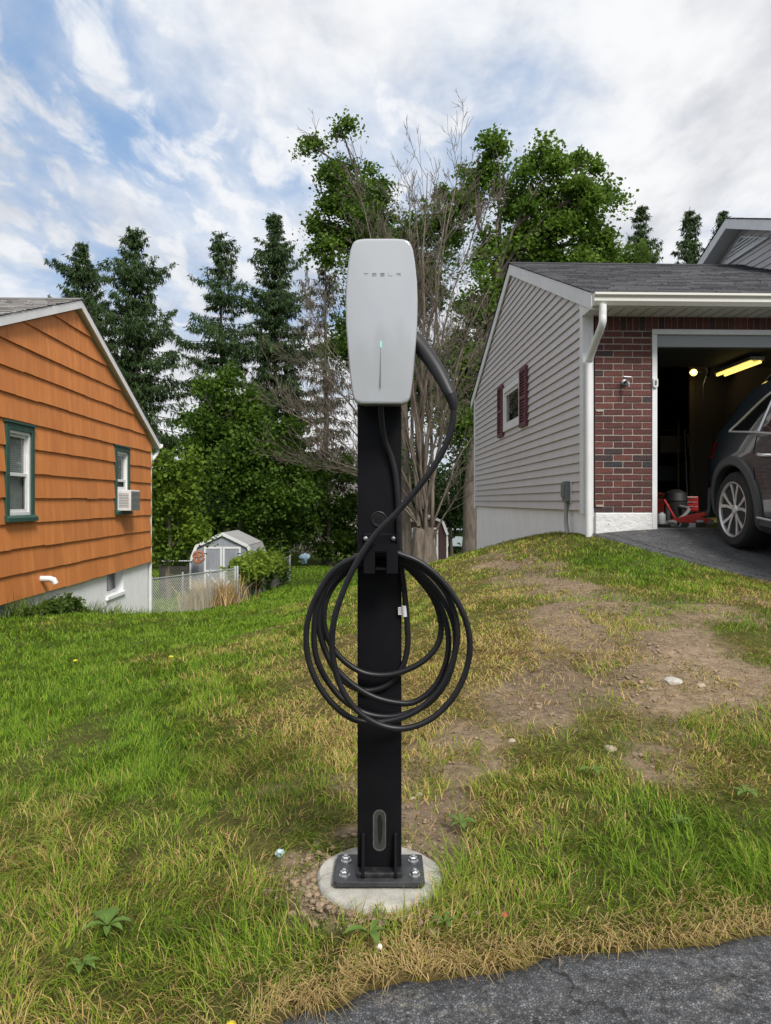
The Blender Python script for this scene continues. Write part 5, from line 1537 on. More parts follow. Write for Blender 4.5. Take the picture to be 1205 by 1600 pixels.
def spruce(name, label, px, ptop, D, rpx, seed, col=((0.017, 0.040, 0.012), (0.058, 0.100, 0.028)), density=1.0, lean=0.0, group='spruces behind the yards', thin=1.0, low=None, asym=0.0):
    r = np.random.default_rng(seed)
    t = P(px, ptop, D); bx, by = t.x + lean, D
    bz = gz(bx, by); H = t.z - bz; R = rpx / F * D
    root = thing(name, label, 'tree', (bx, by, bz - 0.05), group=group)
    o = np.array([bx, by, bz - 0.05])
    tr = Tubes(); hh = np.linspace(0, 1, 12)
    ax = np.stack([np.full(12, bx) - lean * hh, np.full(12, by), bz - 0.1 + (H + 0.1) * hh], 1); ax[1:-1, :2] += r.normal(0, 0.04, (10, 2))
    tr.add(ax - o, np.linspace(0.24, 0.015, 12), 8); tr.build('trunk', DARKBARK, root)
    br = Tubes(); pos = []; dirs = []; ln = []; wv = r.uniform(-1, 1)
    z = H * (low or 0.10)
    while z < H - 0.15:
        f = z / H
        reach = (2.15 + 0.25 * wv) * R * (1 - f) ** (0.62 + 0.06 * wv) * (0.9 + 0.25 * math.sin(z * 2.3 + seed)) + 0.06
        k = max(3, int((5 + 2 * r.random()) * (0.55 + 0.45 * density)))
        a0 = r.random() * 6.28
        for i in range(k):
            if r.random() > 0.9 * density + 0.1: continue
            a = a0 + i * 6.283 / k + r.normal(0, 0.25)
            L = reach * (0.40 + 0.70 * r.random()) * (1 + asym * math.cos(a))
            c = np.array([np.interp(z / H, hh, ax[:, 0]), np.interp(z / H, hh, ax[:, 1]), bz + z])
            d = np.array([math.cos(a), math.sin(a), 0])
            s = np.linspace(0, 1, 7)[:, None]
            # drooping bough with an upswept tip
            rise = 0.35 * f - 0.10
            p = c + d * L * s + np.array([0, 0, 1]) * (L * (rise * s - 0.42 * (1 - 0.6 * f) * s ** 1.6 + 0.26 * s ** 4))
            br.add(p - o, np.linspace(0.009 + 0.006 * L, 0.004, 7), 4)
            m = int(L * 26 * density * thin) + 5
            q = r.random(m) ** 0.85
            pp = np.stack([np.interp(q, s[:, 0], p[:, j]) for j in range(3)], 1)
            side = np.array([-d[1], d[0], 0])
            sw = r.normal(0, 0.14, (m, 1)) * L * (0.35 + 0.65 * np.sin(q * np.pi))[:, None]
            pp += side * sw
            pp[:, 2] -= np.abs(sw[:, 0]) * 0.35
            pos.append(pp); dirs.append(np.tile(d, (m, 1)) + side * np.sign(sw) * 0.6)
            ln.append((0.20 + 0.34 * r.random(m)) * (0.55 + 0.45 * (1 - f)))
        z += (0.28 + 0.36 * r.random()) * (0.7 + 0.75 * (1 - f))
    br.build('branches', DARKBARK, root)['kind'] = 'stuff'
    c = np.vstack(pos); d = np.vstack(dirs); L = np.concatenate(ln)
    # each twig: hanging and outward slivers
    reps = 5
    c = np.repeat(c, reps, 0); d = np.repeat(d, reps, 0); L = np.repeat(L, reps); n = len(c)
    c = c + r.normal(0, 0.045, (n, 3))
    t = d * (0.55 * r.random((n, 1)) ** 2) + r.normal(0, 0.20, (n, 3)); t[:, 2] -= 0.9 * r.random(n) + 0.15
    t /= np.linalg.norm(t, axis=1)[:, None]
    w = np.cross(t, r.normal(0, 1, (n, 3))); w /= np.linalg.norm(w, axis=1)[:, None]
    L = L * (0.5 + 0.95 * r.random(n)); wd = (0.017 + 0.022 * r.random(n))[:, None]
    V = np.stack([c - w * wd * .6, c + t * (L * .45)[:, None] - w * wd, c + t * L[:, None], c + t * (L * .45)[:, None] + w * wd], 1).reshape(-1, 3)
    tt = r.random((n, 1))
    colr = np.array(col[0]) + (np.array(col[1]) - np.array(col[0])) * tt
    Q = np.arange(n * 4).reshape(n, 4)
    np_mesh('crown', V - o, Q, NEEDLE, root, colors=np.repeat(colr, 4, 0), k=4)
    return root


def bare_tree():
    """half dead tree of many ascending stems"""
    r = np.random.default_rng(77)
    b = P(662, 868, 20.0); bx, by = b.x, 20.0; bz = gz(bx, by)
    root = thing('bare_tree', 'large leafless grey tree with many upright stems behind the post', 'tree', (bx, by, bz - 0.05))
    o = np.array([bx, by, bz - 0.05])
    tr = Tubes()
    for i in range(5):
        a = i * 1.26; q = np.array([bx + 0.22 * math.cos(a), by + 0.2 * math.sin(a), bz - 0.2])
        tr.add(curve(q, (bx + 0.16 * math.cos(a + .4), by + 0.15 * math.sin(a + .4), bz + 1.3), r, 0.03, 6) - o, np.linspace(0.20, 0.13, 6), 9)
    tr.build('trunk', DEADWOOD, root)
    st = Tubes(); tw = Tubes()

    def twig(p, d, L, rad, depth):
        n = 5
        d = d / np.linalg.norm(d)
        s = np.linspace(0, 1, n)[:, None]
        bend = r.normal(0, 0.16, 3) * L; bend[2] += 0.10 * L
        pts = p + d * L * s + bend * s * s + r.normal(0, 0.012, (n, 3)) * L
        (st if rad > 0.018 else tw).add(pts - o, np.linspace(rad, max(0.0045, rad * 0.3), n), 5 if rad > 0.018 else 3)
        if depth == 0: return
        k = {4: 9, 3: 6, 2: 5, 1: 3}[depth]
        for i in range(k):
            f = 0.22 + 0.76 * r.random()
            j = f * (n - 1); a = int(j); q = pts[a] + (pts[min(a + 1, n - 1)] - pts[a]) * (j - a)
            t = pts[min(a + 1, n - 1)] - pts[a]; t /= np.linalg.norm(t) + 1e-9
            side = r.normal(0, 1, 3); side -= t * side.dot(t); side /= np.linalg.norm(side)
            nd = t * 0.86 + side * (0.36 + 0.36 * r.random()); nd[2] += 0.12
            twig(q, nd, L * (0.30 + 0.30 * r.random()) * (1.1 - 0.4 * f), max(0.006, rad * 0.42), depth - 1)
    # main stems aimed at points of the photo: (px, py, depth offset, radius)
    for px, py, dd, rad in ((600, 350, 0.6, 0.11), (640, 290, -0.3, 0.12), (668, 270, 0.4, 0.12), (700, 310, 0.0, 0.12), (722, 245, 0.9, 0.11), (750, 330, -0.8, 0.10), (770, 440, 0.5, 0.10), (790, 480, -1.2, 0.07),
                            (580, 380, -0.6, 0.09), (560, 470, 0.9, 0.09), (690, 380, -1.5, 0.10), (620, 420, -1.4, 0.09), (650, 330, 1.4, 0.10), (540, 260, 1.0, 0.07), (740, 560, -1.6, 0.08),
                            (470, 560, 0.2, 0.07), (440, 640, -0.8, 0.06), (450, 720, 0.6, 0.06), (500, 640, 1.2, 0.07), (520, 720, -1.2, 0.06), (760, 650, -0.6, 0.06), (755, 730, -1.0, 0.055), (480, 500, -1.0, 0.06), (600, 560, -2.0, 0.07), (680, 520, 2.0, 0.09)):
        e = np.array(P(px, py, 20 + dd)); s0 = np.array([bx + r.normal(0, 0.14), by + r.normal(0, 0.12), bz + 0.9 + 1.0 * r.random()])
        n = 9; s = np.linspace(0, 1, n)[:, None]; L = np.linalg.norm(e - s0)
        low = py > 480
        lift = np.array([0, 0, (0.10 if not low else 0.16) * L])
        pts = s0 + (e - s0) * s + lift * (s * (1 - s)) * (2.4 if low else 1.2) + r.normal(0, 0.010, (n, 3)) * L * np.sin(s * np.pi)
        # stems rise before they spread
        if not low: pts[:, 0] -= ((e - s0)[0] * 0.55 * (s * (1 - s) * 1.4))[:, 0]
        rr = np.linspace(rad * 0.55, 0.010, n)
        st.add(pts - o, rr, 7)
        for i in range(13 if not low else 13):
            f = 0.22 + 0.78 * r.random() ** 0.8; j = f * (n - 1); a = int(min(j, n - 2)); q = pts[a] + (pts[a + 1] - pts[a]) * (j - a)
            t = pts[a + 1] - pts[a]; t /= np.linalg.norm(t)
            side = r.normal(0, 1, 3); side -= t * side.dot(t); side /= np.linalg.norm(side)
            nd = t * 0.9 + side * (0.35 + 0.4 * r.random()); nd[2] += 0.1
            twig(q, nd, (0.8 + 1.5 * r.random()) * (1.15 - 0.5 * f), max(0.009, rr[a] * 0.32), 2 if r.random() < 0.93 else 3)
    st.build('stems', DEADWOOD, root)['kind'] = 'stuff'
    tw.build('twigs', DEADWOOD, root)['kind'] = 'stuff'
    # the few shoots still in leaf
    c = []
    for px, py in ((560, 470), (700, 420), (745, 690), (640, 700), (620, 560), (690, 610)):
        q = np.array(P(px, py, 20.6)); c.append(q + r.normal(0, 0.35, (260, 3)))
    c = np.vstack(c); n = len(c)
    V, Q, cc = leaf_quads(r, c - o, 0.09, np.array([0.05, 0.10, 0.02]) + r.random((n, 1)) * np.array([0.06, 0.09, 0.02]))
    np_mesh('leafy_shoots', V, Q, LEAF, root, colors=cc, k=4)['kind'] = 'stuff'


def build_trees():
    G1, G2 = (0.050, 0.110, 0.014), (0.165, 0.265, 0.036)
    gw = lambda px, D: ((px - CX) / F * D, D)
    bare_tree()
    broadleaf('maple_tree', 'tall green maple rising behind the grey garage roof', gw(734, 26), [(860, 270, 46, 44), (910, 250, 30, 30, 1), (905, 310, 48, 40), (945, 300, 24, 30, .5), (800, 300, 40, 40, 1), (850, 350, 70, 45), (920, 370, 45, 40, 1), (955, 400, 36, 22, 1.5), (800, 390, 60, 45, .5), (870, 410, 60, 40),
              (765, 470, 55, 55, 0), (730, 560, 60, 60, .5), (800, 480, 60, 60, 2), (712, 650, 55, 55, .5), (770, 230, 24, 34, 1), (745, 270, 34, 40, 1.5), (840, 235, 20, 26)], 26, G1, G2, leaf=0.14, per=210, clump=0.36, trunk_r=0.30, seed=3, dens=1.0, cap=95)
    broadleaf('maple_tree', 'ragged green maple crown behind the leafless grey stems', gw(628, 29), [(492, 232, 20, 26), (508, 262, 26, 26), (535, 205, 13, 30), (533, 262, 20, 30, 1), (548, 310, 34, 34), (585, 350, 45, 45), (545, 365, 34, 40, 1), (640, 380, 50, 40, 1), (700, 340, 45, 40, 1), (735, 300, 34, 40, 1), (520, 400, 32, 40), (600, 430, 55, 40, 1.5), (660, 450, 55, 50, 2), (560, 540, 50, 50, 2), (640, 590, 60, 60, 2.5), (600, 300, 25, 30), (522, 315, 30, 34, .5), (570, 290, 26, 34, 1), (500, 345, 24, 34, .5), (610, 370, 40, 40, .5)],
              29, (0.045, 0.100, 0.014), (0.150, 0.245, 0.034), leaf=0.14, per=200, clump=0.36, trunk_r=0.26, seed=4, dens=1.0, cap=95)
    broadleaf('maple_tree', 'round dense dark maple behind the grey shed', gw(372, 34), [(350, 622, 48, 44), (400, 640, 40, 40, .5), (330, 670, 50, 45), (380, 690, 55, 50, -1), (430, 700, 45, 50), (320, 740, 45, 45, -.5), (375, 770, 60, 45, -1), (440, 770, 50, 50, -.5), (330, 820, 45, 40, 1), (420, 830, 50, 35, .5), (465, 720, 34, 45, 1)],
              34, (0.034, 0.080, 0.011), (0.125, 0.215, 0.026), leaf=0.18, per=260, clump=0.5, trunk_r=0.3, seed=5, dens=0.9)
    broadleaf('box_elder_tree', 'bright green young tree beside the far corner of the orange house', gw(262, 23), [(262, 725, 30, 26), (250, 765, 34, 30), (285, 780, 30, 32), (262, 810, 40, 34), (300, 830, 28, 30), (250, 850, 32, 26), (290, 735, 18, 24)],
              23, (0.07, 0.13, 0.012), (0.19, 0.28, 0.03), leaf=0.13, per=260, clump=0.36, trunk_r=0.11, seed=6, dens=0.9)
    broadleaf('shrub_mass', 'dark leafy understory shrubs left of the black post', gw(515, 36), [(500, 800, 36, 40), (540, 790, 32, 45, 1), (475, 830, 34, 28, -1), (520, 840, 40, 30), (555, 845, 30, 30), (500, 745, 30, 34, 1), (545, 720, 34, 40, 1.5)],
              36, (0.028, 0.066, 0.010), (0.105, 0.18, 0.024), leaf=0.19, per=260, clump=0.55, trunk_r=0.14, seed=8, dens=0.85, cat='shrub')
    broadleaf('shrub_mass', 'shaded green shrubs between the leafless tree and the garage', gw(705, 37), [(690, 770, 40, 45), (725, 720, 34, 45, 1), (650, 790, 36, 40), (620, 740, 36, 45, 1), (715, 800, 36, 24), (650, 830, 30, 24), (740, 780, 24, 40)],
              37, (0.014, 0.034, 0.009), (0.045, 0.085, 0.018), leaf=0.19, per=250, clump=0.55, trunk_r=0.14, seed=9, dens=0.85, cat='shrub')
    broadleaf('maple_tree', 'low light green tree crown just over the garage ridge', gw(975, 34), [(950, 400, 30, 18), (985, 402, 26, 18), (930, 410, 24, 14), (1000, 412, 18, 10), (960, 450, 50, 40)],
              34, (0.05, 0.10, 0.018), (0.12, 0.19, 0.035), leaf=0.17, per=220, clump=0.5, trunk_r=0.2, seed=10)
    spruce('spruce_tree', 'leftmost tall spruce with drooping boughs behind the orange house roof', 130, 377, 41, 74, 21, asym=-0.15)
    spruce('spruce_tree', 'tall pointed spruce just right of the orange house peak', 212, 357, 40, 84, 22)
    spruce('spruce_tree', 'slim spruce rising directly behind the round dark maple top', 346, 360, 42, 66, 23, density=0.85)
    spruce('spruce_tree', 'dense dark spruce left of the charger, tallest of the spruces', 430, 333, 43, 66, 24, density=1.15)
    spruce('spruce_tree', 'half bare brownish spruce directly left of the charger', 508, 350, 39, 50, 25, col=((0.045, 0.045, 0.032), (0.095, 0.088, 0.060)), density=0.62, thin=0.7)
    spruce('spruce_tree', 'leftmost of the three far spruces over the garage roof', 1003, 320, 47, 46, 26)
    spruce('spruce_tree', 'middle one of the three far spruces over the garage roof', 1078, 323, 47, 44, 27)
    spruce('spruce_tree', 'rightmost of the far spruces, next to the upper gable', 1130, 328, 48, 44, 28)
    # leafy clumps added behind the camera, only to be mirrored in the charger's glass
    r = np.random.default_rng(32); n = 700
    x = r.uniform(-22, 22, n); z = -0.5 + r.random(n) * (2.0 + 8.0 * fbm(x * 0.22 + 2, x * 0 + 9, 3)); y = r.uniform(-27, -23, n)
    cid = np.repeat(np.arange(n), 24); pos = np.stack([x, y, z], 1)[cid] + r.normal(0, 0.6, (len(cid), 3))
    V, Q, cc = leaf_quads(r, pos, 0.45, crown_colours(r, len(cid), G1, G2, cid, n))
    o = np_mesh('unseen_mirrored_wood', V, Q, LEAF, colors=cc, k=4)
    o['kind'] = 'stuff'; o['label'] = 'unseen leafy clumps added for the charger glass reflection'; o['category'] = 'wood'
    # far wood that closes the view low down
    r = np.random.default_rng(31)
    n = 900
    x = r.uniform(-34, 24, n); y = r.uniform(50, 60, n); z = -2.4 + r.random(n) ** 1.3 * (4.6 + 2.4 * fbm(x * 0.25, y * 0.0 + 4))
    C = np.stack([x, y, z], 1)
    cid = np.repeat(np.arange(n), 40)
    pos = C[cid] + r.normal(0, 0.55, (len(cid), 3))
    col = crown_colours(r, len(cid), (0.012, 0.030, 0.008), (0.040, 0.075, 0.018), cid, n)
    V, Q, cc = leaf_quads(r, pos, 0.42, col)
    o = np_mesh('far_woodland', V, Q, LEAF, colors=cc, k=4)
    o['kind'] = 'stuff'; o['label'] = 'dark wood closing the view behind the yards'; o['category'] = 'wood'


build_trees()
# ------------------------------------------------------------------ sheds, fence, shrubs at the far end of the yard
def gambrel(w, h_eave, h_break, h_top, in_break):
    return [(-w / 2, 0), (w / 2, 0), (w / 2, h_eave), (w / 2 - in_break, h_break), (0, h_top), (-w / 2 + in_break, h_break), (-w / 2, h_eave)]


def build_shed(name, label, pxl, D, w, dep, rz, wall_m, trim_m, roof_m, door_dark=None, hb=(1.15, 1.75, 2.3), z_off=0.0):
    bx = (pxl - CX) / F * D
    bz = gz(bx, D) - 0.02 + z_off
    root = thing(name, label, 'shed', (bx, D, bz), rz)
    prof = gambrel(w, hb[0], hb[1], hb[2], 0.22)
    mb = MB(); mb.prism(prof, lambda p: (p[0], dep, p[1]), lambda p: (p[0], 0, p[1])); wl = mb.build('walls', wall_m, root)
    # vertical battens of the grooved siding
    x = -w / 2 + 0.1
    while x < w / 2 - 0.05:
        top = np.interp(abs(x), [0, w / 2 - 0.22, w / 2], [hb[2], hb[1], hb[0]]) - 0.06
        g = MB(); g.box((x, -0.004, 0.02), (x + 0.16, -0.0005, top)); g.build('siding_board', wall_m, wl); x += 0.2
    for a, b in (((w / 2, hb[0]), (w / 2 - 0.22, hb[1])), ((w / 2 - 0.22, hb[1]), (0, hb[2])), ((0, hb[2]), (-w / 2 + 0.22, hb[1])), ((-w / 2 + 0.22, hb[1]), (-w / 2, hb[0]))):
        r = MB(); dx, dz = b[0] - a[0], b[1] - a[1]; L = math.hypot(dx, dz); nx, nz_ = -dz / L, dx / L
        if nz_ < 0: nx, nz_ = -nx, -nz_
        p = [a, b, (b[0] + nx * 0.04, b[1] + nz_ * 0.04), (a[0] + nx * 0.04, a[1] + nz_ * 0.04)]
        r.prism(p, lambda q: (q[0], dep + 0.08, q[1]), lambda q: (q[0], -0.07, q[1])); ro = r.build('roof_panel', roof_m, root)
        t = MB(); p2 = [(a[0] - nx * .07, a[1] - nz_ * .07), (b[0] - nx * .07, b[1] - nz_ * .07), (b[0] + nx * 0.045, b[1] + nz_ * 0.045), (a[0] + nx * 0.045, a[1] + nz_ * 0.045)]
        t.prism(p2, lambda q: (q[0], -0.071, q[1]), lambda q: (q[0], -0.09, q[1])); t.build('rake_trim', trim_m, ro)
    for sx in (-1, 1):
        t = MB(); t.box((sx * w / 2 - 0.05, -0.012, 0), (sx * w / 2 + 0.012, 0.05, hb[0])); t.build('corner_trim', trim_m, root)
    dw, dh = w * 0.29, 1.62
    for sx in (-1, 1):
        x0, x1 = (0.01, dw) if sx > 0 else (-dw, -0.01)
        d = MB(); d.box((x0, -0.030, 0.06), (x1, -0.006, dh)); do = d.build('door', door_dark or wall_m, root)
        e = 0.075
        for a, b in (((x0, 0.06), (x0 + e, dh)), ((x1 - e, 0.06), (x1, dh)), ((x0 + e, dh - e), (x1 - e, dh)), ((x0 + e, 0.06), (x1 - e, 0.06 + e)), ((x0 + e, 0.66), (x1 - e, 0.66 + e))):
            f = MB(); f.box((a[0], -0.046, a[1]), (b[0], -0.0305, b[1])); f.build('door_frame', trim_m, do)
        br = MB(); br.bar((x0 + e, -0.040, 0.14 if sx > 0 else 0.65), (x1 - e, -0.040, 0.65 if sx > 0 else 0.14), 0.016, 0.06, up=(0, 0, 1)); br.build('door_brace', trim_m, do)
        hg = MB(); hg.box((x0 if sx < 0 else x1 - 0.12, -0.052, 1.35), ((x0 + 0.12) if sx < 0 else x1, -0.0465, 1.38)); hg.build('hinge', RUBBER, do)
    return root


def build_sheds():
    greyw = mat('shed_grey_boards', (0.22, 0.235, 0.27), 0.8, col2=(0.30, 0.315, 0.35), nscale=6, stretch=(1, 1, .2))
    gr = mat('shed_grey_roof', (0.24, 0.24, 0.245), 0.9, col2=(0.33, 0.33, 0.33), nscale=12)
    sh = build_shed('grey_shed', 'small grey gambrel roofed shed with white framed double doors', 348, 28.0, 2.42, 2.4, -0.03, greyw, WHITE, gr, hb=(1.1, 1.65, 2.12))
    brw = mat('shed_brown_boards', (0.045, 0.022, 0.020), 0.8, col2=(0.07, 0.035, 0.03), nscale=6, stretch=(1, 1, .2))
    build_shed('brown_shed', 'dark brown shed with white trim glimpsed beside the leafless trunk', 664, 34.0, 2.1, 2.4, 0.06, brw, WHITE, gr, hb=(1.3, 1.9, 2.25), z_off=0.55)
    # rusty ornament hung on the grey shed
    c = P(311, 870, 27.55)
    m = MB(); rust = mat('rusty_iron', (0.26, 0.10, 0.045), 0.9, col2=(0.38, 0.17, 0.09), nscale=20)
    jr = random.Random(3); pts = [Vector((c.x + (0.19 + jr.uniform(-.05, .05)) * math.cos(a), c.y, c.z + (0.19 + jr.uniform(-.05, .05)) * math.sin(a))) for a in np.linspace(0, 6.0, 22)]
    m.tube(pts, [0.03 + jr.uniform(0, .03) for _ in pts], 8)
    o = thing('rusty_wreath', 'rust coloured round ornament hanging on the grey shed', 'ornament', (0, 0, 0))
    m.build('hoop', rust, o, smooth=True)
    for a in (0.3, 2.0, 3.1, 4.6):
        k = MB(); k.tube([c, Vector((c.x + 0.20 * math.cos(a), c.y - 0.02, c.z + 0.20 * math.sin(a)))], [0.06, 0.035], 6); k.build('spoke', rust, o)
    # dark compost bin with a stump beside the shed
    b = P(272, 893, 27.5); bb = thing('compost_bin', 'dark slatted compost bin left of the grey shed', 'bin', (b.x, 27.5, gz(b.x, 27.5)))
    dk = mat('dark_wood', (0.035, 0.032, 0.030), 0.9, col2=(0.06, 0.055, 0.05), nscale=8)
    for sx in (-0.5, 0.5):
        m = MB(); m.box((sx - 0.04, -0.04, 0), (sx + 0.04, 0.04, 1.05)); m.build('bin_post', dk, bb)
    for i in range(6):
        m = MB(); m.box((-0.46, -0.02, 0.06 + i * 0.16), (0.46, 0.02, 0.19 + i * 0.16)); m.build('slat', dk, bb)
    r = MB(); r.tube([P(252, 877, 27.3), P(300, 876.5, 27.4)], 0.025, 8); ro = r.build('fence_rail', GALV, smooth=True); tag(ro, 'level grey pipe rail between the house corner and the shed', 'rail')


build_sheds()


def build_fence():
    top_z = lambda t: -0.67 + (-0.745 + 0.67) * t
    a = Vector((-4.62, 14.6)); b = Vector((-3.56, 17.5)); c = Vector((-3.62, 28.0))
    mesh_m = mat('chain_wire', (0.62, 0.63, 0.60), 0.5, 0.1)
    for nm, lab, p, q, z0, z1, posts in (('chain_link_fence', 'low galvanised chain link fence running from the orange house corner', a, b, -0.68, -0.745, 4), ('chain_link_fence', 'overgrown chain link fence running back beside the shed', b + Vector((0.05, 0.04)), c, -0.745, -1.25, 5)):
        root = thing(nm, lab, 'fence', (p.x, p.y, gz(p.x, p.y)), group='chain link fences')
        o = Vector((p.x, p.y, gz(p.x, p.y))); d = q - p; L = d.length
        for i in range(posts):
            t = i / (posts - 1); x, y = p.x + d.x * t, p.y + d.y * t; zt = z0 + (z1 - z0) * t
            m = MB(); m.lathe([(0.030 if i in (0, posts - 1) else 0.022, gz(x, y) - 0.2 - o.z), (0.030 if i in (0, posts - 1) else 0.022, zt + 0.04 - o.z), (0.012, zt + 0.07 - o.z)], (x - o.x, y - o.y, 0), 'Z', 10); m.build('post', GALV, root, smooth=True)
        m = MB(); m.tube([Vector((p.x, p.y, z0)) - o, Vector((q.x, q.y, z1)) - o], 0.018, 8); m.build('top_rail', GALV, root, smooth=True)
        # woven wire
        V, Q = [], []
        step = 0.058 if L < 5 else 0.09; wr = 0.0042 if L < 5 else 0.005
        for s in (-1, 1):
            k = -1.2
            while k < L + 1.2:
                # line u = k + s*w (w height from top down)
                pts = []
                for hgt in (0.0, 0.86):
                    pts.append((k + s * hgt * 0.9, hgt))
                (u0, h0), (u1, h1) = pts
                def cut(u, uu, h, hh, lim):
                    t = (lim - u) / (uu - u); return lim, h + (hh - h) * t
                if min(u0, u1) > L or max(u0, u1) < 0: k += step; continue
                if u0 < 0: u0, h0 = cut(u0, u1, h0, h1, 0)
                if u1 < 0: u1, h1 = cut(u1, u0, h1, h0, 0)
                if u0 > L: u0, h0 = cut(u0, u1, h0, h1, L)
                if u1 > L: u1, h1 = cut(u1, u0, h1, h0, L)
                e = []
                for u, h in ((u0, h0), (u1, h1)):
                    t = u / L; e.append(Vector((p.x + d.x * t, p.y + d.y * t, z0 + (z1 - z0) * t - h)) - o)
                n = Vector((d.y, -d.x, 0)).normalized() * (wr * s)
                tan = (e[1] - e[0]).normalized(); sd_ = tan.cross(Vector((d.y, -d.x, 0)).normalized()).normalized() * wr
                kk = len(V)
                V += [e[0] - sd_ + n, e[0] + sd_ + n, e[1] + sd_ + n, e[1] - sd_ + n]; Q.append((kk, kk + 1, kk + 2, kk + 3)); k += step
        w = np_mesh('wire_mesh', np.array([tuple(v) for v in V]), np.array(Q), mesh_m, root, k=4); w['kind'] = 'stuff'


build_fence()


def bush(name, label, blobs, n, leaf, dark, light, seed, cat='bush', stem=True, stemcol=None):
    """blobs: world ellipsoids (x, y, z above ground, rx, ry, rz)"""
    r = np.random.default_rng(seed)
    x0, y0 = blobs[0][0], blobs[0][1]
    o = np.array([x0, y0, gz(x0, y0)])
    root = thing(name, label, cat, tuple(o))
    vol = np.array([b[3] * b[4] * b[5] for b in blobs]); vol = vol ** 0.7 / (vol ** 0.7).sum()
    tw = Tubes(); P_ = []; cid = []
    for i, b in enumerate(blobs):
        k = max(20, int(n * vol[i])); g = gz(b[0], b[1])
        nc = max(6, k // 60)
        d = r.normal(0, 1, (nc, 3)); d /= np.linalg.norm(d, axis=1)[:, None]; cc = np.array([b[0], b[1], g + b[2]]) + d * (r.random((nc, 1)) ** 0.4) * np.array([b[3], b[4], b[5]])
        for q in cc: tw.add(curve((b[0] + r.normal(0, .3) * b[3], b[1], g - 0.05), q, r, 0.08, 5) - o, np.linspace(0.012, 0.003, 5), 3)
        ids = r.integers(0, nc, k); P_.append(cc[ids] + r.normal(0, 0.30, (k, 3)) * min(b[3], b[5]) * np.array([1, 1, .8])); cid.append(ids + i * 500)
    tw.build('stems', BARK, root)['kind'] = 'stuff'
    pos = np.vstack(P_); cid = np.concatenate(cid)
    pos[:, 2] = np.maximum(pos[:, 2], tz(pos[:, 0], pos[:, 1]) + 0.01)
    col = crown_colours(r, len(pos), dark, light, cid, int(cid.max()) + 1)
    V, Q, c = leaf_quads(r, pos - o, leaf, col)
    np_mesh('foliage', V, Q, LEAF, root, colors=c, k=4)


def build_bushes():
    W = lambda px, D: (px - CX) / F * D
    bush('bush', 'light green bush spilling over the fence beside the grey shed', [(W(385, 19), 19, .75, .42, .6, .28), (W(397, 20.5), 20.5, .85, .50, .8, .34), (W(413, 22.5), 22.5, .8, .45, .9, .36), (W(427, 25), 25, .75, .35, .9, .4), (W(372, 18), 18, .7, .25, .4, .3)], 9000, 0.10, (0.11, 0.18, 0.016), (0.25, 0.34, 0.045), 41)
    bush('vine', 'darker climbing vine covering the fence run behind the light bush', [(W(389, 19.6), 19.6, .42, .28, .8, .4), (W(408, 22), 22, .4, .3, 1.2, .42), (W(433, 26), 26, .4, .35, 1.5, .45)], 5000, 0.10, (0.025, 0.055, 0.012), (0.07, 0.12, 0.025), 42, cat='vine')
    bush('weed_patch', 'leafy weeds growing along the white foundation of the orange house', [(-4.12, 8.6, .05, .12, .3, .06), (-4.14, 9.1, .09, .14, .3, .10), (-4.18, 9.7, .12, .15, .35, .12), (-4.2, 10.3, .06, .12, .35, .07), (-4.24, 11.2, .03, .10, .4, .04)], 3000, 0.055, (0.05, 0.10, 0.016), (0.13, 0.20, 0.04), 43, cat='weeds')
    # tall dry weeds at the fence's end
    r = np.random.default_rng(44); n = 900
    x = W(330, 17) + r.normal(0, .30, n); y = 17.0 + r.normal(0, .25, n)
    o = plant_blades('dry_weeds', x, y, 0.35 + 0.5 * r.random(n), np.full(n, .018), 0.3 + .4 * r.random(n), np.array([.42, .30, .15]) + r.random((n, 1)) * np.array([.2, .16, .08]), 'tall straw coloured weeds against the chain link fence')
    n = 1500
    x = -4.2 + r.normal(0, .06, n) - 0.0324 * 0; y = r.uniform(8.2, 14, n); x = -4.27 - 0.0324 * (y - 6.7) + 0.02 + np.abs(r.normal(0, .10, n))
    plant_blades('tall_grass', x, y, 0.12 + 0.28 * r.random(n) ** 2, np.full(n, .010), 0.3 + .6 * r.random(n), np.array([.07, .13, .02]) + r.random((n, 1)) * np.array([.12, .12, .03]), 'uncut tall grass at the foot of the orange house')


build_bushes()
# ------------------------------------------------------------------ car backed up to the garage
def boolean_cut(o, cutters):
    for c in cutters:
        m = o.modifiers.new('cut', 'BOOLEAN'); m.operation = 'DIFFERENCE'; m.object = c; m.solver = 'EXACT'
    bpy.context.view_layer.update()
    dg = bpy.context.evaluated_depsgraph_get()
    me = bpy.data.meshes.new_from_object(o.evaluated_get(dg))
    o.modifiers.clear(); o.data = me
    for c in cutters: bpy.data.objects.remove(c, do_unlink=True)


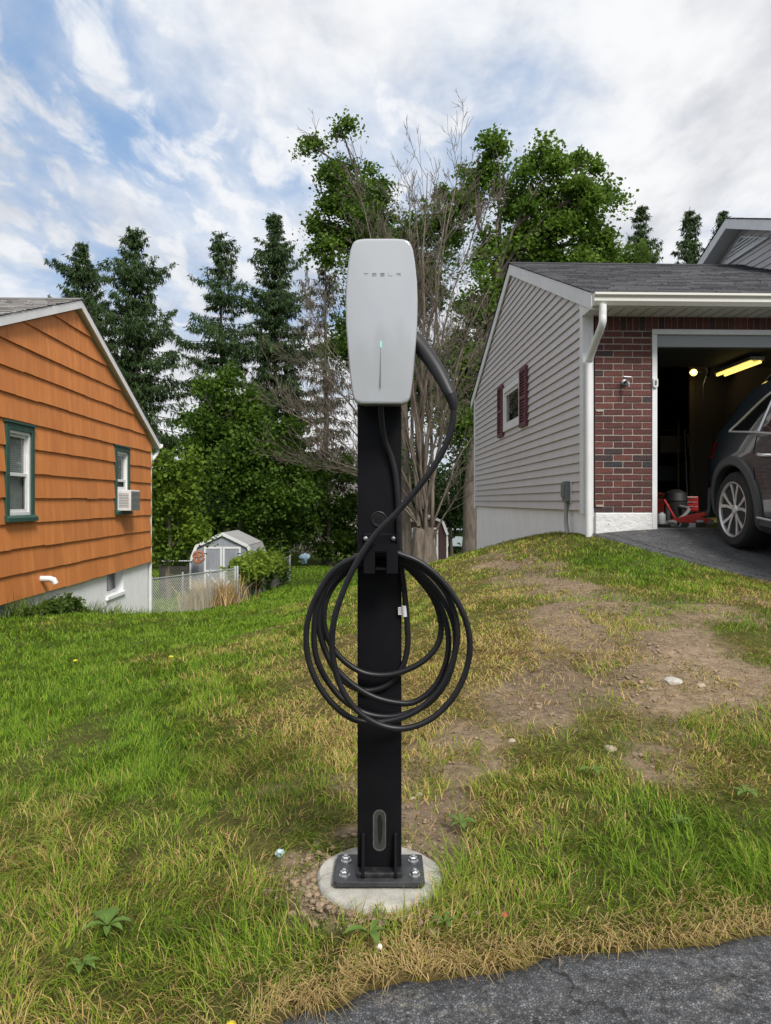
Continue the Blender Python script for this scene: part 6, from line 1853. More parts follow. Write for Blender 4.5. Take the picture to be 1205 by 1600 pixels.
# stations along the car, rear (+) to front (-): y, half width, z of underside, belt height, roof height, roof half width
ST = [(2.19, 0.70, 0.42, 0.92, 1.02, 0.62), (2.16, 0.80, 0.34, 1.00, 1.08, 0.70), (2.08, 0.868, 0.27, 1.04, 1.15, 0.735), (1.98, 0.900, 0.24, 1.055, 1.23, 0.735), (1.86, 0.922, 0.22, 1.06, 1.33, 0.72), (1.74, 0.934, 0.21, 1.06, 1.43, 0.705), (1.60, 0.940, 0.20, 1.06, 1.52, 0.685), (1.45, 0.942, 0.19, 1.058, 1.575, 0.675), (1.25, 0.942, 0.19, 1.055, 1.605, 0.675),
      (0.9, 0.940, 0.19, 1.045, 1.635, 0.675), (0.4, 0.936, 0.19, 1.03, 1.65, 0.67), (-0.1, 0.934, 0.19, 1.02, 1.645, 0.66), (-0.5, 0.934, 0.19, 1.01, 1.60, 0.645), (-0.85, 0.936, 0.19, 1.005, 1.46, 0.66), (-1.15, 0.938, 0.19, 1.0, 1.24, 0.70), (-1.40, 0.938, 0.20, 0.985, 1.06, 0.76), (-1.75, 0.925, 0.21, 0.95, 1.01, 0.74), (-2.05, 0.885, 0.22, 0.90, 0.955, 0.70), (-2.28, 0.80, 0.25, 0.82, 0.87, 0.62), (-2.42, 0.66, 0.30, 0.70, 0.74, 0.5)]


def sect(y):
    a = np.array(ST)[::-1]
    return [float(np.interp(y, a[:, 0], a[:, k])) for k in range(1, 6)]


def side_pt(y, z, off=0.0):
    """outer x (half width) of the body at height z"""
    w, zb, zbelt, zr, wr = sect(y)
    prof = [(zb, w * 0.86), (zb + 0.05, w * 0.945), (zb + 0.13, w * 0.965), (0.50, w * 0.985), (0.66, w * 0.998), (0.80, w * 1.0), (0.87, w * 0.992), (0.90, w * 0.975), (zbelt, w * 0.940), (zbelt + 0.02, w * 0.925), (zr - 0.05, wr + 0.02), (zr, wr - 0.09)]
    zs = [p[0] for p in prof]; xs = [p[1] for p in prof]
    for i in range(1, len(zs)): zs[i] = max(zs[i], zs[i - 1] + 1e-4)
    return float(np.interp(z, zs, xs)) + off


def build_car():
    cx, ry_ = 4.215, 7.0       # centre line, rear axle
    rz = math.radians(1.2)
    zr_, zf_ = gz(3.35, ry_) + 0.014, gz(3.4, ry_ - 2.82) + 0.014
    pitch = math.atan2(zr_ - zf_, 2.82)
    root = thing('parked_car', 'dark grey hatchback crossover parked backwards at the open garage', 'car', (cx, ry_ - 1.41, (zr_ + zf_) / 2), rot=(pitch, 0, rz))
    paint = mat('dark_grey_car_paint', (0.011, 0.017, 0.021), 0.30, 0.0, coat=1.0, spec=0.6)
    clad = mat('grey_cladding', (0.050, 0.053, 0.057), 0.55)
    chrome = mat('chrome', (0.80, 0.81, 0.83), 0.28, 0.7)
    trimblack = mat('gloss_black_trim', (0.006, 0.006, 0.007), 0.15)
    ys = sorted(set([s[0] for s in ST] + [0.15, 0.65, 1.08, -1.0, -1.28, -1.6, 1.52, 1.67, 1.80, 1.92]), reverse=True)
    rows = []
    for y in ys:
        w, zb, zbelt, zr, wr = sect(y)
        zs = [zb, zb + 0.05, zb + 0.13, 0.50, 0.66, 0.80, 0.87, 0.90, zbelt, zbelt + 0.02]
        for i in range(1, len(zs)): zs[i] = max(zs[i], zs[i - 1] + 0.002)
        top = max(zr, zs[-1] + 0.012)
        half = [(0.0, zb)] + [(side_pt(y, z), z) for z in zs]
        b0 = half[-1]
        e = (wr + 0.02, max(top - 0.05, b0[1] + 0.004))
        half += [(b0[0] + (e[0] - b0[0]) * t, b0[1] + (e[1] - b0[1]) * t) for t in (0.33, 0.66, 1.0)]
        half += [(wr - 0.03, top - 0.018 if top - 0.018 > half[-1][1] else half[-1][1] + 0.002), (wr * 0.55, top - 0.002 if top - .002 > half[-1][1] else half[-1][1] + .004), (0.0, top + 0.004)]
        ring = half + [(-x, z) for x, z in reversed(half[1:-1])]
        rows.append([(x, y, z) for x, z in ring])
    n = len(rows[0]); mb = MB()
    vs = [p for r_ in rows for p in r_]; fs = []
    for j in range(len(rows) - 1):
        for i in range(n):
            a, b = j * n + i, j * n + (i + 1) % n
            fs.append((a, b, b + n, a + n))
    fs.append(tuple(range(n))); fs.append(tuple(range(len(rows) * n - 1, (len(rows) - 1) * n - 1, -1)))
    mb.add(vs, fs)
    body = mb.build('body', paint, root, smooth=False)
    cuts = []
    AX = ((1.41, 0.36), (-1.41, 0.36))
    for ay, az in AX:
        for sx in (-1, 1):
            c = MB(); c.lathe([(0.415, 0.60), (0.415, 1.10)], (0, ay, az + 0.01), 'X', 40)
            if sx < 0: c.v = [(-x, y, z) for x, y, z in c.v]
            o = c.build('cutter', None, root); cuts.append(o)
    body.modifiers.clear()
    boolean_cut(body, cuts)
    body.data.polygons.foreach_set('use_smooth', [True] * len(body.data.polygons))
    es = body.modifiers.new('split', 'EDGE_SPLIT'); es.split_angle = math.radians(24)
    # wheel arches and sills in grey cladding, wheels
    for ay, az in AX:
        for sx in (-1, 1):
            a = MB(); vs = []; fs = []
            ang = np.radians(np.linspace(-22, 202, 33)); m = len(ang)
            for (rad, ox_) in ((0.405, -0.05), (0.405, 0.020), (0.418, 0.030), (0.485, 0.022), (0.497, -0.006)):
                for t in ang:
                    yy, zz = ay + rad * math.cos(t), az + 0.01 + rad * math.sin(t)
                    zz = max(zz, 0.21)
                    vs.append((sx * (side_pt(yy, zz) + ox_), yy, zz))
            for j in range(4):
                for i in range(m - 1): fs.append((j * m + i, j * m + i + 1, (j + 1) * m + i + 1, (j + 1) * m + i))
            a.add(vs, fs); a.build('wheel_arch', clad, root, smooth=True)
            # wheel
            w = MB(); xo = sx * 0.930
            tyre = [(0.255, -0.21), (0.325, -0.225), (0.352, -0.20), (0.358, -0.17), (0.358, -0.05), (0.350, -0.018), (0.325, 0.004), (0.270, 0.004), (0.252, -0.004), (0.250, -0.02)]
            w.lathe([(r_, xo + sx * h) for r_, h in tyre], (0, ay, az), 'X', 48)
            wh = w.build('wheel', mat('tyre_rubber', (0.020, 0.020, 0.021), 0.85, bump=0.2, bscale=60), root, smooth=True)
            rm_ = MB(); rm_.lathe([(r_, xo + sx * h) for r_, h in ((0.10, -0.12), (0.245, -0.12), (0.249, -0.01), (0.262, 0.006), (0.256, 0.008), (0.240, -0.004), (0.236, -0.10), (0.10, -0.105))], (0, ay, az), 'X', 48)
            rm_.build('rim', mat('alloy', (0.62, 0.61, 0.60), 0.35, 0.7), wh, smooth=True)
            dk = MB(); dk.lathe([(0.235, xo - sx * 0.110), (0.235, xo - sx * 0.104), (0.05, xo - sx * 0.100)], (0, ay, az), 'X', 32); dk.build('brake_disc', mat('brake_dark', (0.03, 0.03, 0.03), 0.5, .5), wh)
            hub = MB(); hub.lathe([(0.050, xo - sx * 0.09), (0.050, xo - sx * 0.020), (0.038, xo - sx * 0.010), (0.030, xo - sx * 0.008)], (0, ay, az), 'X', 24); hub.build('hub_cap', MATS['alloy'], wh, smooth=True)
            for k in range(5):
                for d in (-0.20, 0.20):
                    t0 = math.radians(90 + 72 * k) + d * 0.45; t1 = math.radians(90 + 72 * k) + d * 1.35
                    s = MB()
                    def pt(rad, t, wdt, xx): return (xo + sx * xx, ay + rad * math.cos(t) - wdt * math.sin(t), az + rad * math.sin(t) + wdt * math.cos(t))
                    q = [pt(0.040, t0, -0.014, -0.020), pt(0.040, t0, 0.014, -0.020), pt(0.14, (t0 + t1) / 2 , 0.013, -0.012), pt(0.244, t1, 0.017, -0.004), pt(0.244, t1, -0.017, -0.004), pt(0.14, (t0 + t1) / 2, -0.013, -0.012)]
                    bq = [(p[0] - sx * 0.035, p[1], p[2]) for p in q]
                    s.add(q + bq, [(0, 1, 2, 5), (5, 2, 3, 4), (11, 8, 7, 6), (10, 9, 8, 11)] + [(i, (i + 1) % 6, 6 + (i + 1) % 6, 6 + i) for i in range(6)])
                    s.build('spoke', MATS['alloy'], wh)
    for sx in (-1, 1):
        s = MB(); prof = []
        yy = np.linspace(0.96, -0.95, 12)
        vs = []; fs = []
        for (z, o_) in ((0.195, -0.06), (0.20, 0.018), (0.27, 0.024), (0.33, 0.018), (0.345, -0.004)):
            for y in yy: vs.append((sx * (side_pt(y, max(z, 0.2)) + o_), y, z))
        for j in range(4):
            for i in range(11): fs.append((j * 12 + i, j * 12 + i + 1, (j + 1) * 12 + i + 1, (j + 1) * 12 + i))
        s.add(vs, fs); sl_ = s.build('sill', clad, root, smooth=True)
        c = MB(); c.tube([(sx * (side_pt(y, 0.33) + 0.022), y, 0.335) for y in yy], 0.012, 6); c.build('sill_trim', chrome, sl_, smooth=True)
        # glass and chrome surround: lower belt line and the curved upper edge
        def edge_top(y):
            w, zb, zbelt, zr, wr = sect(y)
            return min(zr - 0.075, float(np.interp(y, [0.5, 0.9, 1.06, 1.22, 1.36, 1.50, 1.665], [1.58, 1.525, 1.48, 1.41, 1.32, 1.21, 1.085])))

        def glass(y0, y1, name, n=8):
            g = MB(); vs = []; fs = []
            for y in np.linspace(y0, y1, n + 1):
                zt = edge_top(y); z0 = sect(y)[2] + 0.035; zt = max(zt, z0 + 0.006)
                for t in np.linspace(0, 1, 5): z = z0 + (zt - z0) * t; vs.append((sx * (side_pt(y, z) + 0.004), y, z))
            for i in range(n):
                for j in range(4): fs.append((i * 5 + j, i * 5 + j + 1, (i + 1) * 5 + j + 1, (i + 1) * 5 + j))
            g.add(vs, fs); return g.build(name, mat('tinted_car_glass', (0.008, 0.009, 0.010), 0.04, coat=0.5, spec=0.8), root, smooth=True)
        TIP = 1.665
        glass(TIP - 0.03, 1.13, 'quarter_window'); glass(1.08, 0.22, 'rear_door_window'); glass(0.16, -0.80, 'front_door_window')
        yy2 = np.linspace(TIP, -0.85, 30)
        c = MB(); c.tube([(sx * (side_pt(y, sect(y)[2] + 0.028) + 0.006), y, sect(y)[2] + 0.028) for y in yy2], 0.010, 6); c.build('belt_chrome', chrome, root, smooth=True)
        c = MB(); c.tube([(sx * (side_pt(y, max(edge_top(y), sect(y)[2] + .03) + 0.006) + 0.006), y, max(edge_top(y), sect(y)[2] + .03) + 0.006) for y in yy2], 0.010, 6); c.build('roof_chrome', chrome, root, smooth=True)
        c = MB(); c.tube([(sx * (side_pt(y, z) + 0.008), y, z) for y, z in zip(np.linspace(1.12, 1.09, 6), np.linspace(1.09, edge_top(1.1), 6))], 0.012, 6); c.build('pillar_chrome', chrome, root, smooth=True)
        c = MB(); q = [(sx * (side_pt(0.19, z) + 0.006), 0.19, z) for z in np.linspace(1.06, edge_top(0.19), 5)]; c.tube(q, 0.03, 6, flat=0.4); c.build('door_pillar', trimblack, root)
        # roof rail
        c = MB(); c.tube([(sx * (sect(y)[4] - 0.035), y, sect(y)[3] + (0.0 if abs(y - 0.35) > 1.0 else 0.045)) for y in np.linspace(1.45, -0.65, 16)], 0.016, 8); c.build('roof_rail', trimblack, root, smooth=True)
        # door shut lines, handles, tail lamp, fuel flap crease
        for y0, pts in ((0, [(0.20, 0.36), (0.20, 1.0)]), (0, [(-0.83, 0.36), (-0.87, 0.7), (-0.84, 0.98)]), (0, [(0.955, 0.42), (1.0, 0.60), (1.04, 0.75), (1.10, 0.90), (1.12, 1.05)])):
            q = spline([(sx * (side_pt(y, z) + 0.0005), y, z) for y, z in pts], 5); c = MB(); c.tube(q, 0.0045, 5); c.build('shut_line', mat('seam_black', (0.002, 0.002, 0.002), 0.9), root)
        for y in (0.98, 0.05):
            h = MB(); q = [(sx * (side_pt(y, 0.885) + o_), y + d, 0.888) for d, o_ in ((0.0, 0.008), (-0.03, 0.034), (-0.10, 0.040), (-0.17, 0.034), (-0.20, 0.008))]
            h.tube(spline(q, 4), 0.014, 8); h.build('door_handle', chrome, root, smooth=True)
        t = MB(); vs = []; fs = []
        for y in np.linspace(1.86, 2.17, 7):
            z0, z1 = 0.82 + 0.02 * (2.17 - y), 0.985
            for z in (z0, (z0 + z1) / 2, z1): vs.append((sx * (side_pt(y, z) + 0.006), y, z))
        for i in range(6):
            for j in range(2): fs.append((i * 3 + j, i * 3 + j + 1, (i + 1) * 3 + j + 1, (i + 1) * 3 + j))
        t.add(vs, fs); t.build('tail_lamp', mat('tail_lamp_red', (0.10, 0.008, 0.010), 0.12, coat=1.0), root, smooth=True)
        t = MB(); vs = [(sx * (side_pt(y, z) + 0.005), y, z) for y, z in ((-2.05, 0.66), (-2.05, 0.80), (-2.30, 0.74), (-2.30, 0.66))]; t.add(vs, [(0, 1, 2, 3)]); t.build('headlight', mat('headlight_clear', (0.5, 0.52, 0.54), 0.1, coat=1), root)
        m_ = MB(); m_.lathe([(0.03, 0), (0.09, 0.03), (0.095, 0.10), (0.05, 0.14)], (sx * 1.03, -0.72, 1.02), 'Y', 12); m_.build('door_mirror', paint, root, smooth=True)
    # rear bumper cladding, windscreen, rear window
    b = MB(); vs = []; fs = []
    yy = [1.90, 2.00, 2.10, 2.17, 2.21]
    hw = [side_pt(y, 0.5) for y in yy[:-1]] + [0.70]
    outline = list(zip(hw, yy)) + [(-x, y) for x, y in reversed(list(zip(hw, yy)))]
    for z, o_ in ((0.26, -0.03), (0.30, 0.012), (0.50, 0.016), (0.53, 0.0)):
        for x, y in outline: vs.append((x + math.copysign(o_, x), y + (o_ if y > 2.15 else 0), z))
    k = len(outline)
    for j in range(3):
        for i in range(k - 1): fs.append((j * k + i, j * k + i + 1, (j + 1) * k + i + 1, (j + 1) * k + i))
    b.add(vs, fs); b.build('rear_bumper', clad, root, smooth=True)
    for nm, y0, y1 in (('windscreen', -0.60, -1.30), ('rear_window', 1.62, 1.98)):
        g = MB(); vs = []
        for y in (y0, y1):
            w, zb, zbelt, zr, wr = sect(y)
            for s in (-0.9, -0.5, 0, 0.5, 0.9): vs.append((wr * s, y + math.copysign(0.004, y1), zr + 0.012 - 0.010 * abs(s)))
        g.add(vs, [(i, i + 1, i + 6, i + 5) for i in range(4)]); g.build(nm, MATS['tinted_car_glass'], root, smooth=True)
    pl = MB(); pl.box((-0.16, 2.195, 0.62), (0.16, 2.203, 0.74)); pl.build('number_plate', WHITE, root)


build_car()


# ------------------------------------------------------------------ garage contents
def build_garage_things():
    root_m = Matrix.Translation(GARAGE['root'].location) @ Matrix.Rotation(TURN, 4, 'Z')
    FZ = 0.577
    def at(px, D):      # floor spot in the garage seen at column px, depth D
        return ((px - CX) / F * D, D, FZ)
    red = mat('red_enamel', (0.30, 0.016, 0.014), 0.35, col2=(0.36, 0.024, 0.020), nscale=8)
    blk = mat('black_plastic', (0.014, 0.014, 0.015), 0.5)
    grey = mat('grey_metal', (0.16, 0.165, 0.17), 0.45, 0.5)
    card = mat('cardboard', (0.30, 0.21, 0.12), 0.9)
    # lamps
    y0, y1 = 9.43, 10.48; X = 4.74; zt = 2.60
    t = thing('tube_light', 'twin fluorescent tube light glowing under the garage roof', 'light', (X, (y0 + y1) / 2, zt + 0.06))
    m = MB(); m.box((-0.09, (y0 - y1) / 2, 0.0), (0.09, (y1 - y0) / 2, 0.045)); m.build('fixture', WHITE_METAL, t)
    for s in (-0.055, 0.055):
        m = MB(); m.tube([(s, (y0 - y1) / 2 + 0.03, -0.022), (s, (y1 - y0) / 2 - 0.03, -0.022)], 0.017, 10); m.build('tube', mat('lit_tube', (1, .9, .5), 0.4, emit=(1.0, 0.70, 0.16), estr=0.95), t, smooth=True)
    for s in (-1, 1):
        m = MB(); m.tube([(0, s * 0.4, 0.045), (0, s * 0.4, 0.72)], 0.006, 5); m.build('hanger', grey, t)
    b = P(1084, 582, 11.5)
    t = thing('bare_bulb_lamp', 'small glowing bare bulb on a wall arm inside the garage', 'lamp', (b.x, b.y, b.z))
    m = MB(); m.lathe([(0.02, -0.055), (0.045, -0.03), (0.055, 0), (0.045, 0.03), (0.02, 0.05)], (0, 0, 0), 'X', 16); m.build('bulb', mat('lit_bulb', (1, .85, .4), .4, emit=(1.0, 0.66, 0.18), estr=1.6), t, smooth=True)
    m = MB(); m.tube([(0.05, 0, 0), (0.19, 0, 0.005)], 0.018, 8); m.build('socket', blk, t, smooth=True)
    m = MB(); m.lathe([(0.07, 0.19), (0.07, 0.24)], (0, 0, 0.01), 'X', 16); m.build('junction_box', blk, t)
    m = MB(); m.tube(spline([(0.20, 0.0, -0.05), (0.15, 0, -0.2), (0.16, 0, -0.38), (0.18, 0, -0.5)], 4), 0.007, 5); m.build('wire', grey, t)
    ld = bpy.data.lights.new('bulb_light', 'POINT'); ld.energy = 1.2; ld.color = (1.0, 0.72, 0.4); ld.shadow_soft_size = 0.06
    lo = bpy.data.objects.new('bulb_light', ld); link(lo, t); lo.location = (-0.02, -0.09, 0)
    # partition the bulb hangs on
    x0 = b.x + 0.0; pw = thing('partition_wall', 'dim tan partition wall behind the glowing bulb', 'wall', (b.x + 0.8, 12.05, FZ))
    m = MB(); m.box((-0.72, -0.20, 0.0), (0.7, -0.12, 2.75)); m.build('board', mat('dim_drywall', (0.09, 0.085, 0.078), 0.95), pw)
    m = MB(); m.box((-0.74, -0.25, 0.0), (-0.66, -0.201, 2.75)); m.build('stud', mat('stud_wood', (0.12, 0.095, 0.065), 0.9), pw)
    # red tool chest
    p = at(1071, 9.0); t = thing('tool_chest', 'red metal tool chest on the garage floor', 'tool chest', p)
    m = MB(); m.box((-0.11, -0.12, 0.16), (0.11, 0.12, 0.34)); m.build('cabinet', red, t, bevel=0.006)
    for i in range(3):
        m = MB(); m.box((-0.10, -0.128, 0.175 + i * 0.053), (0.10, -0.1205, 0.222 + i * 0.053)); dr = m.build('drawer', red, t, bevel=0.003)
        h = MB(); h.box((-0.05, -0.138, 0.212 + i * 0.053), (0.05, -0.1285, 0.219 + i * 0.053)); h.build('drawer_pull', grey, dr)
    for sx in (-1, 1):
        m = MB(); m.box((sx * 0.09 - .012, -0.10, 0.0), (sx * 0.09 + .012, -0.07, 0.16)); m.build('leg', blk, t)
        m = MB(); m.box((sx * 0.09 - .012, 0.07, 0.0), (sx * 0.09 + .012, 0.10, 0.16)); m.build('leg', blk, t)
    # red floor jack
    p = at(1082, 8.35); t = thing('floor_jack', 'red floor jack lying low at the garage door', 'jack', p, rz=-0.4)
    for s in (-0.07, 0.07):
        m = MB(); m.prism([(-0.22, 0.03), (0.20, 0.03), (0.22, 0.07), (0.02, 0.13), (-0.22, 0.08)], lambda q: (q[0], s - .01, q[1]), lambda q: (q[0], s + .01, q[1])); m.build('side_plate', red, t)
        for x in (-0.19, 0.19):
            m = MB(); m.lathe([(0.035, s * 1.25 - 0.015), (0.035, s * 1.25 + 0.015)], (x, 0, 0.035), 'Y', 16); m.build('wheel', grey, t, smooth=True)
    m = MB(); m.bar((-0.10, 0, 0.09), (0.16, 0, 0.15), 0.06, 0.04); m.build('lift_arm', red, t)
    m = MB(); m.lathe([(0.045, 0.155), (0.05, 0.175), (0.02, 0.176)], (0.17, 0, 0), 'Z', 16); m.build('saddle', blk, t)
    m = MB(); m.tube([(-0.18, 0, 0.08), (-0.30, 0.02, 0.30)], 0.014, 8); m.build('handle', red, t, smooth=True)
    # white can, paint pots, spray bottles
    for nm, lab, px, D, r_, h, col, cc in (('white_canister', 'white canister standing by the garage door jamb', 1034, 8.15, 0.042, 0.16, (0.62, 0.63, 0.64), (0.5, 0.5, 0.52)), ('paint_pot', 'short pale paint pot on the garage floor behind the jack', 1050, 8.30, 0.05, 0.07, (0.5, 0.5, 0.5), (0.3, 0.3, 0.3)),
                                   ('oil_jug', 'small light grey jug right of the red jack', 1094, 8.2, 0.04, 0.08, (0.45, 0.45, 0.46), (0.05, 0.05, 0.05)), ('spray_can', 'dark spray can with a yellow cap at the back of the clutter', 1043, 8.7, 0.034, 0.24, (0.03, 0.03, 0.035), (0.5, 0.36, 0.05))):
        p = at(px, D); t = thing(nm, lab, nm.split('_')[-1], p)
        m = MB(); m.lathe([(r_ * 0.96, 0), (r_, 0.006), (r_, h * 0.82), (r_ * 0.8, h * 0.9), (r_ * 0.5, h * 0.92)], (0, 0, 0), 'Z', 20); m.build('can_body', mat(nm + '_body', col, 0.4), t, smooth=True)
        m = MB(); m.lathe([(r_ * 0.52, h * 0.9), (r_ * 0.5, h), (r_ * 0.3, h * 1.01)], (0, 0, 0), 'Z', 16); m.build('cap', mat(nm + '_cap', cc, 0.4), t, smooth=True)
    # boxes, bin, red fuel can, shop vacuum
    p = at(1029, 9.6); t = thing('red_fuel_can', 'red plastic fuel can in the dark corner left of the clutter', 'fuel can', p)
    m = MB(); m.prism([(-0.13, 0), (0.13, 0), (0.14, 0.2), (0.10, 0.30), (-0.05, 0.32), (-0.13, 0.24)], lambda q: (q[0], -0.08, q[1]), lambda q: (q[0], 0.08, q[1])); m.build('can_body', red, t, bevel=0.02)
    m = MB(); m.tube(spline([(-0.06, 0, 0.31), (-0.04, 0, 0.37), (0.05, 0, 0.37), (0.08, 0, 0.31)], 4), 0.016, 8); m.build('handle', red, t, smooth=True)
    m = MB(); m.tube([(0.10, 0, 0.29), (0.2, 0, 0.42)], 0.014, 8); m.build('spout', blk, t, smooth=True)
    p = at(1040, 12.6); t = thing('storage_shelf', 'dark metal shelving unit crowded with boxes inside the garage', 'shelf', p)
    for x in (-0.22, 0.42):
        for y in (-0.2, 0.2):
            m = MB(); m.box((x - .015, y - .015, 0), (x + .015, y + .015, 1.5)); m.build('upright', blk, t)
    for z in (0.15, 0.62, 1.08, 1.46):
        m = MB(); m.box((-0.23, -0.21, z), (0.43, 0.21, z + 0.02)); m.build('shelf_board', blk, t)
    shelf = p
    rr = random.Random(4)
    for (x, z, w, h, c, lab) in ((-0.1, 0.17, 0.26, 0.24, card, 'brown cardboard box on the lowest garage shelf'), (0.22, 0.17, 0.28, 0.30, blk, 'black tote on the lowest garage shelf'), (0.0, 0.64, 0.36, 0.22, mat('dull_blue', (0.03, 0.045, 0.075), 0.6), 'dull blue tote on the middle garage shelf'), (0.3, 0.64, 0.16, 0.28, card, 'tall cardboard box on the middle garage shelf'),
                             (0.1, 1.10, 0.5, 0.26, mat('dull_grey_box', (0.13, 0.13, 0.14), 0.7), 'wide grey box on the upper garage shelf')):
        t = thing('storage_box', lab, 'box', (shelf[0] + x, shelf[1] - 0.02, FZ + z))
        m = MB(); m.box((-w / 2, -0.15, 0.0005), (w / 2, 0.15, h)); m.build('box_body', c, t, bevel=0.006)
        m = MB(); m.box((-w / 2 - .006, -0.156, h + .0005), (w / 2 + .006, 0.156, h + 0.02)); m.build('lid', c, t, bevel=0.004)
    p = at(1056, 8.8); t = thing('shop_vacuum', 'black drum vacuum with a hose among the garage clutter', 'vacuum', p)
    m = MB(); m.lathe([(0.12, 0.05), (0.13, 0.08), (0.13, 0.28), (0.14, 0.29), (0.12, 0.38), (0.05, 0.42)], (0, 0, 0), 'Z', 24); m.build('drum', blk, t, smooth=True)
    m = MB(); m.tube(spline([(0.0, -0.13, 0.22), (0.05, -0.25, 0.18), (-0.12, -0.34, 0.06), (-0.26, -0.30, 0.03), (-0.2, -0.2, 0.03)], 6), 0.022, 10); m.build('hose', mat('hose_grey', (0.12, 0.12, 0.125), 0.6), t, smooth=True)
    for a in (0.5, 2.2, 3.8, 5.3):
        m = MB(); m.lathe([(0.025, -0.012), (0.025, 0.012)], (0.11 * math.cos(a), 0.11 * math.sin(a), 0.026), 'X', 12); m.build('caster', grey, t)
    # leaning tools: rake, broom, board
    for i, (nm, lab, px, D, h, lean, c) in enumerate((('garden_rake', 'long handled rake leaning in the garage shadows', 1060, 11.2, 1.5, 0.10, 'stud_wood'), ('broom', 'push broom standing against the partition', 1092, 11.5, 1.35, -0.08, 'stud_wood'), ('snow_shovel', 'pale bladed snow shovel upright behind the car', 1075, 11.3, 1.4, 0.05, 'grey_metal'))):
        p = at(px, D); t = thing(nm, lab, nm.split('_')[-1], p)
        m = MB(); m.tube([(0, 0, 0.12), (lean, 0.25, h)], 0.014, 8); m.build('handle', MATS[c], t, smooth=True)
        m = MB(); m.box((-0.16, -0.03, 0), (0.16, 0.02, 0.13)); m.build('tool_head', grey if i else blk, t, bevel=0.01)
    # loose clutter on the floor at the sill
    r2 = random.Random(12)
    for i in range(9):
        px = 1028 + i * 8; D = 8.0 + 0.25 * r2.random(); p = at(px, D)
        lab = ['bent metal bracket', 'black socket case', 'small white carton', 'coil of grey wire', 'dull aluminium tray', 'stub of black pipe', 'pale folded rag', 'grey hinge plate', 'dark drill case'][i] + ' in the row of clutter at the garage sill'
        nm = ['metal_bracket', 'socket_case', 'small_carton', 'wire_coil', 'metal_tray', 'pipe_stub', 'folded_rag', 'hinge_plate', 'drill_case'][i]
        w, d, h = 0.05 + 0.05 * r2.random(), 0.04, 0.02 + 0.05 * r2.random()
        m = MB(); mm = [grey, blk, mat('dull_white', (0.5, 0.5, 0.5), .7), grey, grey, blk, mat('dull_white', (0.5, 0.5, 0.5), .7), grey, blk][i]
        if i in (3, 5): m.tube([(0.05 * math.cos(a), 0.05 * math.sin(a), 0.014) for a in np.linspace(0, 6.2, 20)] if i == 3 else [(-0.06, 0, 0.026), (0.06, 0.02, 0.026)], 0.013 if i == 3 else 0.026, 8)
        elif i == 0: m.box((-w, -d, 0), (w, d, 0.012)); m.box((-w, d - 0.012, 0.0125), (w, d, 0.09))
        elif i == 4: m.prism([(-0.08, 0), (0.08, 0), (0.10, 0.05), (0.09, 0.05), (0.072, 0.01), (-0.072, 0.01), (-0.09, 0.05), (-0.10, 0.05)], lambda q: (q[0], -0.06, q[1]), lambda q: (q[0], 0.06, q[1]))
        else: m.prism(rounded_outline(w * 2, d * 2, 0.012, 3), lambda q: (q[0], q[1], 0.0), lambda q: (q[0] * 0.93, q[1] * 0.93, h))
        o = m.build(nm, mm, bevel=0.002); o.location = p; o.rotation_euler.z = r2.random() * 3
        tag(o, lab, nm.split('_')[-1])


build_garage_things()


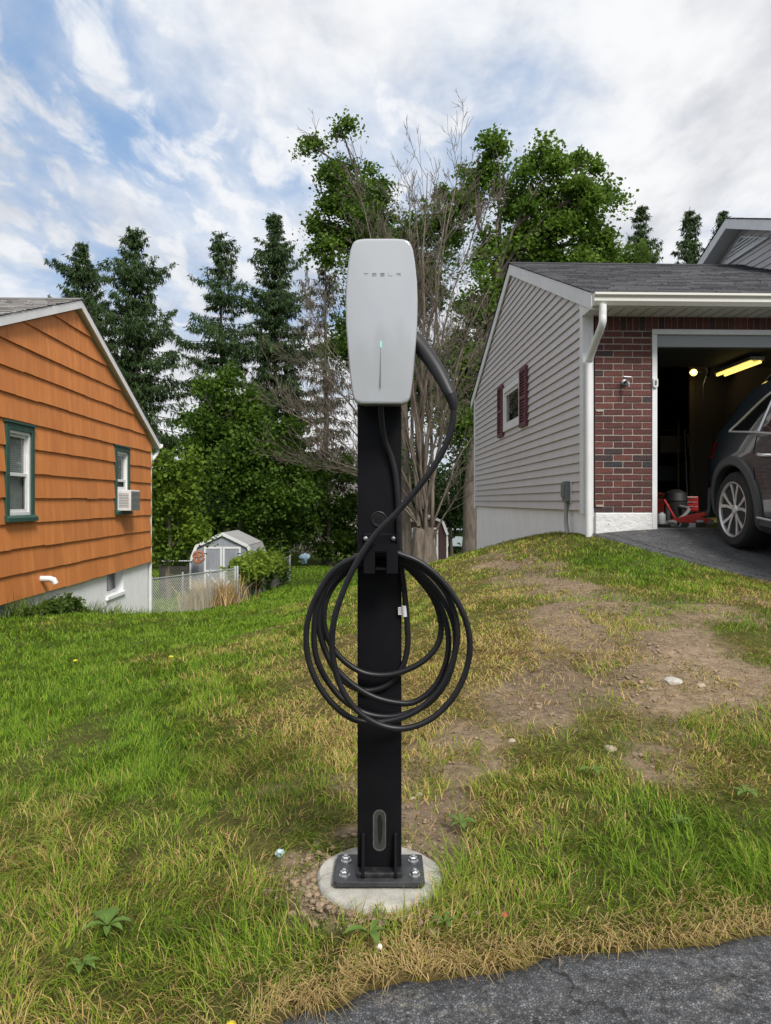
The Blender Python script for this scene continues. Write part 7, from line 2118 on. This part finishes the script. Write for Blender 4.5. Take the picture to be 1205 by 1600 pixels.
# ------------------------------------------------------------------ things glimpsed far behind
def build_far_things():
    W = lambda px, D: (px - CX) / F * D
    # pale neighbouring house behind the trees
    x = W(500, 47); g = gz(x, 47)
    t = thing('far_house', 'pale house glimpsed through the foliage left of the post', 'house', (x, 47, g))
    m = MB(); m.box((-4.0, 0, 0), (3.2, 5, 3.0)); m.build('wall', mat('far_pale_siding', (0.46, 0.40, 0.38), 0.8), t)
    for i in range(14):
        s = MB(); s.box((-4.02, -0.03, 0.1 + i * 0.2), (3.22, -0.002, 0.28 + i * 0.2)); s.build('siding_board', MATS['far_pale_siding'], t)
    m = MB(); m.prism([(-0.4, 2.9), (5.4, 2.9), (2.5, 4.6)], lambda p: (-4.3, p[0], p[1]), lambda p: (3.5, p[0], p[1])); m.build('roof', mat('far_roof', (0.12, 0.11, 0.11), 0.9), t)
    for x0 in (-2.4, 0.6):
        m = MB(); m.box((x0, -0.08, 1.0), (x0 + 1.0, -0.031, 2.3)); w = m.build('window', WHITE, t); q = MB(); q.box((x0 + .1, -0.09, 1.1), (x0 + .9, -0.0805, 2.2)); q.build('pane', mat('far_glass', (0.05, 0.06, 0.07), 0.1), w)
    # pale blue tarpaulin bundle at the wood's edge
    c = P(476, 868, 33.5); t = thing('blue_tarp', 'pale blue tarpaulin bundle hanging at the edge of the dark shrubs', 'tarp', (c.x, 33.5, c.z - 0.35))
    bm = MB(); bm.lathe([(0.03, 0.0), (0.12, 0.08), (0.17, 0.26), (0.20, 0.42), (0.16, 0.52), (0.03, 0.58)], (0, 0, 0), 'Z', 14)
    rr = random.Random(2); bm.v = [(x * 1.15 + rr.uniform(-.06, .06), y * .6 + rr.uniform(-.04, .04), z * .8 + rr.uniform(-.05, .05)) for x, y, z in bm.v]; bm.build('sheet', mat('tarp_blue', (0.14, 0.22, 0.29), 0.6), t, smooth=True)
    rp = MB(); rp.tube([(0, 0, 0.44), (0.05, 0.1, 2.2)], 0.012, 5); rp.build('rope', RUBBER, t)
    # pale parked car seen between the trunks
    x = W(712, 44); cz_ = P(712, 862, 44).z
    t = thing('far_parked_car', 'pale blue white car glimpsed between the tree trunks beyond the rise', 'car', (x, 44, cz_ + 0.0))
    m = MB(); m.prism([(-2.1, 0.35), (2.1, 0.35), (2.15, 0.75), (1.3, 0.92), (0.8, 1.38), (-0.9, 1.42), (-1.6, 0.98), (-2.15, 0.85)], lambda p: (p[0], 0.85, p[1]), lambda p: (p[0], -0.85, p[1])); m.build('body', mat('far_car_paint', (0.50, 0.58, 0.64), 0.25, coat=1), t, bevel=0.06)
    m = MB(); m.prism([(-1.35, 0.98), (1.05, 0.95), (0.7, 1.30), (-0.85, 1.33)], lambda p: (p[0], -0.852, p[1]), lambda p: (p[0], -0.862, p[1])); m.build('side_window', MATS['tinted_car_glass'], t)
    for xw in (-1.35, 1.3):
        m = MB(); m.lathe([(0.20, -0.90), (0.33, -0.88), (0.34, -0.72), (0.2, -0.70)], (xw, 0, 0.34), 'Y', 20); m.build('wheel', MATS['tyre_rubber'], t, smooth=True)


build_far_things()
HOUSE_FOOT.append(np.array([(-7.6, 27.4), (-4.8, 26.6), (-4.2, 29), (-7, 30)]))
build_lawn()


# ------------------------------------------------------------------ small things in the grass
def lump(name, label, cat, px, py, rad, m, squash=0.7, seed=0, jag=0.25, lift=0.3):
    x, y = ground_at(px, py); z = gz(x, y)
    bm = bmesh.new(); bmesh.ops.create_icosphere(bm, subdivisions=2, radius=rad)
    r = random.Random(seed)
    for v in bm.verts:
        k = 1 + (r.random() - 0.5) * jag; v.co = Vector((v.co.x * k, v.co.y * k, v.co.z * k * squash))
    me = bpy.data.meshes.new(name); bm.to_mesh(me); bm.free(); me.materials.append(m)
    o = link(bpy.data.objects.new(name, me)); o.location = (x, y, z + rad * squash * lift)
    return tag(o, label, cat)


def broad_weed(label, px, py, n, size, seed):
    x, y = ground_at(px, py); z = gz(x, y); r = random.Random(seed)
    t = thing('broadleaf_weed', label, 'weed', (x, y, z), group='broadleaf weeds in the lawn')
    for i in range(n):
        a = i * 2.4 + r.random() * 0.5; L = size * (0.6 + 0.5 * r.random()); w = L * 0.34
        d = Vector((math.cos(a), math.sin(a), 0)); s = Vector((-d.y, d.x, 0)); m = MB()
        pts = []
        for t_, wd, h in ((0.05, 0.15, 0.25), (0.3, 0.8, 0.45), (0.6, 1.0, 0.50), (0.85, 0.6, 0.42), (1.0, 0.05, 0.30)):
            c = d * (L * t_) + Vector((0, 0, L * h + 0.012)); pts.append((c - s * w * wd * .5 + Vector((0, 0, 0.05 * L)), c, c + s * w * wd * .5 + Vector((0, 0, 0.05 * L))))
        vs = [p for q in pts for p in q]; fs = []
        for k in range(4):
            for j in range(2): fs.append((k * 3 + j, k * 3 + j + 1, (k + 1) * 3 + j + 1, (k + 1) * 3 + j))
        m.add(vs, fs); m.build('leaf', mat('weed_leaf', (0.075, 0.145, 0.018), 0.65, col2=(0.12, 0.20, 0.03), nscale=30, trans=0.2), t, smooth=True)


def build_small():
    lump('pale_stone', 'pale angular stone lying on the bare soil at right', 'stone', 1050, 1068, 0.040, mat('pale_stone', (0.34, 0.32, 0.29), 0.9, col2=(0.44, 0.42, 0.38), nscale=20), 0.45, 1)
    for i, (px, py, r_) in enumerate(((953, 1173, 0.022), (800, 1162, 0.016), (1095, 1075, 0.02), (655, 1245, 0.012), (645, 1250, 0.009))):
        lump('soil_stone', ['brown stone on the soil below the grass tufts', 'small tan stone near the trench middle', 'tan stone right of the pale angular one', 'tan pebble just right of the post', 'smaller tan pebble beside the post'][i], 'stone', px, py, r_, mat('tan_stone', (0.30, 0.24, 0.18), 0.9, col2=(0.4, 0.33, 0.26), nscale=30), 0.6, i + 5)
    lump('crumpled_wrapper', 'crumpled pale blue wrapper left of the concrete footing', 'litter', 437, 1342, 0.011, mat('pale_blue_film', (0.42, 0.55, 0.62), 0.35), 0.85, 9, 0.6, 1.4)
    lump('red_litter', 'tiny red scrap in the grass near the asphalt', 'litter', 788, 1443, 0.007, mat('red_scrap', (0.50, 0.05, 0.05), 0.5), 0.6, 3, 0.5, 1.6)
    lump('white_bud', 'small white clover head in the grass below the footing', 'flower', 593, 1492, 0.006, mat('clover_white', (0.65, 0.66, 0.55), 0.8), 0.9, 2, 0.3, 2.5)
    lump('yellow_lump', 'bright yellow leaf at the bottom edge of the lawn', 'flower', 360, 1618, 0.012, mat('flower_leaf_yellow', (0.62, 0.52, 0.03), 0.7), 0.4, 6, 0.5, 2.5)  # yellow leaf, built as a flattened lump
    for i, (px, py) in enumerate(((118, 1038), (267, 1033))):
        lump('yellow_lump', ['tiny yellow flower far left on the lush lawn', 'tiny yellow flower in the middle of the left lawn'][i], 'flower', px, py, 0.016, MATS['flower_leaf_yellow'], 0.5, 7 + i, 0.4, 3.5)
    for i, (px, py, n, s, lab) in enumerate(((168, 1475, 7, 0.055, 'broad leaved weed cluster at lower left of the lawn'), (128, 1525, 6, 0.04, 'small broad leaved weed at the lower left edge'), (578, 1488, 5, 0.05, 'broad leaved weed just below the concrete footing'), (926, 1218, 6, 0.05, 'plantain weed in the right hand grass'), (720, 1303, 6, 0.045, 'leafy weed right of the post near the soil'), 
                                        (695, 1462, 5, 0.035, 'small weed in straw near the asphalt'), (1165, 1255, 5, 0.05, 'weed leaves at the right edge of the lawn'), (1062, 1300, 5, 0.035, 'weed among the dry grass at lower right'))):
        broad_weed(lab, px, py, n, s, 60 + i)


build_small()
